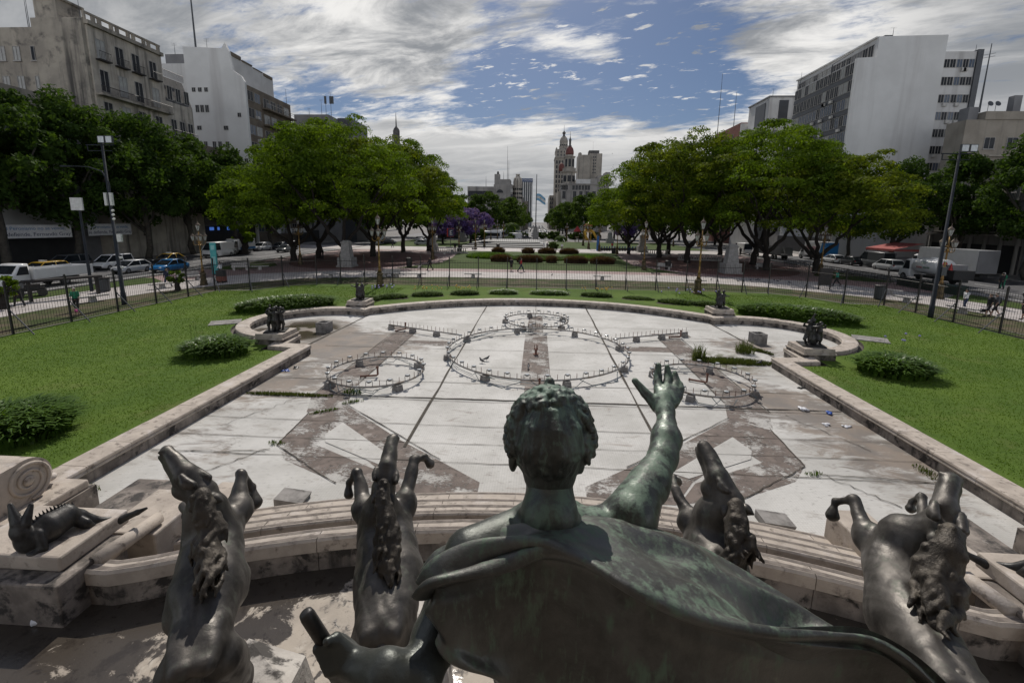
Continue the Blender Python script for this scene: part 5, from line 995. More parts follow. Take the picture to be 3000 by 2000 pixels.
def text(name, body, size, mat, parent, loc, rot, ext=.01, align='CENTER'):
    cu = bpy.data.curves.new(name, 'FONT'); cu.body = body; cu.size = size; cu.extrude = ext; cu.align_x = align; cu.align_y = 'CENTER'
    o = bpy.data.objects.new(name, cu); col.objects.link(o); dg = bpy.context.evaluated_depsgraph_get(); me = bpy.data.meshes.new_from_object(o.evaluated_get(dg)); bpy.data.objects.remove(o)
    me.materials.clear(); me.materials.append(mat); o = bpy.data.objects.new(name, me); col.objects.link(o); o.parent = parent; o.location = loc; o.rotation_euler = rot; return o
RX = (math.pi/2, 0, 0)
p = G(1320, 722); t = thing('subway_sign', 'dark subway sign with red edge and white letter E on a post', 'sign', tuple(p), 0, None, .8); mb = M(); mb.tube([(0, 0, 0), (0, 0, 4.6)], .1, 6); mk('post', mb, m_grey, t); mb = M(); mb.boxr((0, 0, 3.1), (2.2, .2, 2.6)); mk('red_panel', mb, m_red, t); mb = M(); mb.boxr((.2, -.12, 3.2), (1.8, .06, 2.4)); mk('face', mb, sm('navy_paint', (.02, .03, .09), (.015, .025, .07), 3, .4), t); text('letter', 'E', 2.0, m_whbox, t, (.2, -.17, 4.3), RX)
# bike docks
m_dock = sm('dock_blue', (.02, .07, .22), (.015, .05, .16), 4, .5); d0 = None
for i in range(16):
    x = 15.0+i*.62; y = 106+.12*i
    if d0 is None:
        d0 = thing('bike_dock', 'blue bicycle dock in the row on the walkway', 'bike dock', (x, y, .37), 0, 'row of blue bicycle docks'); mb = M(); mb.boxr((0, 0, 0), (.26, .4, 1.05), 0, .8); mk('post', mb, m_dock, d0); mb = M(); mb.tube([(0, -.5, .35), (0, -.51, .35)], .33, 12); mb.tube([(0, .55, .35), (0, .56, .35)], .33, 12); mb.tube([(0, -.5, .35), (0, 0, .8), (0, .55, .35)], .03, 5); mk('bicycle', mb, m_iron, d0)
    else: dup(d0, (x, y, .37), random.uniform(-.15, .15))
t = thing('dock_totem', 'tall blue totem at the left end of the bicycle docks', 'sign', (14.0, 105.6, .37)); mb = M(); mb.boxr((0, 0, 0), (.55, .2, 3.4)); mk('panel', mb, sm('bright_blue', (.03, .16, .48), (.025, .13, .4), 3, .4), t)
# ------------------------------------------------------------- trees
def leaves(cl, per, size, rs, up=.55, jit=.5, flat=.75):
    """cl: (x,y,z,r) leaf clumps -> quads spread over each clump's shell, most of them on its upper half"""
    cl = np.asarray(cl, float); n = len(cl)*per; c = np.repeat(cl, per, 0)
    d = rs.normal(0, 1, (n, 3)); d[:, 2] = d[:, 2]*.8+up; d /= np.linalg.norm(d, axis=1, keepdims=True)
    rad = c[:, 3]*rs.uniform(.55, 1.08, n)**.7; p = c[:, :3]+d*rad[:, None]*np.array([1, 1, flat])
    nrm = d+rs.normal(0, jit, (n, 3)); nrm /= np.linalg.norm(nrm, axis=1, keepdims=True)
    t = np.cross(nrm, rs.normal(0, 1, (n, 3))); t /= np.linalg.norm(t, axis=1, keepdims=True)+1e-9; b = np.cross(nrm, t)
    s = (size*rs.uniform(.6, 1.35, n))[:, None]; w = s*.62
    V = np.stack([p-t*s, p+b*w-nrm*s*.18, p+t*s, p-b*w-nrm*s*.18], 1).reshape(-1, 3)
    return V, np.arange(n*4).reshape(-1, 4)
m_bark = sm('dark_bark', (.028, .022, .018), (.016, .013, .011), 4, .95, 0, .8, 18)
m_barkg = sm('grey_bark', (.075, .066, .052), (.04, .036, .03), 2.5, .9, 0, .6, 12)
m_tipa = leafmat('bright_foliage', (.125, .195, .012), (.042, .08, .007), .44, .25)
m_tipay = leafmat('yellowing_foliage', (.15, .185, .014), (.045, .082, .008), .44, .3)
m_plane = leafmat('dark_foliage', (.055, .10, .016), (.03, .06, .012), .38, .3)
m_far = leafmat('distant_foliage', (.06, .10, .018), (.034, .062, .014), .38, .25)
m_jac = leafmat('purple_blossom', (.17, .115, .33), (.11, .07, .24), .3, .4)
def limb(mb, a, b, r0, r1, rg, n=5, sag=.12):
    a = Vector(a); b = Vector(b); L = (b-a).length; pts = []; 
    for i in range(n+1):
        f = i/n; o = Vector((rg.uniform(-1, 1), rg.uniform(-1, 1), rg.uniform(-.5, .5)))*L*.045*(0 < i < n); pts.append(a.lerp(b, f)+o+Vector((0, 0, math.sin(f*math.pi)*L*sag)))
    mb.tube(pts, [r0+(r1-r0)*i/n for i in range(n+1)], 7); return pts
def make_tipa(seed, R0, top, base, mat, name='umbrella_tree', per=200, lean=0.0):
    rs = np.random.default_rng(seed); rg = random.Random(seed); cl = []; k = 0
    while len(cl) < 185:
        r = R0*math.sqrt(rs.random()); a = rs.uniform(0, 6.283); h = max(0, 1-(r/R0)**2.3)**.62; lobes = 1+.18*math.sin(3*a+seed)+.10*math.sin(5*a+seed*2); r *= lobes
        f = 1-.45*rs.random()**2.1 if rs.random() < .82 else rs.uniform(.05, .6)
        z = base+(top-base)*(.10+.90*h)*f*(1+.08*math.sin(2.3*a+r+seed)); s = rs.uniform(1.0, 1.9)*R0/9
        cl.append((r*math.cos(a)+lean*(z-base)*.1, r*math.sin(a), z-s*.5, s))
    V, F = leaves(cl, per, .175, rs, .95, .38, .62)
    t = thing(name, 'x', 'tree'); npmesh('crown', V, F, mat, t)
    mb = M(); fk = base*.42+rg.uniform(-.4, .5); lx, ly = rg.uniform(-.5, .5), rg.uniform(-.4, .4); limb(mb, (0, 0, -.1), (lx, ly, fk), .52, .40, rg, 5, 0)
    tips = []
    for i in range(4):
        a = i*1.57+rg.uniform(-.5, .5); e = (lx+R0*.34*math.cos(a), ly+R0*.34*math.sin(a), base*.98+rg.uniform(-.6, 1.0)); limb(mb, (lx, ly, fk-.15), e, .33, .19, rg, 6, -.05)
        for j in range(3):
            b = a+(j-1)*.75+rg.uniform(-.2, .2); e2 = (e[0]+R0*.33*math.cos(b), e[1]+R0*.33*math.sin(b), base+(top-base)*rg.uniform(.22, .42)); limb(mb, e, e2, .17, .08, rg, 5, .03); limb(mb, e2, (e2[0]*1.15+rg.uniform(-1, 1), e2[1]*1.15+rg.uniform(-1, 1), e2[2]+1.8), .08, .03, rg, 3, 0)
    mk('trunk', mb, m_bark, t, True); return t
def make_round(seed, R0, top, base, mat, bark, name='plane_tree', n=95, per=190, size=.22, label='x'):
    rs = np.random.default_rng(seed); rg = random.Random(seed); cl = []
    hz = (top-base)/2
    while len(cl) < n:
        d = rs.normal(0, 1, 3); d /= np.linalg.norm(d); f = rs.uniform(.45, 1.0)**.6; k = 1+.16*math.sin(3*math.atan2(d[1], d[0])+seed)+.12*math.sin(4*d[2]+seed)
        s = rs.uniform(.8, 1.7)*R0/6; z = base+hz+d[2]*hz*f*.95; taper = 1-.35*max(0, d[2])
        cl.append((d[0]*R0*f*k*taper, d[1]*R0*f*k*taper, z-s*.3, s))
    V, F = leaves(cl, per, size, rs, .35, .6, .85)
    t = thing(name, label, 'tree'); npmesh('crown', V, F, mat, t)
    mb = M(); limb(mb, (0, 0, -.1), (rg.uniform(-.3, .3), rg.uniform(-.3, .3), base+hz*.5), .42, .26, rg, 6, 0)
    for i in range(6):
        a = i*1.05+rg.uniform(-.3, .3); z0 = base*rg.uniform(.65, 1.2); limb(mb, (0, 0, z0), (R0*.65*math.cos(a), R0*.65*math.sin(a), z0+hz*rg.uniform(.5, 1.1)), .2, .06, rg, 5, .05)
    mk('trunk', mb, bark, t, True); return t
def plant_tree(proto, used, loc, rz, label, group, k):
    if proto not in used: used.append(proto); proto.location = loc; proto.rotation_euler.z = rz; proto.scale = k if isinstance(k, tuple) else (k,)*3; proto['label'] = label; proto['group'] = group; return proto
    return dup(proto, loc, rz, label, group, k)
tp = [make_tipa(3, 10.8, 20.5, 7.2, m_tipa), make_tipa(8, 11.3, 21.5, 7.4, m_tipa), make_tipa(14, 10.2, 18.5, 6.6, m_tipa), make_tipa(21, 11.0, 20.5, 7.2, m_tipay)]
used = []
for i, (x, y, k, v, rz, lb) in enumerate([
    (-37.6, 67.2, (1.0, 1.0, .90), 2, .3, 'broad bright-green tree at the left end of the left court, crown reaching lowest at left'), (-36.3, 73, (1.0, 1.0, 1.0), 0, 1.2, 'bright-green tree with slim leaning trunk just left of the left monument pier'), (-28.2, 63.5, (.92, .92, .93), 1, 2.2, 'spreading forked tree directly behind the left monument pier'), (-29.5, 79, (1.05, 1.05, 1.02), 3, .6, 'tallest bright-green tree in the middle of the left court'), (-34, 92, (1.0, 1.0, 1.05), 1, 3.9, 'bright-green tree at the back of the left court, hidden trunk'), (-27.5, 91, (.90, .95, 1.04), 0, 2.6, 'bright-green tree behind the left lamp post, second from the right of its court'), (-23.8, 97, (.80, .80, .97), 2, 5.0, 'bright-green tree at the right end of the left court beside the purple tree'),
    (23.3, 87.5, (1.0, 1.0, .98), 0, 4.1, 'dark-trunked tree at the left end of the right court, over the lamp'), (19.5, 97, (.82, .82, .80), 2, 1.4, 'lower leaning tree at the far left edge of the right court'), (25.2, 77.2, (1.0, 1.0, 1.04), 3, 5.2, 'tall tree with orange-tinged leaves in the right court'), (35.6, 76.2, (1.02, 1.02, 1.0), 1, 1.1, 'bright-green tree behind the right monument pier'), (38.4, 97, (1.0, 1.0, 1.0), 0, 2.9, 'bright-green tree at the back of the right court below the white building'), (33.4, 67, (.95, .95, .93), 1, 4.4, 'forked tree just right of the right monument pier'), (38.6, 64, (.92, .92, .80), 3, 3.0, 'low spreading tree at the right end of the right court, limb reaching right'), (28, 98, (1, 1, 1.02), 2, .9, 'tree at the back of the right court behind its tall neighbour')]):
    plant_tree(tp[v], used, (x, y, .35), rz, lb, 'broad umbrella trees on the two courts', k)
pl = [make_round(31, 6.3, 20, 5.0, m_plane, m_barkg), make_round(32, 6.0, 19, 5.5, m_plane, m_barkg), make_round(33, 6.6, 20.5, 4.5, m_plane, m_barkg)]
for i, (x, y, k, v, lb) in enumerate([(-61, 38.5, 1.08, 0, 'dark plane tree at the left picture edge'), (-60.5, 47.5, 1.16, 1, 'dark plane tree above the white flatbed truck'), (-61, 57, 1.1, 2, 'dark plane tree behind the floodlight pole, left street'), (-60, 66, 1.08, 0, 'dark plane tree right of the floodlight pole, left street'), (-60.5, 76, 1.1, 1, 'dark plane tree in front of the white apartment block'), (-60.5, 87, 1.0, 2, 'dark plane tree by the shop fronts, left street'), (-61, 100, .85, 0, 'dark plane tree farther along the left street beyond the shop fronts'),
    (60.5, 104, .85, 1, 'dark plane tree at the foot of the white slab block'), (60.8, 92, .86, 2, 'dark plane tree over the red awning on the right street'), (60.5, 80, .88, 0, 'dark plane tree behind the silver estate car'), (60.8, 69, .92, 1, 'dark plane tree left of the right floodlight pole, above the box truck'), (61, 59, .96, 2, 'dark plane tree right of the right floodlight pole'), (61.5, 50, 1.0, 0, 'dark plane tree at the right picture edge')]):
    plant_tree(pl[v], used, (x, y, .45), i*1.3, lb, 'plane trees along the side streets', k)
fr = [make_round(41, 8.3, 17.5, 4, m_far, m_bark, 'street_tree', 60, 70, .5), make_round(42, 8.0, 17, 3.5, m_far, m_bark, 'street_tree', 60, 70, .5), make_round(43, 8.6, 18.5, 4, m_far, m_bark, 'street_tree', 60, 70, .5)]
FT = [(-21, 182, 1.05, 'far tree left of the flagpole, nearest the avenue mouth'), (-30, 176, 1.0, 'round green far tree above the purple tree'), (-41, 172, 1.05, 'far tree behind the grey coach at left'), (-52, 176, 1.0, 'far tree left of the avenue behind the court'), (-64, 172, 1.0, 'far tree at the left side of the cross street'), (21, 184, 1.0, 'far tree right of the avenue mouth, below the domed building'), (30, 180, 1.0, 'far tree behind the play towers'), (42, 176, 1.05, 'far tree behind the small pale pier, right'), (54, 176, 1.0, 'far tree right of the small pale pier'), (66, 172, 1.0, 'far tree at the right side of the cross street'), (12.5, 196, .92, 'first far tree in the right avenue row'), (-12.5, 196, .92, 'first far tree in the left avenue row')]
FT += [(s*(12.8+d*.004), d, .95, 'far street tree in the %s avenue row, crown merged with its neighbours' % ('right' if s > 0 else 'left')) for d in (222, 252, 288, 330, 380, 450, 540) for s in (-1, 1)]
FT += [(-46, 128, .82, 'dark tree behind the left court near the cross street'), (-55, 142, .9, 'dark tree behind the parked cars, far left street'), (47, 134, .85, 'dark tree behind the right court near the cross street'), (56, 146, .9, 'dark tree behind the white van, far right street'), (-36, 150, .8, 'dark tree left of the purple tree behind the subway sign'), (40, 152, .8, 'dark tree right of the small purple tree')]
for i, (x, y, k, lb) in enumerate(FT): plant_tree(fr[i % 3], used, (x, y, .35), i*.9, lb, 'far street trees', k)
jc = make_round(51, 6.0, 10.6, 3.0, m_jac, m_bark, 'jacaranda_tree', 70, 80, .34)
plant_tree(jc, used, (-19.5, 131, .35), 0, 'large purple-flowering tree left of the coaches', 'purple flowering trees', 1.0); plant_tree(jc, used, (-27, 128, .35), 2, 'lower purple-flowering tree behind the dark gold lamp', 'purple flowering trees', .82); plant_tree(jc, used, (29, 150, .35), 4, 'small purple-flowering tree right of the play tower', 'purple flowering trees', .85)
# palms
def palm(lb, loc, h, k):
    t = thing('palm_tree', lb, 'palm', loc, 0, 'small palms'); mb = M(); mb.tube([(0, 0, 0), (.05, 0, h)], [.3*k, .22*k], 7); mk('trunk', mb, m_barkg, t); mb = M(); rg = random.Random(9)
    for i in range(30):
        a = i*2.4; e = rg.uniform(.1, 1.0); L = 2.6*k; pts = [(math.cos(a)*L*f*(1-.2*e*f), math.sin(a)*L*f*(1-.2*e*f), h+L*(e*f-.9*f*f)) for f in (0, .25, .5, .75, 1)]
        for p0, p1 in zip(pts[:-1], pts[1:]): n_ = Vector((-math.sin(a), math.cos(a), 0))*.28*k; mb.add([Vector(p0)-n_, Vector(p0)+n_, Vector(p1)+n_*.8+Vector((0, 0, -.1)), Vector(p1)-n_*.8+Vector((0, 0, -.1))], [(0, 1, 2, 3)])
    mk('fronds', mb, m_far, t, fixn=False)
palm('grey-green palm in front of the avenue trees, left of the flagpole', tuple(G(1497, 701)), 5.2, 1.5); palm('low spreading palm right of the flagpole', tuple(G(1642, 708)), 1.4, 1.0); palm('low bushy palm before the pool terrace end', tuple(G(1616, 727)), .6, .7); palm('low palm left of the flagpole by the terrace railing', tuple(G(1490, 706)), 1.0, 1.0)
# ------------------------------------------------------------- strap-leaved beds
def strapbed(name, lb, cat, ell_, n, L, mat, group, hgt=1.2, w=.05, flowers=None, loc_z=.35, sh=(1, 1), droop=1.0, tufts=0):
    cx, cy, rx, ry, rz = ell_; rs = np.random.default_rng(int(abs(cx*31+cy*17)))
    r = np.sqrt(rs.random(n)); a = rs.uniform(0, 6.283, n); ox, oy = r*rx*np.cos(a), r*ry*np.sin(a); c_, s_ = math.cos(rz), math.sin(rz)
    if tufts: ti = rs.integers(0, tufts, n); tx, ty = rs.uniform(-.9, .9, tufts)*rx, rs.uniform(-.8, .8, tufts)*ry; ox, oy = tx[ti]+rs.normal(0, .05, n), ty[ti]+rs.normal(0, .05, n)
    x = ox*c_-oy*s_; y = ox*s_+oy*c_
    b = rs.uniform(0, 6.283, n); out = np.stack([ox/rx*c_-oy/ry*s_, ox/rx*s_+oy/ry*c_], 1)*.7; dx, dy = np.cos(b)+out[:, 0], np.sin(b)+out[:, 1]; q_ = np.hypot(dx, dy)+1e-6; dx /= q_; dy /= q_
    Ls = L*rs.uniform(.6, 1.2, n); ws = w*rs.uniform(.7, 1.3, n); h0 = (1-.45*r**3)*hgt; segs = []
    K = 4
    for i in range(K+1):
        f = i/K; ho = Ls*(.10*f+.42*f*f)*droop; vz = Ls*h0*(1.30*f-.76*f*f*droop); wd = ws*(1-.75*f**2); px_, py_ = x+dx*ho, y+dy*ho
        segs.append(np.stack([np.stack([px_-dy*wd, py_+dx*wd, vz], 1), np.stack([px_+dy*wd, py_-dx*wd, vz], 1)], 1))
    V = np.stack(segs, 1).reshape(-1, 3); base = (np.arange(n)*(2*(K+1)))[:, None]; F = np.concatenate([base+np.array([2*i, 2*i+1, 2*i+3, 2*i+2]) for i in range(K)])
    t = thing(name, lb, cat, (cx, cy, loc_z), 0, group); npmesh('leaves', V, F, mat, t)
    if flowers:
        fm, nf, hf, fs = flowers; mb = M(); ms = M()
        for i in range(nf):
            k = rs.integers(0, n); hh = hf*rs.uniform(.75, 1.15); ms.tube([(x[k], y[k], .1), (x[k], y[k], hh)], .006, 3, False); mb.ell((x[k], y[k], hh), (fs, fs, fs*.8), 6, 4)
        mk('stems', ms, mat, t); mk('flowers', mb, fm, t)
    return t
m_aga = leafmat('strap_leaves', (.10, .18, .026), (.055, .105, .018), .34, .8)
for _m in (m_aga,): _m.node_tree.nodes['Principled BSDF'].inputs['Roughness'].default_value = .42; _m.node_tree.nodes['Principled BSDF'].inputs['Specular IOR Level'].default_value = .4
m_pale = leafmat('pale_strap_leaves', (.085, .13, .035), (.05, .085, .022), .3, .8); m_brown = leafmat('brown_grass', (.105, .065, .042), (.06, .036, .026), .25, .8); m_reed = leafmat('reed_grass', (.09, .12, .035), (.06, .075, .02), .3, .8)
m_yf = sm('yellow_petals', (.62, .38, .01), (.55, .3, .01), 9, .5); m_vf = sm('violet_petals', (.22, .20, .48), (.30, .28, .52), 9, .5)
GA = 'strap-leaved shrub beds on the lawn'
strapbed('lily_bed', 'large glossy strap-leaved shrub at the left edge beside the carved scroll', 'shrub', (-15.85, 11.7, 1.5, 1.2, .2), 2300, 1.2, m_aga, GA)
strapbed('lily_bed', 'round strap-leaved shrub beside the nearest left children statue', 'shrub', (-15.5, 20.2, 1.35, 1.0, .1), 1800, 1.1, m_aga, GA)
strapbed('lily_bed', 'long strap-leaved bed curving behind the left side bay', 'shrub bed', (-18.4, 31.6, 3.2, 1.3, .62), 4200, 1.2, m_aga, GA)
strapbed('lily_bed', 'round strap-leaved shrub beside the nearest right children statue', 'shrub', (16.2, 20.3, 1.35, 1.0, -.1), 1800, 1.1, m_aga, GA)
strapbed('lily_bed', 'long strap-leaved bed curving behind the right side bay', 'shrub bed', (18.4, 32.2, 3.6, 1.3, -.5), 4500, 1.2, m_aga, GA)
fb = [(1080, 880, .9, 'v', 'small sparse bed with violet blooms right of the farther left children statue'), (1147, 873, 1.35, 'v', 'violet-flowered bed second from the left along the far curve'), (1253, 866, 1.35, 'y', 'yellow-flowered bed third from the left along the far curve'), (1362, 862, 1.25, 'y', 'yellow-flowered bed fourth from the left along the far curve'), (1475, 860, 1.25, '', 'plain dark green bed left of the middle of the far curve'), (1609, 862, 1.75, '', 'widest plain dark green bed right of the middle of the far curve'), (1747, 868, 1.35, 'y', 'yellow-flowered bed right of the widest plain bed'), (1870, 876, 1.35, 's', 'low sparse pale bed between yellow and violet beds'), (1985, 889, 1.6, 'v', 'violet-flowered bed right of the sparse pale bed'), (2075, 896, 1.1, 'v', 'small violet-flowered bed beside the farther right children statue')]
for px, py, w_, k, lb in fb:
    p = G(px, py); fl_ = {'v': (m_vf, 9, 1.15, .075), 'y': (m_yf, 16, .75, .06), '': None, 's': None}[k]
    strapbed('flower_bed', lb, 'flower bed', (p.x, p.y, w_, .62, -p.x*.035), 900 if k in ('', 'y') else 620, .62 if k != 's' else .4, {'v': m_pale, 'y': m_pale, '': m_aga, 's': m_pale}[k], 'small flower beds along the far curve', 1.0, .028, fl_)
    mb = M(); mb.sheet([(p.x+w_*1.1*math.cos(a), p.y+.75*math.sin(a)) for a in np.linspace(0, 6.283, 20)[:-1]], .358); struct('bed_soil', mb, m_earth)
# violet blooms on bare stems standing in the lawn near the right shrub
strapbed('lily_plant', 'tall bare flower stems beside the right side bay', 'plant', (18.6, 23.2, .9, .6, 0), 30, .3, m_pale, 'bare flower stems on the lawn', 1, .02, (m_vf, 5, 1.0, .06)); strapbed('lily_plant', 'tall bare flower stems beside the left side bay', 'plant', (-18.0, 22.5, .9, .6, 0), 30, .3, m_pale, 'bare flower stems on the lawn', 1, .02, (m_pale, 6, 1.0, .03))
GB = 'ornamental grass clumps in the central bed'
for i, (x0, x1, y, lb) in enumerate([(-7.6, -4.2, 73.5, 'brown grass clump at the left of the front row, behind the two walkers'), (-3.3, .9, 73.3, 'brown grass clump in the middle of the front row'), (1.5, 3.2, 73.2, 'narrow brown grass clump right of the middle in the front row'), (4.4, 8.2, 73, 'brown grass clump left half of the right front row'), (8.5, 12.4, 72.6, 'brown grass clump at the right end of the front row'), (-9.5, -6.8, 94, 'dark brown grass clump at the left of the back row'), (-3.2, -.6, 94, 'dark brown grass clump in the middle of the back row, left'), (.2, 3.9, 94, 'dark brown grass clump in the middle of the back row, right'), (4.6, 8.6, 94, 'dark brown grass clump near the right of the back row')]):
    strapbed('grass_clump', lb, 'ornamental grass', ((x0+x1)/2, y, (x1-x0)/2, .9, 0), int(520*(x1-x0)), 1.35, m_brown, GB, 1.0, .03, None, .36, droop=.6)
for x0, x1, y, h_, m_, lb in ((-13, -4.5, 82, 1.0, m_aga, 'low dense green hedge mound at the left of the central bed'), (4.5, 14, 81, 1.0, m_aga, 'low dense green hedge mound at the right of the central bed'), (-5, 5, 79, .8, m_pale, 'pale green plant mass in the middle of the central bed')):
    strapbed('hedge_mound', lb, 'hedge', ((x0+x1)/2, y, (x1-x0)/2, 4.0, 0), 6500, .9, m_, 'hedge mounds of the central bed', h_, .05, None, .36, droop=.6)
# bushes in the far lawn
bs = make_round(61, 1.5, 2.1, .0, m_far, m_bark, 'bush', 26, 60, .2); bs['category'] = 'bush'
for i, (px, py, k, lb) in enumerate([(1620, 730, .9, 'dark bush at the right end of the pool terrace'), (1590, 700, 1.3, 'bush just right of the flagpole foot'), (1625, 703, 1.6, 'bush behind the low palm right of the flagpole'), (1680, 702, 1.4, 'hedge bush left of the play tower'), (1700, 700, 1.6, 'hedge bush behind the play tower'), (1500, 703, 1.3, 'bush left of the flagpole beside the railing'), (1530, 700, 1.4, 'bush between little palm and flagpole'), (1840, 703, 1.5, 'dark hedge bush right of the small pale pier'), (1745, 702, 1.5, 'dark hedge bush left of the small pale pier'), (1405, 706, 2.0, 'large dark bush beside the white coach')]):
    plant_tree(bs, used, G(px, py), i*1.1, lb, 'bushes in the far lawn', k)
bl = make_round(62, 1.3, 3.0, 1.2, m_tipa, m_bark, 'young_tree', 18, 70, .16); plant_tree(bl, used, G(520, 850), .3, 'young bright-leaved sapling behind the left fence, in front of the blue car', 'young saplings', .62); plant_tree(bl, used, G(8, 905), 1.3, 'young bright-leaved sapling at the left picture edge behind the fence', 'young saplings', .8); plant_tree(bl, used, G(715, 745), 2, 'thin sapling on the left verge by the shop fronts', 'young saplings', 1.9)
# weeds on the basin floor
for e, n, L, m_, lb in (((10.0, 22.4, 2.0, .45, -.1), 2400, .22, m_reed, 'mossy weed patch on the basin floor near the right coping end'), ((8.5, 22.9, .35, .3, 0), 160, .8, m_reed, 'tall reed tuft at the left of the right weed patch'), ((11.4, 24.2, .5, .4, 0), 200, .75, m_reed, 'tall reed tuft by the right concrete box'), ((-7.3, 16.7, .4, .2, 0), 130, .22, m_pale, 'weed tuft at the near edge of the left small ring'), ((-9.7, 16.3, 1.8, .12, 0), 900, .14, m_reed, 'line of grass growing in the joint by the left coping'), ((-7.6, 14.9, .5, .10, .6), 110, .12, m_pale, 'weeds along the edge of the dark left strip'), ((-7.95, 12.5, .25, .12, 0), 50, .13, m_pale, 'weed tuft at the left corner of the dark strip'), ((7.9, 12.0, .25, .12, 0), 40, .12, m_pale, 'weed tuft at the right corner of the dark strip'), ((-6.9, 15.8, .4, .08, .5), 80, .15, m_pale, 'weeds where the left strips meet'), ((12.3, 24.6, .9, .12, -1.0), 400, .2, m_reed, 'line of grass in the joint of the right side bay'), ((11.2, 12.3, .2, .5, 0), 110, .12, m_reed, 'weeds at the foot of the right coping wall'), ((-11.2, 9.6, .3, .3, 0), 120, .22, m_reed, 'weeds at the foot of the left coping by the scroll')):
    strapbed('weed_patch', lb, 'weeds', e, n, L, m_, 'weeds in the dry basin', 1.0, .012, None, 0.005, droop=.5)
# mown grass: short blades over the nearer lawn
def blades(n):
    rs = np.random.default_rng(77); P_ = []
    while sum(len(q_) for q_ in P_) < n:
        m_ = 200000; y = 7.6+rs.random(m_)**1.7*35; x = rs.uniform(12.6, 28.9, m_)*np.where(rs.random(m_) < .5, -1, 1); ok = (np.hypot(np.abs(x)-14, y-27.5) > 5.0) & ((np.abs(x) > 15.4) | (y < 21) | (y > 34)) & ~((y > 39) & (np.abs(x) > 24)); P_.append(np.stack([x[ok], y[ok]], 1))
    p = np.concatenate(P_)[:n]; p[np.abs(p[:, 0]) < 12.75, 0] *= 1.05
    a = rs.uniform(0, 6.283, n); h = rs.uniform(.018, .042, n)*(1+p[:, 1]*.02); w = .009*(1+p[:, 1]*.05); dx, dy = np.cos(a), np.sin(a); l = rs.normal(0, .45, (n, 2))*h[:, None]; z0 = np.full(n, .35)
    V = np.stack([np.stack([p[:, 0]-dx*w, p[:, 1]-dy*w, z0], 1), np.stack([p[:, 0]+dx*w, p[:, 1]+dy*w, z0], 1), np.stack([p[:, 0]+l[:, 0], p[:, 1]+l[:, 1], z0+h], 1)], 1).reshape(-1, 3)
    return V, np.arange(n*3).reshape(-1, 3)
V, F = blades(150000); tag(npmesh('grass', V, F, leafmat('grass_blades', (.105, .175, .024), (.078, .14, .02), .35, .25)), 'short mown green grass on the fenced lawn', 'grass', None, 'stuff')
# ------------------------------------------------------------- buildings
m_gl = sm('dark_window_glass', (.016, .018, .022), (.03, .034, .04), .6, .2, spec=.12); m_glb = sm('blue_window_glass', (.055, .075, .11), (.10, .125, .165), .5, .12, spec=.3)
m_glp = sm('pale_window_blind', (.36, .36, .34), (.26, .26, .25), .8, .4); m_fr = sm('window_frame', (.34, .33, .31), (.26, .25, .24), 3, .6)
m_b1 = sm('soot_stained_stucco', (.36, .325, .27), (.255, .23, .195), .35, .9, 0, .3, 8, spot=((.09, .082, .075), .5, .50, .72), streak=((.065, .06, .055), .50, .70, .6))
m_b1f = sm('pale_old_stucco', (.49, .445, .38), (.36, .325, .28), .5, .9, 0, .3, 8, streak=((.12, .11, .10), .48, .68, .9)); m_b2 = sm('blackened_slate', (.06, .058, .056), (.10, .095, .09), .8, .8, streak=((.02, .02, .02), .5, .7))
m_wh = sm('white_rendered_wall', (.60, .60, .59), (.53, .53, .52), .15, .9, 0, .15, 6, streak=((.44, .43, .42), .50, .78, .35)); m_wh2 = sm('white_rendered_wall_dirty', (.56, .555, .545), (.47, .465, .455), .2, .9, 0, .15, 6, streak=((.36, .35, .34), .52, .76, .5))
m_br = sm('brown_facade', (.17, .14, .105), (.11, .09, .07), .5, .85); m_rbrick = sm('red_brick', (.22, .085, .06), (.17, .065, .05), 1, .9); m_dkp = sm('dark_spandrel', (.045, .05, .058), (.035, .038, .045), .5, .4)
m_gb = sm('grey_render', (.20, .20, .205), (.15, .15, .155), .3, .9); m_stn = sm('distant_limestone', (.34, .31, .265), (.25, .23, .20), .15, .9, streak=((.14, .13, .12), .5, .7, .4)); m_stg = sm('distant_grey_stone', (.29, .275, .255), (.21, .20, .19), .15, .9, streak=((.12, .115, .11), .5, .7, .4)); m_rdome = sm('red_tile_dome', (.15, .045, .035), (.11, .035, .03), .8, .7)
m_ac = sm('air_conditioner_white', (.45, .44, .42), (.34, .33, .31), 2, .6); m_hoard = sm('dark_hoarding', (.035, .035, .037), (.026, .026, .028), .6, .9); m_beige = sm('beige_render', (.30, .27, .225), (.23, .205, .17), .3, .9, streak=((.15, .135, .115), .5, .72, .5))
WMESH = {}
def win_mesh(w, h, kind):
    k = (w, h, kind)
    if k in WMESH: return WMESH[k]
    mb = M(); mb.mi = 0; f = .07
    for a, b, c_, d in ((-w/2-f, -w/2, -f, h+f), (w/2, w/2+f, -f, h+f), (-w/2, w/2, h, h+f), (-w/2, w/2, -f, 0), (-.03, .03, 0, h)): mb.box(a, b, -.09, .02, c_, d)
    if kind in 'sb': mb.box(-w/2-.18, w/2+.18, -.22, .02, -f-.13, -f-.002)
    if kind == 'b':
        mb.mi = 2; mb.box(-w/2-.3, w/2+.3, -.75, .02, -f-.3, -f-.135); mb.tube([(-w/2-.28, -.7, .85), (w/2+.28, -.7, .85)], .04, 4)
        for i in range(9): x = -w/2-.28+(w+.56)*i/8; mb.tube([(x, -.7, -f-.14), (x, -.7, .85)], .022, 4)
    mb.mi = 1; mb.box(-w/2+.004, w/2-.004, -.03, .018, .004, h-.004); o = mk('window', mb, [m_fr, m_gl, m_iron]); me = o.data; bpy.data.objects.remove(o); WMESH[k] = me; return me
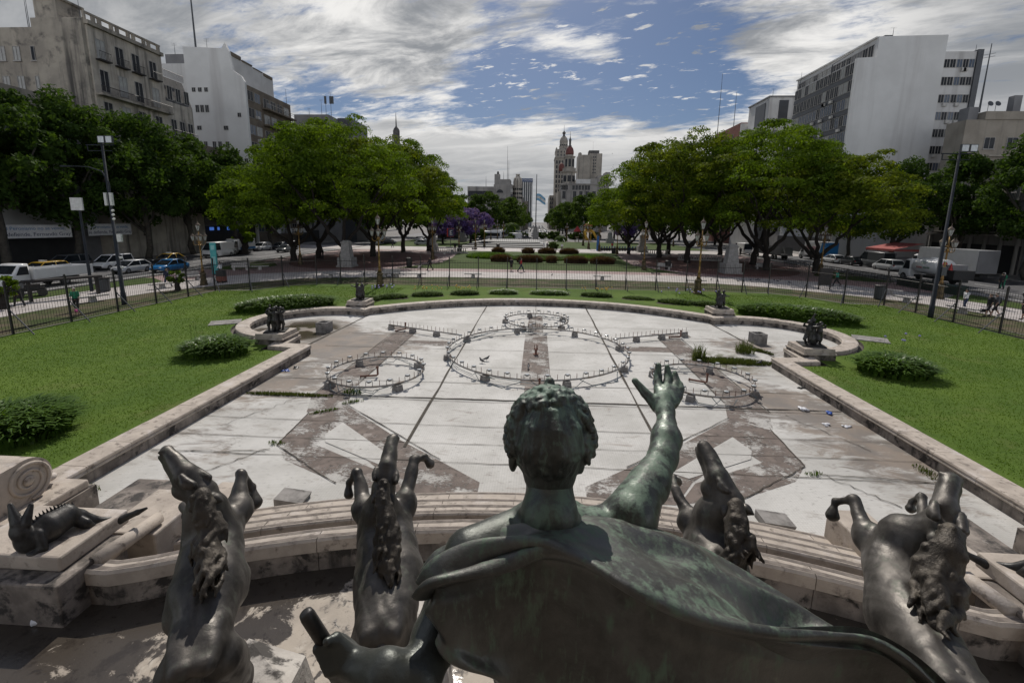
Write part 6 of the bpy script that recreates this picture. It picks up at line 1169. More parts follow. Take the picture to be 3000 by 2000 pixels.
def windows(t, o, u, xs, zs, w, h, kind='p', mats=None, rg=random.Random(2), skip=0.0, off=None):
    """windows on the wall through o running along u (outside lies to the right of u)"""
    u = Vector(u).normalized(); rz = math.atan2(u.y, u.x); me = win_mesh(w, h, kind); lo = Vector(t.location)
    for z in zs:
        for x in xs:
            if rg.random() < skip: continue
            ob = bpy.data.objects.new('window', me); col.objects.link(ob); ob.parent = t; ob.location = Vector(o)+u*x+Vector((0, 0, z))-lo; ob.rotation_euler.z = rz
            ob.material_slots[1].link = 'OBJECT'; ob.material_slots[1].material = rg.choice(mats or [m_gl, m_gl, m_gl, m_glp])
def bpart(t, name, x0, x1, y0, y1, z0, z1, mat):
    return mk(name, M().box(min(x0, x1), max(x0, x1), y0, y1, z0, z1), mat, t, False, tuple(t.location))
def ac(t, x, y, z, ax='y'):
    mb = M(); mb.box(-.42, .42, -.35, 0, 0, .6) if ax == 'y' else mb.box(-.35, .35, -.42, .42, 0, .6); mb.lathe([(.2, 0), (.2, .02)], 10) if False else None
    o = mk('air_conditioner', mb, m_ac, t); o.location = Vector((x, y, z))-Vector(t.location)
def antenna(t, x, y, z, h, bars=3):
    mb = M(); mb.tube([(x, y, z), (x, y, z+h)], [.07, .03], 4)
    for i in range(bars): mb.tube([(x-.6, y, z+h-.25*i-.1), (x+.6, y, z+h-.25*i-.1)], .02, 3)
    mk('antenna', mb, m_grey, t, False, tuple(t.location))
UL, UR, UF = (0, 1, 0), (0, -1, 0), (1, 0, 0)      # facades facing +x, -x, -y
# -- left 1: sooty corner house
t = thing('apartment_building', 'tall soot-stained old apartment house with long iron balcony at upper left', 'building', (-68, 71, 0))
bpart(t, 'wall', -72, -64.25, 65, 78, 0, 34.2, m_b1); bpart(t, 'facade_wall', -64.248, -64, 65.25, 77.9, 0, 33.4, m_b1f); bpart(t, 'cornice', -64.7, -63.55, 65.05, 78, 33.42, 33.95, m_b1); bpart(t, 'stair_tower', -71.6, -68.3, 65.4, 69, 34.205, 36.9, m_b1); bpart(t, 'tower_cap', -71.9, -68.0, 65.1, 69.3, 36.905, 37.2, m_b1); bpart(t, 'rear_wing', -86, -72.003, 69, 78, 0, 34.6, m_b1); bpart(t, 'pilaster_strip', -66.2, -64.26, 64.7, 64.998, 0, 34.0, m_b1)
mb = M()
for k in range(14):
    y = 65.4+k*.93
    if k % 3: mb.box(-64.35, -64.05, y, y+.45, 33.955, 34.9)
mb.box(-64.4, -64.0, 65.1, 78, 34.902, 35.15); mb.box(-64.38, -64.02, 65.1, 65.35, 33.955, 34.9); mk('parapet', mb, m_b1, t, False, tuple(t.location))
ys = [1.9, 4.9, 7.7, 10.9]; windows(t, (-64, 65, 0), UL, ys, [29.4], 1.3, 2.5, 'b', [m_glp, m_gl, m_gl]); windows(t, (-64, 65, 0), UL, ys, [24.9, 16.6, 12.2, 8], 1.3, 2.9, 'p', [m_gl, m_gl, m_glp]); windows(t, (-64, 65, 0), UL, ys, [20.7], 1.3, 2.7, 'b')
bpart(t, 'balcony_slab', -63.998, -62.9, 65.2, 78, 24.1, 24.4, m_b1); mb = M(); mb.tube([(-62.95, 65.2, 25.4), (-62.95, 78, 25.4)], .05, 4)
for k in range(64): mb.tube([(-62.95, 65.2+k*.2, 24.4), (-62.95, 65.2+k*.2, 25.4)], .03, 4)
mk('balcony_railing', mb, m_iron, t, False, tuple(t.location)); windows(t, (-86, 69, 0), UF, [2, 4.2, 6.6, 9.5, 12], [30, 25.8, 21.6, 17.4], 1.0, 1.9, 's', skip=.15)
for x, z in ((-81, 24.7), (-79, 24.7), (-76.5, 20.5)): ac(t, x, 68.98, z)
for k in range(5): bpart(t, 'string_course', -64.15+.153, -63.85, 65.3, 77.9, 7.4+k*4.15, 7.6+k*4.15, m_b1f)
antenna(t, -78, 70, 34.6, 5, 2); antenna(t, -66.5, 67, 34.2, 3.5, 0); antenna(t, -80, 72, 34.6, 6.5, 1)
# -- left 2: dark mansard house
t = thing('apartment_building', 'narrow house with blackened mansard roof between the sooty house and the white block', 'building', (-68, 81, 0))
bpart(t, 'wall', -76, -64.1, 78.01, 84, 0, 26.5, m_b1f); mb = M(); mb.prism([(-64.1, 26.5), (-65.6, 30.9), (-76, 30.9), (-76, 26.5)], 78.01, 84, 'y'); mk('mansard_roof', mb, m_b2, t, False, tuple(t.location)); bpart(t, 'balcony_slab', -64.098, -62.9, 78.1, 84.3, 20.3, 20.6, m_b2); windows(t, (-64.1, 78, 0), UL, [1.2, 3.1, 5.0], [21.0, 16.4, 12.2, 8], 1.1, 2.6, 'b'); windows(t, (-64.3, 78, 0), UL, [1.2, 3.1, 5.0], [26.9], 1.0, 2.2, 'p')
mb = M(); mb.tube([(-65.2, 78.1, 32), (-65.2, 84, 32)], .05, 4)
for k in range(30): mb.tube([(-65.2, 78.1+k*.2, 30.9), (-65.2, 78.1+k*.2, 32)], .03, 4)
mk('roof_railing', mb, m_iron, t, False, tuple(t.location))
# -- left 3: white blank block
t = thing('apartment_building', 'tall white block with nearly blank side wall and balconies on its street front, upper left', 'building', (-72, 108, 0))
mb = M(); mb.prism([(-77, 0), (-63.9, 0), (-63.9, 35.8), (-64.6, 37.0), (-66.2, 38.0), (-66.9, 42.0), (-67.6, 43.6), (-68.4, 42.5), (-77, 42.9)], 100, 100.6, 'y'); mk('side_wall', mb, m_wh, t, False, tuple(t.location))
bpart(t, 'wall', -77, -64.4, 100.603, 119, 0, 35.6, m_br); bpart(t, 'rear_wing', -86, -77.003, 103, 119, 0, 40.5, m_wh2); bpart(t, 'upper_floor', -77, -67.4, 100.603, 117, 35.605, 41.5, m_wh2)
rg = random.Random(8)
for x, z in ((10.5, 33.8), (11.9, 33.8), (13.3, 33.8), (10.9, 29.6), (12, 29.6), (13.1, 29.6), (8.6, 25.9), (10.9, 25.9), (17, 25.9), (8.2, 22), (9.2, 22), (12, 22), (14, 22), (15.3, 22), (17, 22), (20.3, 28.6), (21, 19)): windows(t, (-86, 100, 0), UF, [x], [z], .7 if z != 25.9 else .9, .8 if z in (33.8, 25.9, 28.6, 19) else 1.4, 'p', [m_gl])
mb = M(); mb.tube([(-70, 99.9, 42), (-67.5, 99.9, 8)], .06, 4); mb.tube([(-74.6, 99.9, 42), (-73.6, 99.9, 8)], .05, 4); mk('cable', mb, m_grey, t, False, tuple(t.location)) if False else None
for f in range(9): z = 3.2+f*3.6; windows(t, (-64.4, 100.6, 0), UL, [1.7, 4.2], [z+.6], 2.0, 1.9, 'p', [m_gl, m_glb, m_glp]); bpart(t, 'balcony_slab', -64.398, -63.0, 106.4, 119, z-.35, z, m_br); windows(t, (-64.4, 100.6, 0), UL, [7.6, 10.4, 13.2, 16.2], [z+.05], 2.1, 2.2, 'p', [m_gl, m_gl, m_glp]); mb = M(); mb.tube([(-63.05, 106.4, z+1), (-63.05, 119, z+1)], .05, 4); mb.tube([(-63.05, 106.4, z+.55), (-63.05, 119, z+.55)], .04, 4); [mb.box(-63.1, -63.0, 106.4+k*2.5, 106.4+k*2.5+(1.6 if rg.random() < .5 else .08), z+.002, z+1) for k in range(6)]; mk('balcony_railing', mb, m_gb if f % 3 else m_wh2, t, False, tuple(t.location))
for f in range(4): ac(t, -64.4+.2, 103.2+rg.random()*2, 14+f*5, 'x')
antenna(t, -82, 104, 42.6, 2.5); antenna(t, -73, 102, 42.4, 2.8); antenna(t, -64.8, 118, 35.6, 3.6, 0); mb = M(); mb.tube([(-80, 108, 42), (-80, 108, 66)], [.28, .1], 4); mk('radio_mast', mb, m_grey, t, False, tuple(t.location)); bpart(t, 'roof_hut', -84, -79.5, 103.5, 108, 40.505, 42.6, m_gb)
for y in (101, 105, 109, 113): bpart(t, 'roof_parapet', -67.5, -67.2, y, y+3.6, 41.505, 42.3-(y-101)*.12, m_br)
# -- left 4 and fillers
t = thing('office_building', 'grey low-topped building with rooftop aerials beyond the white block at left', 'building', (-62, 136, 0)); bpart(t, 'wall', -72, -57, 130, 142, 0, 33.5, m_gb); bpart(t, 'upper_wall', -70, -60, 131, 141, 33.505, 36, m_gb); bpart(t, 'side_tower', -57.0+.003, -53, 130, 142, 0, 34.8, m_dkp); windows(t, (-72, 130, 0), UF, [2, 5, 8, 11], [28, 23, 18], 1.8, 2, 'p'); windows(t, (-57, 130, 0), UF, [1.8], [32], 1.6, 1, 'p')
for x, h in ((-66.5, 2.2), (-61.5, 5.5), (-60, 6.5), (-62.8, 4.5)): antenna(t, x, 133, 36, h, 2)
mb = M(); [mb.box(x-.25, x+.25, 132.7, 133.1, 39.3, 41.3) for x in (-61.5, -60, -59.4)]; mk('panel_aerial', mb, m_grey, t, False, tuple(t.location))
t = thing('street_building', 'low building with dark hoarding and white upper band behind the left street trees', 'building', (-72, 48, 0)); bpart(t, 'hoarding', -66.4, -66, 20, 62, .45, 5.2, m_hoard); bpart(t, 'white_band', -66.8, -66.1, 20, 62, 5.205, 7.6, m_wh2); bpart(t, 'wall', -90, -67, 22, 62, 0, 23, m_beige); windows(t, (-67, 22, 0), UL, [4+5*i for i in range(8)], [9, 13, 17], 1.5, 2.2, 's')
t = thing('street_building', 'dark shop building with grey slatted front and blue lit signs behind the left street trees', 'building', (-70, 86, 0)); bpart(t, 'wall', -78, -66, 62.1, 64.9, 0, 20, m_gb); bpart(t, 'shopfront', -66, -64.3, 84.1, 99.9, 0, 5.2, m_hoard); bpart(t, 'slatted_front', -66.5, -64.0, 84.1, 99.9, 5.21, 13, m_gb); bpart(t, 'upper_wall', -78, -66.6, 84.1, 99.9, 0, 21, m_br)
mb = M()
for k in range(16): mb.box(-63.98, -63.9, 84.2, 99.8, 5.4+k*.47, 5.6+k*.47)
mk('slats', mb, m_stg, t, False, tuple(t.location)); m_led = bpy.data.materials.new('lit_blue_sign'); m_led.use_nodes = True; nt = m_led.node_tree; b = nt.nodes['Principled BSDF']; b.inputs['Base Color'].default_value = (.05, .15, .5, 1); b.inputs['Emission Color'].default_value = (.12, .3, 1, 1); b.inputs['Emission Strength'].default_value = .35
for i, y in enumerate((85.0, 87.2, 90.0, 92.6, 95.2)):
    mb = M(); mb.box(-63.95, -63.85, y, y+(1.1 if i != 1 else .5), 4.4, 5.0); mk('lit_sign', mb, m_led, t, False, tuple(t.location))
t2 = thing('street_building', 'grey street building beyond the balconied block, left', 'building', (-70, 150, 0)); bpart(t2, 'wall', -80, -64.5, 142.1, 176, 0, 19, m_stg); windows(t2, (-64.5, 143, 0), UL, [2+3.4*i for i in range(9)], [3, 7.5, 12], 1.5, 2.4, 'p'); bpart(t2, 'shopfront', -64.498, -64.2, 142.5, 176, .4, 3.4, m_hoard)
t2 = thing('street_building', 'pale street building between the white block and the grey aerial building', 'building', (-66, 124, 0)); bpart(t2, 'wall', -80, -64.6, 119.1, 129.9, 0, 22, m_stg); windows(t2, (-64.6, 119.1, 0), UL, [2, 5, 8], [4, 8, 12, 16], 1.4, 2.2, 'p'); bpart(t2, 'shopfront', -64.598, -64.2, 119.3, 129.8, .4, 3.6, m_hoard)
# -- right: white slab block
t = thing('office_building', 'big white slab block with blank wall, ribbon-glass front and windowed wing, upper right', 'building', (74, 112, 0))
mb = M(); mb.prism([(64, 0), (81, 0), (81, 44.6), (67.8, 44.4), (67.8, 40.6), (64, 40.4)], 102, 102.6, 'y'); mk('blank_wall', mb, m_wh, t, False, tuple(t.location)); bpart(t, 'wall', 64.4, 81, 102.603, 124.5, 0, 40.2, m_wh2); bpart(t, 'penthouse', 67.9, 81, 102.603, 131, 40.205, 44.3, m_wh2); bpart(t, 'roof_edge', 67.6, 81.1, 102.55, 131.2, 44.305, 44.6, m_wh2); bpart(t, 'wing', 81.003, 87.2, 102.3, 120, 0, 41.6, m_wh2); bpart(t, 'wing_pier', 87.203, 88.3, 102.0, 120, 0, 41.9, m_dkp)
for f in range(11):
    z = 37.6-f*3.35; mb = M(); mb.box(64.15, 64.398, 102.62, 124.5, z-.95, z-.02); mk('spandrel', mb, m_dkp, t, False, tuple(t.location)); windows(t, (64.15, 124.4, 0), UR, [.9+1.45*i for i in range(15)], [z+.1], 1.2, 2.1, 'p', [m_glb, m_glb, m_gl, m_glp] if f > 1 else [m_glp, m_gl, m_gl]) if f < 6 else None
    windows(t, (81, 102.3, 0), UF, [.75, 1.9, 3.2, 4.35, 5.5], [z+1.0], 1.0, 1.5, 'p', [m_gl, m_gl, m_glb]) if f < 10 else None
    rg = random.Random(f+20)
    if 1 <= f < 7:
        for k in range(rg.randint(2, 5)): ac(t, 64.1, 103.5+rg.random()*19, z-.9, 'x')
    for k in range(rg.randint(0, 2) if f < 9 else 0): ac(t, 82+rg.random()*4.4, 102.28, z+.25)
windows(t, (67.88, 130.5, 0), UR, [1+1.7*i for i in range(16)], [41.0], 1.35, 2.3, 'p', [m_gl, m_gl, m_glp, m_gb]); mb = M(); [mb.tube([(64.3, 103+k*1.2, 40.2), (64.3, 103+k*1.2, 41.3)], .03, 4) for k in range(18)]; mb.tube([(64.3, 103, 41.3), (64.3, 123.5, 41.3)], .04, 4); mb.tube([(64.3, 103, 40.8), (64.3, 123.5, 40.8)], .03, 4); mk('terrace_railing', mb, m_gb, t, False, tuple(t.location)); mb = M(); mb.tube([(64.3, 104, 42.2), (64.3, 110.5, 41.8), (64.3, 110.6, 14)], .10, 6); mk('drainpipe', mb, m_dkp, t, False, tuple(t.location)); antenna(t, 71, 103, 44.4, 2, 1); antenna(t, 87.5, 103, 41.9, 1.2, 0); bpart(t, 'roof_hut', 69.5, 71, 103, 105, 44.605, 45, m_dkp); antenna(t, 64.5, 123, 40.2, 4, 0)
# -- right: others
t = thing('office_building', 'white building with grey crest and dark panels left of the big slab block', 'building', (70, 146, 0)); bpart(t, 'wall', 64.7, 80, 140, 156, 0, 35.5, m_wh2); bpart(t, 'upper_block', 66.8, 80, 143, 156, 35.505, 43.4, m_wh2); bpart(t, 'dark_panel', 69.6, 72.2, 142.85, 142.998, 36.6, 42.6, m_dkp); bpart(t, 'dark_panel', 66.6, 66.798, 145, 151, 36.2, 42.4, m_dkp); bpart(t, 'roof_edge', 66.5, 80.2, 142.7, 156.2, 43.405, 43.8, m_gb); windows(t, (64.7, 156, 0), UR, [3, 7, 11], [31, 26.5, 22], 1.4, 2, 's')
mb = M(); mb.lathe([(.01, 0), (1.3, .02), (1.5, .08), (1.1, .16), (.01, .2)], 10, (0, 0, 0)); mb.xf(Matrix.Translation((-2.2, -6.0, 32.0)) @ Matrix.Scale(1.25, 4, (0, 0, 1)) @ Matrix.Rotation(math.pi/2, 4, 'X')); mk('crest', mb, m_gb, t)
mb = M(); [mb.tube([(65+k*1.2, 140.2, 35.5), (65+k*1.2, 140.2, 37)], .04, 4) for k in range(10)]; mb.tube([(65, 140.2, 37), (76, 140.2, 37)], .05, 4); mk('terrace_railing', mb, m_gb, t, False, tuple(t.location)); antenna(t, 68, 144, 43.4, 2.6, 1)
t = thing('apartment_building', 'red brick block top showing over the right trees', 'building', (70, 165, 0)); bpart(t, 'wall', 65.5, 80, 158, 180, 0, 39.5, m_rbrick); bpart(t, 'white_wall', 65.3, 80.2, 157, 157.9, 0, 39, m_wh2); windows(t, (65.5, 178, 0), UR, [2, 6, 10, 14], [35, 31], 1.4, 1.8, 's'); mb = M(); mb.tube([(68, 170, 39.5), (68, 170, 52)], [.14, .05], 4); mk('radio_mast', mb, m_grey, t, False, tuple(t.location)); mb = M(); mb.tube([(70, 190, 30), (70, 190, 64)], [.2, .06], 4); mk('radio_mast', mb, m_grey, t, False, tuple(t.location))
t = thing('apartment_building', 'lower beige corner building with dish aerials at the right picture edge', 'building', (80, 90, 0)); bpart(t, 'wall', 77, 112, 90, 94, 0, 26, m_beige); bpart(t, 'roof_parapet', 80, 112, 89.8, 93.5, 26.005, 27.4, m_beige); bpart(t, 'chimney', 85.5, 86.8, 91, 92.2, 27.41, 30.4, m_gb); bpart(t, 'water_tank', 78, 79.7, 91, 93, 26.005, 28.4, m_gb); windows(t, (77, 90, 0), UF, [4.6, 8.5, 14, 20], [21, 16.6, 12], 1.7, 1.9, 's', [m_gl]); bpart(t, 'cornice', 76.8, 112, 89.6, 89.998, 19.6, 19.9, m_b1)
for x in (73.6, 74.9): mb = M(); mb.lathe([(.05, 0), (.42, .12), (.5, .2)], 12, (0, 0, 0)); mb.xf(Matrix.Translation((x-80+8.2, 1.5, 29.0)) @ Matrix.Rotation(1.2, 4, 'X')); mb.tube([(x-80+8.2, 1.7, 27.4), (x-80+8.2, 1.7, 29.0)], .05, 4); mk('dish_aerial', mb, m_grey, t)
p0_, p1_ = PY(2868, 330, 93.5), PY(2906, 128, 93.5); mb = M(); mb.tube([tuple(p0_), tuple(p1_)], [.22, .08], 4); [mb.tube([(p1_.x-1.2, 93.5, p1_.z-2-.5*k), (p1_.x+1.0, 93.5, p1_.z-1.6-.5*k)], .04, 3) for k in range(2)]; mk('radio_mast', mb, m_grey, t, False, tuple(t.location))
t = thing('street_building', 'old grey facade with columns and balconies over shop fronts, right street', 'building', (70, 78, 0)); bpart(t, 'wall', 66, 84, 65.1, 79.7, 0, 16.5, m_stg); bpart(t, 'shopfront', 65.7, 65.998, 65.3, 79.5, .4, 4.4, m_hoard); bpart(t, 'balcony_slab', 64.9, 65.998, 65.2, 79.6, 5.6, 5.9, m_stg); windows(t, (66, 79.5, 0), UR, [1.5+2.1*i for i in range(7)], [6.3, 10.8], 1.1, 2.7, 'b'); mb = M(); [mb.tube([(65.75, 65.6+2.3*k, .4), (65.75, 65.6+2.3*k, 5.6)], .28, 8) for k in range(7)]; mk('columns', mb, m_stg, t, False, tuple(t.location))
t = thing('street_building', 'plain grey-white boundary building with dark doorway behind the tank truck', 'building', (74, 50, 0)); bpart(t, 'wall', 66, 90, 30, 65, 0, 9.6, m_gb); bpart(t, 'parapet_band', 65.8, 90.2, 29.8, 65.05, 9.605, 10.2, m_wh2); bpart(t, 'doorway', 65.9, 65.998, 50.5, 54, .45, 5, m_hoard); bpart(t, 'panel', 65.85, 65.998, 55, 63, 5.5, 9, m_wh2)
t = thing('street_building', 'grey shop building under the white slab block, right street', 'building', (70, 128, 0)); bpart(t, 'wall', 65.3, 80, 125, 139.9, 0, 22, m_stg); bpart(t, 'shopfront', 63.9, 63.998, 102.7, 124.4, .4, 4, m_hoard); windows(t, (65.3, 139, 0), UR, [2, 5, 8, 11], [5, 9, 13], 1.4, 2.3, 'p')
# -- far ends of the square
def fx(px, y): return PY(px, 640, y).x
def fz(py, y): return PY(1577, py, y).z
def blk(t, name, p0, p1, top, y, dep, mat, z0=0.0):
    return bpart(t, name, fx(p0, y), fx(p1, y), y, y+dep, z0, fz(top, y), mat)
D1 = 335
t = thing('domed_building', 'ornate grey corner building with red-domed tower at the far end, right of the flag', 'building', (22, 345, 0)); lo = tuple(t.location)
blk(t, 'wall', 1641, 1751, 540, D1, 30, m_stg); blk(t, 'cornice', 1639, 1753, 537, D1-.6, 31, m_stg, fz(540, D1)+.003); bpart(t, 'string_course', fx(1640, D1), fx(1752, D1), D1-.3, D1-.003, fz(559, D1), fz(556.5, D1), m_stg); blk(t, 'roof_house', 1684, 1726, 524, D1+1, 12, m_wh2, fz(537, D1)+.005); blk(t, 'corner_block', 1726.5, 1750, 522, D1+.5, 12, m_stg, fz(537, D1)+.005)
xs_ = lambda L: [fx(p_, D1)-fx(1641, D1) for p_ in L]
windows(t, (fx(1641, D1), D1, 0), UF, xs_([1645, 1649, 1653, 1657]+[1677, 1686, 1695, 1704, 1713, 1721]), [fz(555.5, D1)], 1.7, 3.2, 'p', [m_gl]); windows(t, (fx(1641, D1), D1, 0), UF, xs_([1650, 1681, 1699, 1717, 1737]), [fz(580, D1)], 2.3, 5.0, 'b', [m_gl]); windows(t, (fx(1641, D1), D1, 0), UF, xs_([1650, 1681, 1699, 1717, 1737]), [fz(602, D1), fz(625, D1)], 2.3, 4.4, 'b', [m_gl, m_gl, m_glp])
cx, cy = fx(1664, D1), D1+5; k = D1/1311.0
def lat(name, prof, mat, n=8, cx=cx, cy=cy): mb = M(); mb.lathe([(r*k, z) for r, z in prof], n, (cx, cy, 0), math.pi/8); return mk(name, mb, mat, t, n > 8, lo)
lat('tower_wall', [(19, 0), (19, fz(537, D1)), (20.5, fz(536, D1)), (18.5, fz(534, D1)), (18.5, fz(505, D1)), (23, fz(503, D1)), (24, fz(500, D1)), (20, fz(499.5, D1)), (20, fz(491, D1)), (21, fz(490.5, D1)), (14.5, fz(490, D1)), (14.5, fz(460, D1)), (17.5, fz(458, D1)), (17.5, fz(455.5, D1)), (11, fz(455, D1)), (11, fz(450.5, D1))], m_stn)
lat('dome', [(11.2, fz(450.4, D1)), (11.5, fz(445, D1)), (11, fz(438, D1)), (9, fz(431, D1)), (5.5, fz(426.5, D1))], m_rdome, 16); lat('spire', [(5, fz(426.4, D1)), (5.5, fz(424, D1)), (3, fz(422, D1)), (3.4, fz(408, D1)), (4.2, fz(407, D1)), (2.0, fz(402, D1)), (.8, fz(396, D1)), (.3, fz(381, D1))], m_b2, 8)
for a in range(8):
    aa = a*math.pi/4; mb = M(); mb.box(-1.2, 1.2, -.12, .1, fz(487, D1), fz(464, D1)); mb.box(-1.4, 1.4, -.12, .1, fz(531, D1), fz(512, D1)) if True else None
    r1 = 14.5*k*math.cos(math.pi/8); mb2 = M(); mb2.box(-.9, .9, -.1, .1, fz(487, D1), fz(464, D1)); mb2.xf(Matrix.Translation((cx-lo[0]+math.sin(aa)*r1, cy-lo[1]-math.cos(aa)*r1, 0)) @ Matrix.Rotation(aa, 4, 'Z')); mk('window', mb2, m_gl, t)
    r1 = 18.5*k*math.cos(math.pi/8); mb2 = M(); mb2.box(-1.3, 1.3, -.1, .1, fz(531, D1), fz(513, D1)); mb2.xf(Matrix.Translation((cx-lo[0]+math.sin(aa)*r1, cy-lo[1]-math.cos(aa)*r1, 0)) @ Matrix.Rotation(aa, 4, 'Z')); mk('window', mb2, m_gl, t)
mb = M(); mb.lathe([(8*k, fz(490, D1)), (8.3*k, fz(480, D1)), (7*k, fz(470, D1)), (3*k, fz(465, D1))], 12, (fx(1645, D1), D1+24, 0)); mk('dome', mb, m_rdome, t, True, lo)
blk(t, 'rear_wall', 1632, 1640.8, 560, D1+3, 26, m_stn)
D2 = 430; k2 = D2/1311.0
t = thing('tower_building', 'tallest ornate stone tower with domed lantern top, behind the red-domed tower', 'building', (20, 440, 0)); lo = tuple(t.location)
blk(t, 'wall', 1621, 1668, 463, D2, 22, m_stn); blk(t, 'cornice', 1620, 1669, 460, D2-.8, 23.6, m_stn, fz(463, D2)+.003); blk(t, 'upper_wall', 1623, 1664, 440, D2+1.5, 18, m_stn, fz(460, D2)+.003); cx, cy = fx(1646.5, D2), D2+11
mb = M(); mb.lathe([(r*k2, z) for r, z in [(20, fz(440, D2)), (19, fz(433, D2)), (12.5, fz(431, D2)), (12.5, fz(425, D2)), (13.8, fz(424, D2)), (11.5, fz(422, D2)), (11.5, fz(410, D2)), (12.2, fz(409, D2)), (11, fz(404, D2)), (8.8, fz(397.5, D2)), (5.5, fz(394.5, D2))]], 12, (cx, cy, 0)); mk('tower_wall', mb, m_stn, t, False, lo)
mb = M(); mb.lathe([(r*k2, z) for r, z in [(5.5, fz(394.4, D2)), (5.2, fz(393, D2)), (3, fz(391, D2)), (3, fz(386, D2)), (5, fz(385, D2)), (4.4, fz(381, D2)), (1.5, fz(378, D2)), (.5, fz(375, D2)), (.25, fz(359, D2))]], 10, (cx, cy, 0)); mk('lantern_top', mb, m_b2, t, False, lo)
windows(t, (fx(1621, D2), D2, 0), UF, [1.8+2.6*i for i in range(6)], [fz(480+14*j, D2) for j in range(7)], 1.5, 3.0, 's', [m_gl]); windows(t, (fx(1623, D2+1.5), D2+1.5, 0), UF, [2+2.9*i for i in range(5)], [fz(456, D2), fz(447, D2)], 1.0, 1.8, 'p', [m_gl])
for a in range(12):
    for ztop, r_ in ((fz(419, D2), 11.6), (fz(430, D2), 12.6)): aa = a*math.pi/6+.13; mb2 = M(); mb2.box(-.7, .7, -.12, .12, ztop-2.4, ztop); mb2.xf(Matrix.Translation((cx-lo[0]+math.sin(aa)*r_*k2*.97, cy-lo[1]-math.cos(aa)*r_*k2*.97, 0)) @ Matrix.Rotation(aa, 4, 'Z')); mk('window', mb2, m_gl, t)
for sx_, sy_ in ((1625, 0), (1663, 0), (1625, 16), (1663, 16)): mb = M(); mb.lathe([(3.2*k2, fz(446, D2)), (3.2*k2, fz(438, D2)), (2.4*k2, fz(434, D2)), (.5*k2, fz(430, D2))], 8, (fx(sx_, D2), D2+2.5+sy_, 0)); mk('corner_turret', mb, m_stn, t, False, lo)
D3 = 390
t = thing('apartment_building', 'plain beige block with small window columns and dark roof house, behind the domed building', 'building', (45, 400, 0)); blk(t, 'wall', 1720, 1756, 449, D3+4, 16, m_stn); blk(t, 'front_block', 1688, 1722, 453, D3, 18, m_stn); blk(t, 'roof_house', 1718, 1747, 440, D3+6, 10, m_b2, fz(449, D3+4)+.05); mb = M(); mb.lathe([(5*D3/1311, fz(456, D3)), (5*D3/1311, fz(448, D3)), (3*D3/1311, fz(445, D3))], 10, (fx(1693, D3), D3+3, 0)); mk('corner_turret', mb, m_stn, t, True, tuple(t.location)); windows(t, (fx(1720, D3+4), D3+4, 0), UF, [3.4, 5.0], [fz(462+9*j, D3+4) for j in range(6)], 1.0, 1.2, 'p', [m_gl]); antenna(t, fx(1732, D3), D3+8, fz(440, D3), 8, 2)
t = thing('apartment_building', 'lower stepped stone block right of the domed building, by the tree tops', 'building', (60, 372, 0)); blk(t, 'wall', 1748, 1780, 512, 365, 20, m_stg); blk(t, 'upper_block', 1768, 1781, 503, 366, 14, m_stg, fz(512, 365)+.05); windows(t, (fx(1748, 365), 365, 0), UF, [2+2.4*i for i in range(4)], [fz(530+14*j, 365) for j in range(6)], 1.1, 2, 'p', [m_gl])
t = thing('street_building', 'dark narrow avenue front just right of the flag', 'building', (12, 400, 0)); blk(t, 'wall', 1608, 1621, 572, 400, 60, m_b1); windows(t, (fx(1608, 400), 400, 0), UF, [1, 2.6], [fz(585+12*j, 400) for j in range(4)], .9, 2, 'b')
D4 = 330
t = thing('office_building', 'grey building with small lantern tower and arched loggia, far left of the flag', 'building', (-35, 345, 0)); lo = tuple(t.location)
blk(t, 'long_wall', 1370, 1447, 548, D4+4, 16, m_stg); blk(t, 'window_band', 1372, 1441, 561, D4+3.7, .29, m_gl, fz(577, D4)); blk(t, 'wall', 1446, 1500, 541, D4, 22, m_stg); blk(t, 'upper_block', 1448, 1493, 526, D4+2, 16, m_stg, fz(541, D4)+.05); blk(t, 'tower_wall', 1448, 1463, 511, D4+3, 6, m_stg, fz(526, D4)+.1); mb = M(); mb.lathe([(6.4*D4/1311, fz(511, D4)), (5.5*D4/1311, fz(509, D4)), (3.2*D4/1311, fz(508, D4)), (3.2*D4/1311, fz(504, D4)), (.4, fz(500, D4))], 8, (fx(1456, D4), D4+6, 0)); mk('lantern_top', mb, m_b2, t, False, lo)
mb = M(); r_ = 2.4; pz = fz(566, D4); px_ = fx(1464, D4); mb.prism([(px_+r_*math.cos(a), pz+r_*math.sin(a)) for a in np.linspace(0, math.pi, 12)], D4-.12, D4-.003, 'y'); mk('arched_window', mb, m_gl, t, False, lo); bpart(t, 'loggia', fx(1450, D4), fx(1482, D4), D4-.3, D4-.003, fz(600, D4), fz(584, D4), m_b2); bpart(t, 'balcony_slab', fx(1449, D4), fx(1483, D4), D4-1.2, D4-.31, fz(583, D4), fz(581, D4), m_stg); windows(t, (fx(1446, D4), D4, 0), UF, [13], [fz(563, D4), fz(578, D4), fz(594, D4)], 1.6, 2, 's')
for x, z, h in ((1483, 526, 24), (1487, 526, 14), (1472, 526, 6), (1420, 548, 8)): mb = M(); mb.tube([(fx(x, D4), D4+8, fz(z, D4)), (fx(x, D4), D4+8, fz(z, D4)+h)], [.18, .06], 4); mk('radio_mast', mb, m_grey, t, False, lo)
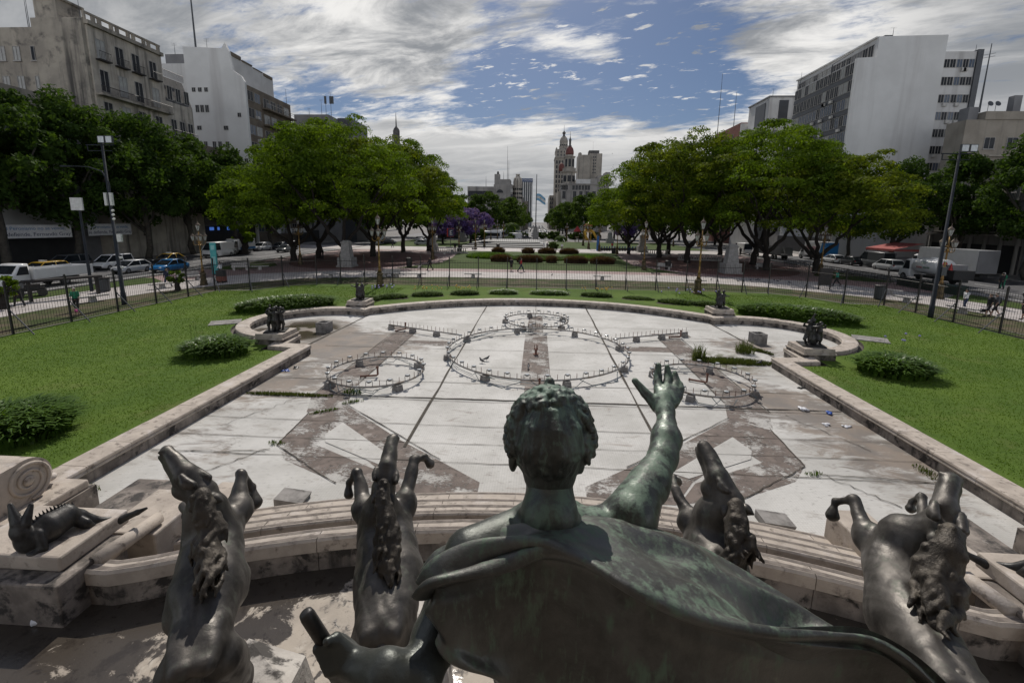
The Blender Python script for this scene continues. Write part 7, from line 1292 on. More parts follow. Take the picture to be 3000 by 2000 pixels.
t = thing('domed_building', 'round-cornered stone building with grey ribbed dome, left of the striped tower', 'building', (-16, 345, 0)); lo = tuple(t.location); mb = M(); kd = D4/1311; mb.lathe([(13*kd, 0), (13*kd, fz(545, D4)), (14*kd, fz(543, D4)), (13*kd, fz(541, D4)), (13.2*kd, fz(530, D4)), (11.5*kd, fz(520, D4)), (7.5*kd, fz(515.5, D4)), (5.5*kd, fz(515, D4)), (5.5*kd, fz(509.5, D4)), (6.5*kd, fz(509, D4)), (6.5*kd, fz(507.6, D4)), (2*kd, fz(507, D4))], 14, (fx(1514, D4), D4+8, 0)); mk('dome_tower', mb, m_b1f, t, False, lo); blk(t, 'wall', 1508, 1530, 575, D4+10, 30, m_stn); blk(t, 'side_wall', 1528, 1545, 590, D4+40, 30, m_b1)
for a in range(-3, 4): aa = a*.42; mb2 = M(); [mb2.box(-.5, .5, -.12, .1, fz(556+13*j, D4), fz(550+13*j, D4)) for j in range(3)]; mb2.xf(Matrix.Translation((fx(1514, D4)-lo[0]+math.sin(aa)*13*kd, D4+8-lo[1]-math.cos(aa)*13*kd, 0)) @ Matrix.Rotation(aa, 4, 'Z')); mk('window', mb2, m_gl, t)
D5 = 600
t = thing('office_tower', 'distant dark glass tower with white vertical stripes and blue sign band, left of the flagpole', 'building', (-18, 610, 0)); lo = tuple(t.location); blk(t, 'wall', 1527, 1558, 533, D5, 24, m_dkp); blk(t, 'sign_band', 1526.5, 1558.5, 523, D5-.5, 25, sm('navy_sign_band', (.03, .06, .16), (.02, .05, .13), .2, .5), fz(533, D5)+.01)
for i in range(5): x = fx(1532+i*6.2, D5); bpart(t, 'white_fin', x-.45, x+.45, D5-.6, D5-.01, 0, fz(533.5, D5), m_wh)
text('sign_letters', 'PATAGONIA', 3.0, m_whbox, t, (fx(1542, D5)-lo[0], D5-.6-lo[1], fz(528, D5)), RX, .05)
t = thing('tower_spire', 'slim distant spire poking above the left tree crowns', 'spire', (fx(1169, 300), 300, 0)); mb = M(); mb.lathe([(2.2, 0), (2.2, fz(384, 300)), (1.6, fz(378, 300)), (.7, fz(373, 300)), (.45, fz(370, 300)), (.1, fz(330, 300))], 8); mk('spire', mb, m_b2, t)
# ------------------------------------------------------------- vehicles (built facing +x, then turned)
def paint(name, c, rough=.28): 
    m = sm(name, c, tuple(x*.92 for x in c), 1.5, rough, .0, spec=.6); return m
m_tyre = sm('tyre_rubber', (.018, .018, .018), (.028, .027, .026), 8, .85); m_rim = sm('wheel_rim', (.30, .30, .31), (.2, .2, .21), 8, .35, .6); m_cgl = sm('car_glass', (.014, .017, .02), (.024, .028, .032), 2, .08, spec=.3); m_lt = sm('headlight_glass', (.62, .62, .6), (.5, .5, .5), 8, .15); m_tl = sm('tail_light', (.35, .02, .02), (.28, .015, .015), 8, .2); m_trim = sm('black_trim', (.02, .02, .021), (.028, .028, .028), 6, .6)
CW, CS, CB, CD, CY_, CBL = paint('white_paint', (.66, .66, .66)), paint('silver_paint', (.42, .43, .44), .3), paint('black_paint', (.022, .022, .024)), paint('dark_grey_paint', (.075, .08, .085)), paint('taxi_yellow', (.55, .33, .02)), paint('bright_blue_paint', (.02, .15, .36))
def wheel(t, x, y, r, w=.2):
    s = 1 if y > 0 else -1; mb = M(); mb.tube([(x, y-s*w, r), (x, y-s*w*.95, r), (x, y-s*.02, r), (x, y, r)], [r*.9, r, r, r*.9], 16); wo = mk('wheel', mb, m_tyre, t, False); mb = M(); mb.tube([(x, y-s*.01, r), (x, y+s*.012, r)], [r*.62, r*.55], 10); mk('rim', mb, m_rim, wo)
def hullx(sec, ns):
    """loft of rounded cross sections: (x, half width, z low, z high)"""
    mb = M(); vs = []; k = 10
    for x, w, z0, z1 in sec:
        b = min(.09, (z1-z0)*.25, w*.25); vs += [(x, -w+b, z0), (x, w-b, z0), (x, w, z0+b), (x, w, (z0+z1)/2), (x, w*.97, z1-b), (x, w*.97-b, z1), (x, -w*.97+b, z1), (x, -w*.97, z1-b), (x, -w, (z0+z1)/2), (x, -w, z0+b)]
    n = len(sec); mb.add(vs, [(i*k+j, i*k+(j+1) % k, (i+1)*k+(j+1) % k, (i+1)*k+j) for i in range(n-1) for j in range(k)]+[tuple(range(k)), tuple(range((n-1)*k, n*k))]); return mb
def car(lb, cat, loc, rz, col_, kind='hatch', roofcol=None, group='cars and vans on the side streets', name='car'):
    t = thing(name, lb, cat, loc, rz, group)
    L, Wd, bh, rh, prof = {'hatch': (4.0, .86, .92, 1.48, ((1.0, .45), (.35, 1), (-1.25, 1), (-1.85, .25))), 'sedan': (4.45, .87, .90, 1.45, ((.95, .4), (.3, 1), (-.95, 1), (-1.65, .15))), 'suv': (4.3, .90, 1.02, 1.66, ((1.05, .4), (.5, 1), (-1.7, 1), (-2.05, .3))), 'van': (4.2, .88, 1.05, 1.82, ((1.35, .25), (.65, 1), (-1.95, 1), (-2.08, .3))), 'bigvan': (5.6, 1.0, 1.25, 2.5, ((2.35, .1), (1.55, 1), (-2.72, 1), (-2.78, .2)))}[kind]
    h = L/2; b = hullx([(h, Wd*.72, .42, bh*.62), (h-.12, Wd*.9, .28, bh*.78), (h-.55, Wd, .22, bh*.90), (prof[0][0]+.1, Wd, .2, bh*1.0), (0, Wd, .2, bh*1.02), (-h*.7, Wd, .2, bh*1.02), (-h+.15, Wd*.96, .28, bh), (-h, Wd*.86, .4, bh*.85)], 8); mk('body', b, col_, t, True)
    g = [(x, z) for x, z in prof]; mb = M(); vs = []; w1, w0 = Wd*.78, Wd*.94
    for x, f in g: w = w0+(w1-w0)*f; z = bh*.98+(rh-.06-bh*.98)*f; vs += [(x, -w, z), (x, w, z)]
    base = [(g[0][0]+.35*(kind != 'bigvan'), bh*.95), (g[-1][0]-.12, bh*.95)]
    for x, z in base: vs += [(x, -w0, z), (x, w0, z)]
    mb.add(vs, [(0, 1, 3, 2), (2, 3, 5, 4), (4, 5, 7, 6), (8, 9, 1, 0), (6, 7, 11, 10), (8, 0, 2, 4, 6, 10), (9, 11, 7, 5, 3, 1), (8, 10, 11, 9)]); mk('windows', mb, m_cgl, t)
    rc = roofcol or col_; mb = hullx([(g[1][0]+.12, w1*.9, rh-.10, rh-.05), (g[1][0]-.1, w1*1.02, rh-.10, rh), (g[2][0]+.1, w1*1.02, rh-.10, rh), (g[2][0]-.1, w1*.9, rh-.12, rh-.05)], 4); mk('roof', mb, rc, t, True)
    mb = M()
    for s in (-1, 1):
        for xa, za, xb, zb in ((g[0][0]+.3, bh*.97, g[1][0], rh-.06), ((g[1][0]+g[2][0])/2, bh, (g[1][0]+g[2][0])/2, rh-.06), (g[3][0]-.05, bh, g[2][0], rh-.06)): mb.tube([(xa, s*w0*1.0, za), (xb, s*w1*1.02, zb)], .045, 4)
    if kind in ('bigvan',): [mb.box(-2.74, .55, min(s*w1, s*(w0+.03)), max(s*w1, s*(w0+.03)), bh*.98, rh-.10) for s in (-1, 1)]
    mk('pillars', mb, rc, t)
    for s in (-1, 1):
        mb = M(); mb.ell((h-.14, s*Wd*.66, bh*.70), (.14, .17, .09), 8, 5); mk('headlight', mb, m_lt, t); mb = M(); mb.ell((-h+.06, s*Wd*.76, bh*.80), (.08, .12, .14), 8, 5); mk('tail_light', mb, m_tl, t)
        for x in (h*.64, -h*.62): wheel(t, x, s*(Wd+.01), .32 if kind != 'bigvan' else .36)
    mb = M(); mb.box(h-.06, h+.02, -Wd*.6, Wd*.6, .3, bh*.5); mk('grille', mb, m_trim, t)
    if kind == 'taxi': pass
    return t
def roofsign(t, z):
    mb = M(); mb.boxr((0, 0, z), (.25, .7, .18)); mk('taxi_sign', mb, m_lt, t)
DN = -math.pi/2; UP = math.pi/2
CARS = [('hatch', CS, None, (-48.0, 50.3), DN, 'silver hatchback on the left road, right of the floodlight pole', 'car'), ('sedan', CBL, None, (-44.9, 52.3), DN, 'bright blue saloon on the left road behind the sapling', 'car'), ('suv', CB, CY_, (-52.8, 45.0), DN, 'black and yellow taxi behind the white flatbed truck', 'taxi'), ('sedan', CB, CY_, (-52.3, 61), DN, 'black and yellow taxi farther up the left road beyond the blue saloon', 'taxi'), ('van', CD, None, (-57.6, 52), DN, 'dark van parked by the hoarding under the white banner', 'van'), ('van', CW, None, (-53.4, 53.5), DN, 'small white van between the sign post and floodlight pole', 'van'), ('bigvan', CW, None, (-53.8, 73), DN, 'large white van beyond the turquoise totem', 'van'), ('suv', CW, None, (-56.2, 89), DN, 'small white off-roader with lit-looking headlights beyond the large white van', 'car'), ('sedan', CD, None, (-55.5, 94.5), DN, 'dark grey saloon beyond the small white off-roader', 'car'), ('van', CW, None, (-52.5, 93), DN, 'small white van behind the leaning trunk, left street', 'van'), ('sedan', CD, None, (-49.5, 86), DN, 'dark saloon seen between left trunks', 'car'), ('bigvan', CW, None, (-44, 122), DN, 'white van beyond the left court between trunks', 'van'), ('hatch', CW, None, (-33, 126), DN, 'white hatchback behind the left trunks', 'car'),
        ('sedan', CS, None, (-30.3, 118), 0, 'silver saloon crossing beyond the left court', 'car'), ('hatch', CB, None, (-40.5, 121), 0, 'black hatchback beyond the left court', 'car'), ('hatch', CW, None, (-36.5, 140), 0, 'white hatchback far behind the subway sign', 'car'), ('suv', CD, None, (-19, 146), DN, 'dark off-roader left of the pool terrace', 'car'), ('bigvan', CW, None, (-8.3, 160), 3.1, 'white minibus right of the grey coach', 'van'), ('sedan', CB, None, (-4.3, 168), 0, 'black saloon at the avenue mouth left of the flagpole', 'car'), ('bigvan', CB, None, (-7, 172), 0, 'black van behind the low palm left of the flagpole', 'van'),
        ('suv', CS, None, (52.8, 70.5), UP, 'silver estate car on the right road', 'car'), ('hatch', CW, None, (52.4, 82.5), UP, 'white hatchback ahead of the dark van on the right road', 'car'), ('hatch', CB, None, (52.8, 78.5), UP, 'black hatchback between white car and dark van, right road', 'car'), ('bigvan', CD, None, (54.2, 75.0), UP, 'dark grey van under the red awning on the right road', 'van'), ('bigvan', CW, None, (45.6, 103), UP, 'white van between trunks, far right road', 'van'), ('sedan', CB, None, (45.8, 41.5), UP, 'black saloon entering at the right picture edge', 'car')]
for kd, c_, rc, (x, y), rz, lb, cat in CARS:
    t = car(lb, cat, (x, y, .35), rz, c_, kind=kd, roofcol=rc, name='van' if 'van' in kd else ('taxi' if cat == 'taxi' else 'car'))
    if cat == 'taxi': roofsign(t, 1.66 if kd == 'suv' else 1.45)
# traffic far down the avenue: two small shared cars
far0 = None
for i in range(30):
    y = 190+i*13+random.uniform(-3, 3); x = (-5.6, -2.2, 1.4, 4.8)[i % 4]+random.uniform(-.4, .4)
    lb = 'small car in the distant avenue traffic'
    if far0 is None: far0 = car(lb, 'car', (x, y, .37), DN, CW, 'suv', group='distant avenue traffic'); cur = far0
    else:
        cur = dup(far0, (x, y, .37), DN, lb, 'distant avenue traffic')
        c_ = (CW, CS, CD, CB, CW, CS)[i % 6]
        for ch in cur.children:
            if ch.name.split('.')[0] in ('body', 'roof', 'pillars'): ch.material_slots[0].link = 'OBJECT'; ch.material_slots[0].material = c_
def truck_base(t, L, cabx, cabc, h=2.3, wd=1.05):
    mb = hullx([(cabx+1.75, wd*.88, .5, 1.15), (cabx+1.6, wd, .4, 1.35), (cabx+1.25, wd, .4, 1.5), (cabx+.75, wd*.96, .4, h-.1), (cabx+.5, wd*.94, .4, h), (cabx, wd*.94, .4, h), (cabx-.02, wd*.9, .5, h-.1)], 7); mk('cab', mb, cabc, t, True)
    mb = M(); mb.add([(cabx+1.30, -wd*.84, 1.46), (cabx+1.30, wd*.84, 1.46), (cabx+.80, wd*.82, h-.16), (cabx+.80, -wd*.82, h-.16)], [(0, 1, 2, 3)]); mb.xf(Matrix.Translation((.035, 0, .02))); mk('windscreen', mb, m_cgl, t)
    for s in (-1, 1):
        mb = M(); mb.prism([(cabx+.1, 1.35), (cabx+1.1, 1.35), (cabx+.72, h-.22), (cabx+.15, h-.22)], s*wd*.98-.01, s*wd*.98+.01, 'y'); mk('side_window', mb, m_cgl, t); mb = M(); mb.ell((cabx+1.68, s*wd*.72, .95), (.09, .16, .11), 8, 5); mk('headlight', mb, m_lt, t)
        for x in (cabx+.9, cabx-L*.62): wheel(t, x, s*(wd+.0), .42, .26)
    mb = M(); mb.box(cabx-L, cabx+.6, -.45, .45, .45, .72); mk('chassis', mb, m_trim, t)
t = thing('flatbed_truck', 'white flatbed truck with long low-sided bed behind the left fence', 'truck', (-46.2, 39.3, .35), DN); truck_base(t, 4.8, 2.0, CW)
mb = M(); mb.box(-3.6, 1.75, -1.1, 1.1, .85, .97); [mb.box(-3.6, 1.75, s*1.1-.03, s*1.1+.03, .973, 1.75) for s in (-1, 1)]; mb.box(-3.63, -3.57, -1.07, 1.07, .973, 1.75); mb.box(1.7, 1.76, -1.07, 1.07, .973, 2.0); [mb.box(-3.6+k*1.7, -3.5+k*1.7, s*1.14-.02, s*1.14+.02, .9, 1.8) for k in range(4) for s in (-1, 1)]; mk('bed', mb, CW, t)
t = thing('tank_truck', 'white tank truck lettered zonaverde behind the right fence', 'truck', (47.3, 55.6, .35), UP); truck_base(t, 6.2, 2.6, CW, 2.6); mb = M(); k = 16; vs = []
for x, r_ in ((2.3, .55), (2.2, .95), (2.0, 1.05), (-1.0, 1.05), (-1.2, .95), (-1.3, .55)): vs += [(x, 1.18*r_*math.cos(2*math.pi*j/k), 1.85+.92*r_*math.sin(2*math.pi*j/k)) for j in range(k)]
mb.add(vs, [(i*k+j, i*k+(j+1) % k, (i+1)*k+(j+1) % k, (i+1)*k+j) for i in range(5) for j in range(k)]+[tuple(range(k)), tuple(range(5*k, 6*k))]); tk = mk('tank', mb, CW, t, True); mb = M(); mb.lathe([(.35, 0), (.35, .12), (.25, .16)], 10, (.6, 0, 2.78)); mk('hatch', mb, CW, t)
text('lettering', 'zona', .42, m_red, t, (1.05, 1.242, 1.78), (math.pi/2, 0, math.pi), .008); text('lettering', 'verde', .42, sm('sign_green', (.02, .13, .06), (.02, .11, .05), 4), t, (.05, 1.242, 1.78), (math.pi/2, 0, math.pi), .008)
mb = M()
for x in (.72, .42): mb.tube([(x+.15*math.cos(a), 1.16-.0*a, 2.32+.12*math.sin(a)) for a in np.linspace(0, 6.28, 16)[:-1]], .022, 5, closed=True)
mk('emblem', mb, sm('sign_green', (.02, .13, .06)), t)
mb = M(); mb.box(-3.5, -1.45, -1.1, 1.1, .75, 1.75); mk('equipment_bay', mb, m_trim, t); mb = M(); mb.box(-2.6, -1.5, -1.05, 1.05, 1.753, 2.3); mk('crate', mb, m_gb, t)
for x in (-1.9, -2.7): mb = M(); mb.lathe([(.22, 0), (.2, .04), (.03, .75)], 8, (x, .85, 2.3 if x > -2.6 else 1.75)); o = mk('traffic_cone', mb, m_red, t)
t = thing('box_truck', 'grey-white box truck parked beyond the tank truck', 'truck', (54.9, 63.0, .35), UP); truck_base(t, 8.6, 3.6, CW, 2.7, 1.15); mb = M(); mb.box(-5.2, 3.4, -1.25, 1.25, .95, 3.75); mk('cargo_box', mb, CS, t); mb = M(); mb.box(-5.28, -5.2, -1.2, 1.2, 1.0, 3.7); mk('rear_door', mb, m_gb, t)
t = thing('box_truck', 'white truck lettered CAR-FER with blue corner, right road', 'truck', (53.2, 88.5, .35), UP); truck_base(t, 6.5, 2.6, CW, 2.6, 1.1); mb = M(); mb.box(-3.9, 2.4, -1.2, 1.2, .9, 3.5); mk('cargo_box', mb, CW, t); mb = M(); mb.prism([(-3.9, .92), (-2.2, .92), (-3.0, 3.48), (-3.9, 3.48)], 1.203, 1.215, 'y'); mk('blue_panel', mb, CBL, t); text('lettering', 'CAR-FER', .95, m_red, t, (.2, 1.21, 2.2), (math.pi/2, 0, math.pi), .008); mb = M(); mb.box(-3.93, -3.902, -1.18, 1.18, .95, 3.45); mk('rear_door', mb, CBL, t); text('lettering', 'CAR-FER', .5, m_trim, t, (-3.94, 0, 3.0), (math.pi/2, 0, -math.pi/2), .008)
t = thing('goods_trailer', 'long trailer with pale mesh cages in front of the lettered truck', 'trailer', (46.5, 92, .35), UP); mb = M(); mb.box(-5.5, 5.5, -1.1, 1.1, .8, 1.0); mk('bed', mb, m_trim, t); mb = M(); [mb.box(-5.4+2.75*k, -2.75+2.75*k, s*1.05-.02, s*1.05+.02, 1.003, 2.3) for k in range(4) for s in (-1, 1)]; mk('mesh_side', mb, m_gb, t)
for x in (-3.5, -2.4, 3.6):
    for s in (-1, 1): wheel(t, x, s*1.1, .42, .25)
t = thing('armoured_truck', 'white and blue security truck behind the large white van', 'truck', (-54.5, 79.5, .35), DN); truck_base(t, 4.8, 1.8, CW, 2.6); mb = M(); mb.box(-3.0, 1.6, -1.15, 1.15, .9, 2.75); mk('cargo_box', mb, CW, t); mb = M(); mb.box(-3.01, 1.4, 1.152, 1.165, .9, 1.3); mk('blue_band', mb, CBL, t); mb = M(); mb.box(-2.3, -1.0, 1.152, 1.163, 2.0, 2.35); mk('blue_mark', mb, CBL, t)
def coach(lb, loc, rz, c_):
    t = thing('coach', lb, 'coach', loc, rz, 'coaches on the far cross street'); mk('body', hullx([(5.6, 1.15, .5, 3.0), (5.4, 1.25, .4, 3.25), (-5.4, 1.25, .4, 3.25), (-5.6, 1.2, .5, 3.1)], 4), c_, t, True); mb = M(); [mb.box(-5.2, 5.0, s*1.245-.02, s*1.245+.02, 1.55, 2.65) for s in (-1, 1)]; mk('side_windows', mb, m_cgl, t); mb = M(); mb.box(5.52, 5.62, -1.05, 1.05, 1.2, 2.8); mk('windscreen', mb, m_cgl, t)
    for x in (3.6, -3.4):
        for s in (-1, 1): wheel(t, x, s*1.25, .5, .28)
coach('white coach on the cross street below the purple tree', (-17.5, 151, .38), .0, CW); coach('grey coach on the cross street left of the little palm', (-11.8, 166, .38), 0, CS); coach('dark coach partly behind the stone pier left of the white coach', (-29, 156, .38), 0, CB)
# red awning, umbrellas and cafe
t = thing('red_awning', 'faded red awning over the dark van, right street', 'awning', (57.5, 76, .45)); mb = M(); mb.add([(-2.3, -3, 2.9), (2.2, -3, 3.8), (2.2, 3, 3.8), (-2.3, 3, 2.9), (-2.3, -3, 2.55), (-2.3, 3, 2.55)], [(0, 1, 2, 3), (0, 3, 5, 4)]); mb.box(-2.3, 2.2, -3, -2.95, 2.6, 2.9); mk('canopy', mb, sm('faded_red_cloth', (.36, .09, .08), (.26, .05, .045), 2, .85), t); mb = M(); [mb.tube([(-2.2, y, 0), (-2.2, y, 2.9)], .04, 5) for y in (-2.9, 2.9)]; mk('frame', mb, m_grey, t)
u0 = None
for x, y, m_, lb in ((60.5, 70.5, m_red, 'red cafe parasol left of its twin, right sidewalk'), (60.5, 67.8, m_red, 'red cafe parasol between its twin and the white parasol'), (60.3, 65.2, m_whbox, 'white cafe parasol beside the two red ones'), (60.5, 73.2, m_trim, 'dark cafe parasol left of the red ones')):
    t = thing('cafe_parasol', lb, 'parasol', (x, y, .45), 0, 'cafe parasols on the right sidewalk'); mb = M(); mb.tube([(0, 0, 0), (0, 0, 2.5)], .035, 5); mk('pole', mb, m_grey, t); mb = M(); mb.lathe([(1.35, 2.15), (1.3, 2.2), (.05, 2.7)], 8); mk('canopy', mb, m_, t)
# hanging banners with painted letters
for (x, y, z, L, rz), ln1, ln2, lb in (((-62.4, 53.0, 4.9, 7.2, 1.33), 'El Peronismo no se vende,', 'se defiende. Fernando Gray', 'white lettered banner strung between plane trees, left of the sign post'), ((-61.5, 62.0, 5.0, 7.0, 1.62), 'El Peronismo no se vende,', 'se defiende. Fernando Gray', 'white lettered banner strung between plane trees, right of the floodlight pole')):
    t = thing('banner', lb, 'banner', (x, y, z), rz, 'white banners on the left street'); mb = M(); mb.box(-L/2, L/2, -.015, .015, -.8, .8); mk('cloth', mb, sm('white_cloth', (.7, .7, .7)), t); mb = M(); [mb.tube([(s*L/2, 0, z_), (s*(L/2+1.2), 0, z_+.2)], .015, 3) for s in (-1, 1) for z_ in (-.75, .75)]; mk('cords', mb, m_grey, t)
    text('lettering', ln1, .56, CBL, t, (0, -.025, .36), RX, .004); text('lettering', ln2, .62, sm('navy_paint', (.02, .03, .09)), t, (0, -.025, -.36), RX, .004)
# ------------------------------------------------------------- people
m_skin = sm('skin', (.36, .22, .16), (.30, .18, .13), 6, .6); m_hairb = sm('dark_hair', (.02, .015, .012), (.03, .022, .018), 9, .6); m_hairw = sm('white_hair', (.52, .50, .48), (.42, .40, .38), 9, .6)
CLOTH = {k: sm(k+'_cloth', c, tuple(x*.8 for x in c), 5, .85) for k, c in dict(green=(.02, .19, .10), black=(.014, .014, .016), navy=(.018, .026, .06), grey=(.10, .10, .11), white=(.58, .58, .57), red=(.34, .03, .03), blue=(.03, .07, .2), jogger=(.01, .22, .15), khaki=(.11, .10, .07), denim=(.04, .06, .12)).items()}
def person(lb, loc, rz, h, top, bot, stride=.3, arms=((.0, .0), (.0, .0)), hair=m_hairb, shorts=False, bag=None, long=False, lean=0.0, group='people walking in the square'):
    """built facing +x, feet on the ground at the origin"""
    t = thing('person', lb, 'person', loc, rz, group, h/1.75); T = np.array
    hip = .93; sh = T([lean*.5, 0, 1.44]); nk = T([lean*.55, 0, 1.52]); hd = T([lean*.62+.02, 0, 1.645]); feet = (stride*.5, -stride*.5)
    B, C, D = [], [], []
    for s, fx_ in zip((1, -1), feet):
        hp = T([0, .09*s, hip]); kn = T([fx_*.55+.05, .095*s, .50]); an = T([fx_-(.08 if fx_ < 0 else 0), .09*s, .09+(.06 if fx_ < -.1 else 0)]); B += [rcone(hp, kn, .085, .058), rcone(kn, an, .055, .037), rcone(an+[0, 0, -.03], an+[.15, 0, -.055], .042, .035)]
        D += [rcone(hp, kn, .10, .074)]+([] if shorts else [rcone(kn, an+[0, 0, .03], .072, .055)])
    D += [rcone(T([0, -.05, hip+.02]), T([0, .05, hip+.02]), .125, .125)]
    B += [rcone(T([0, 0, hip]), T([lean*.3, 0, 1.2]), .12, .11), rcone(T([lean*.3, -.05, 1.32]), T([lean*.3, .05, 1.32]), .11, .11), rcone(sh+[0, -.15, 0], sh+[0, .15, 0], .06, .06), rcone(sh, nk, .06, .052), elli(hd, (.098, .078, .118)), elli(hd+[.095, 0, -.015], (.02, .014, .02)), elli(hd+[.05, 0, -.085], (.04, .045, .035))]
    C += [rcone(T([0, -.04, hip+.06]), T([lean*.3, -.04, 1.3]), .125, .135), rcone(T([0, .04, hip+.06]), T([lean*.3, .04, 1.3]), .125, .135), rcone(sh+[0, -.15, -.02], sh+[0, .15, -.02], .078, .078)]
    for s, (sw, bend) in zip((1, -1), arms):
        s0 = sh+[0, .19*s, -.02]; el = s0+[math.sin(sw)*.28, .03*s, -math.cos(sw)*.28]; ha = el+[math.sin(sw+bend)*.25, -.01*s, -math.cos(sw+bend)*.25]; B += [rcone(s0, el, .05, .04), rcone(el, ha, .037, .027), rcone(ha, ha+(ha-el)*.32, .032, .02)]; 
        for f in range(4): e_ = ha+(ha-el)*.30+T([0, .012*(f-1.5), 0]); B.append(rcone(e_, e_+(ha-el)*.22+[.01, 0, 0], .0085, .0065, .004))
        C += [rcone(s0, el, .064, .055)]+([rcone(el, ha-(ha-el)*.1, .05, .04)] if long else [])
    sculpt('body', B, .016, m_skin, t, .022); sculpt('top', C, .018, top, t, .03); sculpt('shorts' if shorts else 'trousers', D, .018, bot, t, .03); sculpt('hair', [elli(hd+[-.018, 0, .03], (.10, .088, .105)), elli(hd+[-.05, 0, -.03], (.06, .075, .08))], .016, hair, t, .02)
    if bag == 'backpack': sculpt('backpack', [rcone(T([lean*.3-.2, 0, 1.08]), T([lean*.3-.18, 0, 1.36]), .13, .11)], .025, CLOTH['black'], t, .03)
    sp = [rcone(T([f-(.08 if f < 0 else 0), .09*s, .05+(.06 if f < -.1 else 0)]), T([f+.16-(.08 if f < 0 else 0), .09*s, .035+(.06 if f < -.1 else 0)]), .052, .045) for s, f in zip((1, -1), feet)]; sculpt('shoes', sp, .018, CLOTH['black'], t, .015); return t
K = CLOTH
person('woman with white hair and green top standing behind the left fence', tuple(G(226, 912)), -.9, 1.66, K['green'], K['black'], .2, ((.1, .1), (.35, .3)), m_hairw)
person('person in dark hooded clothes striding at the left picture edge', tuple(G(58, 898)), 2.9, 1.78, K['black'], K['black'], .7, ((-.3, .3), (.3, .6)), long=True, bag=None, lean=.1)
person('man in dark blue walking behind the left fence, before the blue car', tuple(G(492, 840)), -.1, 1.75, K['navy'], K['denim'], .65, ((.3, .2), (-.3, .2)), long=True)
person('person in pale shirt standing beside the turquoise totem', tuple(G(648, 812)), 3.0, 1.72, K['white'], K['black'], .1, ((.2, .9), (.2, .9)), long=True)
person('person in black walking on the left court with a white dog', tuple(G(1260, 792)), 3.0, 1.78, K['black'], K['black'], .6, ((.5, .1), (-.2, .1)), long=True)
person('person in black shorts and hood walking on the path, left of the red shirt', tuple(G(1498, 794)), 1.5, 1.78, K['black'], K['black'], .25, ((.2, .8), (.2, .8)), shorts=True, long=True)
person('person in red shirt with black backpack walking on the path', tuple(G(1526, 797)), .0, 1.82, K['red'], K['navy'], .7, ((.3, .4), (-.3, .3)), bag='backpack')
person('dark figure by the far bench beyond the left court', tuple(G(1333, 736)), 1.4, 1.78, K['black'], K['black'], .3, ((.2, .2), (-.2, .2)), long=True)
person('dark figure standing beside the stone pier behind the left lamp', tuple(G(1262, 739)), 1.6, 1.78, K['black'], K['black'], .1, ((.1, .1), (.1, .1)), long=True)
person('dark figure walking on the pale ground left of the trunk row', tuple(G(1150, 725)), 0.3, 1.75, K['black'], K['navy'], .4, ((.2, .2), (-.2, .2)), long=True)
person('dark figure in the shade beside the leaning left trunk', tuple(G(946, 758)), 1.0, 1.72, K['black'], K['black'], .2, ((.1, .1), (.1, .1)), long=True)
person('person in dark suit walking past the blue bike docks', tuple(G(1843, 747)), -1.5, 1.80, K['navy'], K['black'], .3, ((.2, .1), (-.2, .1)), long=True)
person('person in red top at the blue bike docks', tuple(G(1793, 731)), 1.5, 1.72, K['red'], K['denim'], .1, ((.2, .6), (.2, .6)))
person('person in white at the right end of the pool terrace', tuple(G(1593, 731)), -1.3, 1.78, K['white'], K['white'], .3, ((.2, .2), (-.2, .2)))
person('person in pale grey next to the one in white at the terrace end', tuple(G(1603, 732)), -1.3, 1.74, K['grey'], K['khaki'], .3, ((.2, .2), (-.2, .2)))
person('person in pale shirt in front of the dark bench by the walkway', tuple(G(1646, 735)), -1.5, 1.76, K['white'], K['khaki'], .3, ((.2, .2), (-.2, .2)))
person('runner in green by the black notice board behind the right fence', tuple(G(2450, 838)), 3.0, 1.74, K['jogger'], K['black'], .75, ((.6, 1.2), (-.5, 1.1)), lean=.12)
person('woman in white shirt walking behind the right fence', tuple(G(2824, 908)), 3.2, 1.68, K['white'], K['denim'], .3, ((.4, .5), (-.2, .3)), long=True)
person('man in grey shirt and shorts with backpack behind the right fence', tuple(G(2912, 927)), 3.15, 1.76, K['grey'], K['black'], .75, ((.25, .1), (-.25, .1)), shorts=True, bag='backpack', lean=.08)
person('person in dark clothes carrying a bag beside the backpack man', tuple(G(2893, 926)), 3.15, 1.72, K['black'], K['black'], .5, ((.1, .1), (-.25, .1)), shorts=True)
person('person in dark clothes at the right picture edge with arm reaching forward', tuple(G(2996, 936)), 3.1, 1.76, K['black'], K['black'], .3, ((.6, .9), (-.1, .2)), shorts=True)
person('dark figure by the doorway behind the tank truck', tuple(PY(2938, 815, 50)*1.0)[:2]+(.45,), 1.5, 1.74, K['black'], K['black'], .2, ((.1, .1), (.1, .1)), long=True)
person('worker in green at the rear of the tank truck', (50.4, 51.0, .36), 1.0, 1.74, K['green'], K['green'], .2, ((.2, .6), (.2, .3)), hair=m_hairw)
person('cyclist-like dark figure standing far right of the right pier', tuple(G(2168, 748)), 1.0, 1.7, K['black'], K['black'], .3, ((.3, .3), (.2, .2)), long=True)
mb = M(); mb.tube([(-.28, 0, .16), (-.2, 0, .2), (.2, 0, .2), (.28, 0, .14)], [.06, .14, .13, .05], 10); o = tag(mk('duffel_bag', mb, CLOTH['black'], None, True), 'black duffel bag hanging at the hand of the walkers, right', 'bag'); o.location = G(2880, 917, .55)
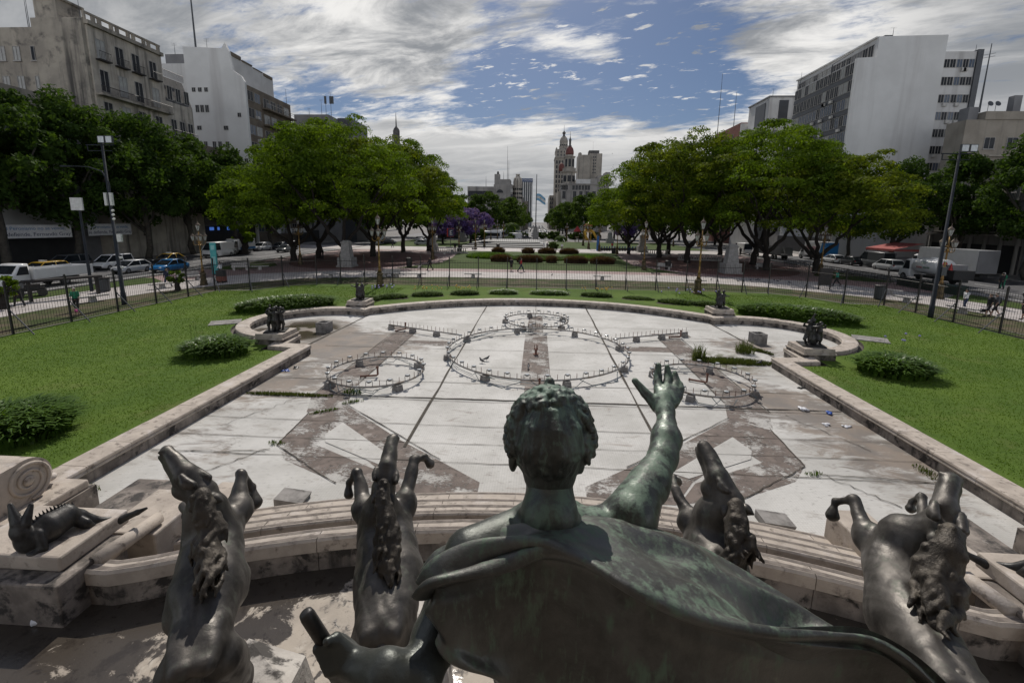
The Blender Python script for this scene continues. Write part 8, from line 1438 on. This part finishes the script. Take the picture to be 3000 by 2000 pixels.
# luggage trolley and dogs
t = thing('hand_cart', 'dark red cart with black load in front of the pale-shirted person', 'cart', tuple(G(650, 828))); mb = M(); mb.boxr((0, 0, .12), (.75, .55, .55)); mk('box', mb, m_rbrick, t); mb = M(); mb.boxr((0, 0, .672), (.72, .52, .6)); mk('load', mb, m_trim, t)
for x in (-.28, .28): mb = M(); mb.tube([(x, -.28, .12), (x, .28, .12)], .12, 8); mk('wheel', mb, m_tyre, t)
def dog(lb, loc, rz, mat, vest=None):
    t = thing('dog', lb, 'dog', loc, rz, 'dogs being walked'); pr = [rcone((-.14, 0, .22), (.12, 0, .24), .075, .09), rcone((.12, 0, .26), (.2, 0, .34), .06, .05), elli((.22, 0, .37), (.06, .05, .05)), rcone((.26, 0, .36), (.33, 0, .345), .03, .02), rcone((-.18, 0, .26), (-.3, 0, .36), .02, .012), rcone((.2, .04, .40), (.18, .055, .45), .02, .008), rcone((.2, -.04, .40), (.18, -.055, .45), .02, .008)]
    for x in (-.15, .12):
        for s in (-1, 1): pr += [rcone((x, .045*s, .2), (x+(.03 if x > 0 else -.035), .045*s, .11), .038, .022), rcone((x+(.03 if x > 0 else -.035), .045*s, .11), (x+.0, .045*s, .02), .02, .018), rcone((x, .045*s, .02), (x+.035, .045*s, .015), .018, .014)]
    sculpt('body', pr, .013, mat, t, .015)
    if vest: sculpt('coat', [rcone((-.10, 0, .235), (.09, 0, .255), .088, .10)], .015, vest, t, .02)
dog('small pale dog in a pink coat at the feet of the woman in green', tuple(G(228, 921)), 3.0, sm('cream_fur', (.34, .26, .18), (.26, .2, .14), 14, .9), sm('pink_cloth', (.42, .06, .19), (.35, .05, .15), 6)); dog('small white dog on the left court beside the person in black', tuple(G(1229, 789)), 1.2, sm('white_fur', (.5, .48, .45), (.4, .38, .36), 14, .9)); list(o for o in col.objects if o.name.startswith('dog.001'))[0].scale = (1.5,)*3
# birds over the right trees
bm_ = M(); bm_.add([(-.16, 0, 0), (.14, 0, .03), (.0, .05, 0), (.0, -.05, 0), (.02, .38, .14), (-.08, .34, .12), (.02, -.38, .14), (-.08, -.34, .12)], [(0, 2, 1), (0, 1, 3), (2, 4, 5), (3, 7, 6), (0, 5, 2), (0, 3, 7)]); bird = None
for i in range(26):
    px, py = (random.uniform(1792, 1845), random.uniform(483, 512)) if i else (1794, 451)
    p = PY(px, py, random.uniform(180, 210))
    if bird is None: bird = mk('flying_bird', bm_, m_pig); o = bird
    else: o = bird.copy(); col.objects.link(o)
    o.location = p; o.rotation_euler = (random.uniform(-.4, .4), random.uniform(-.3, .3), random.uniform(0, 6.28)); o.scale = (1.3,)*3; tag(o, 'small dark bird in the flock over the trees right of the domed building' if i else 'single dark bird flying above the flock, right of the domed building', 'bird', 'birds over the right trees' if i else None)
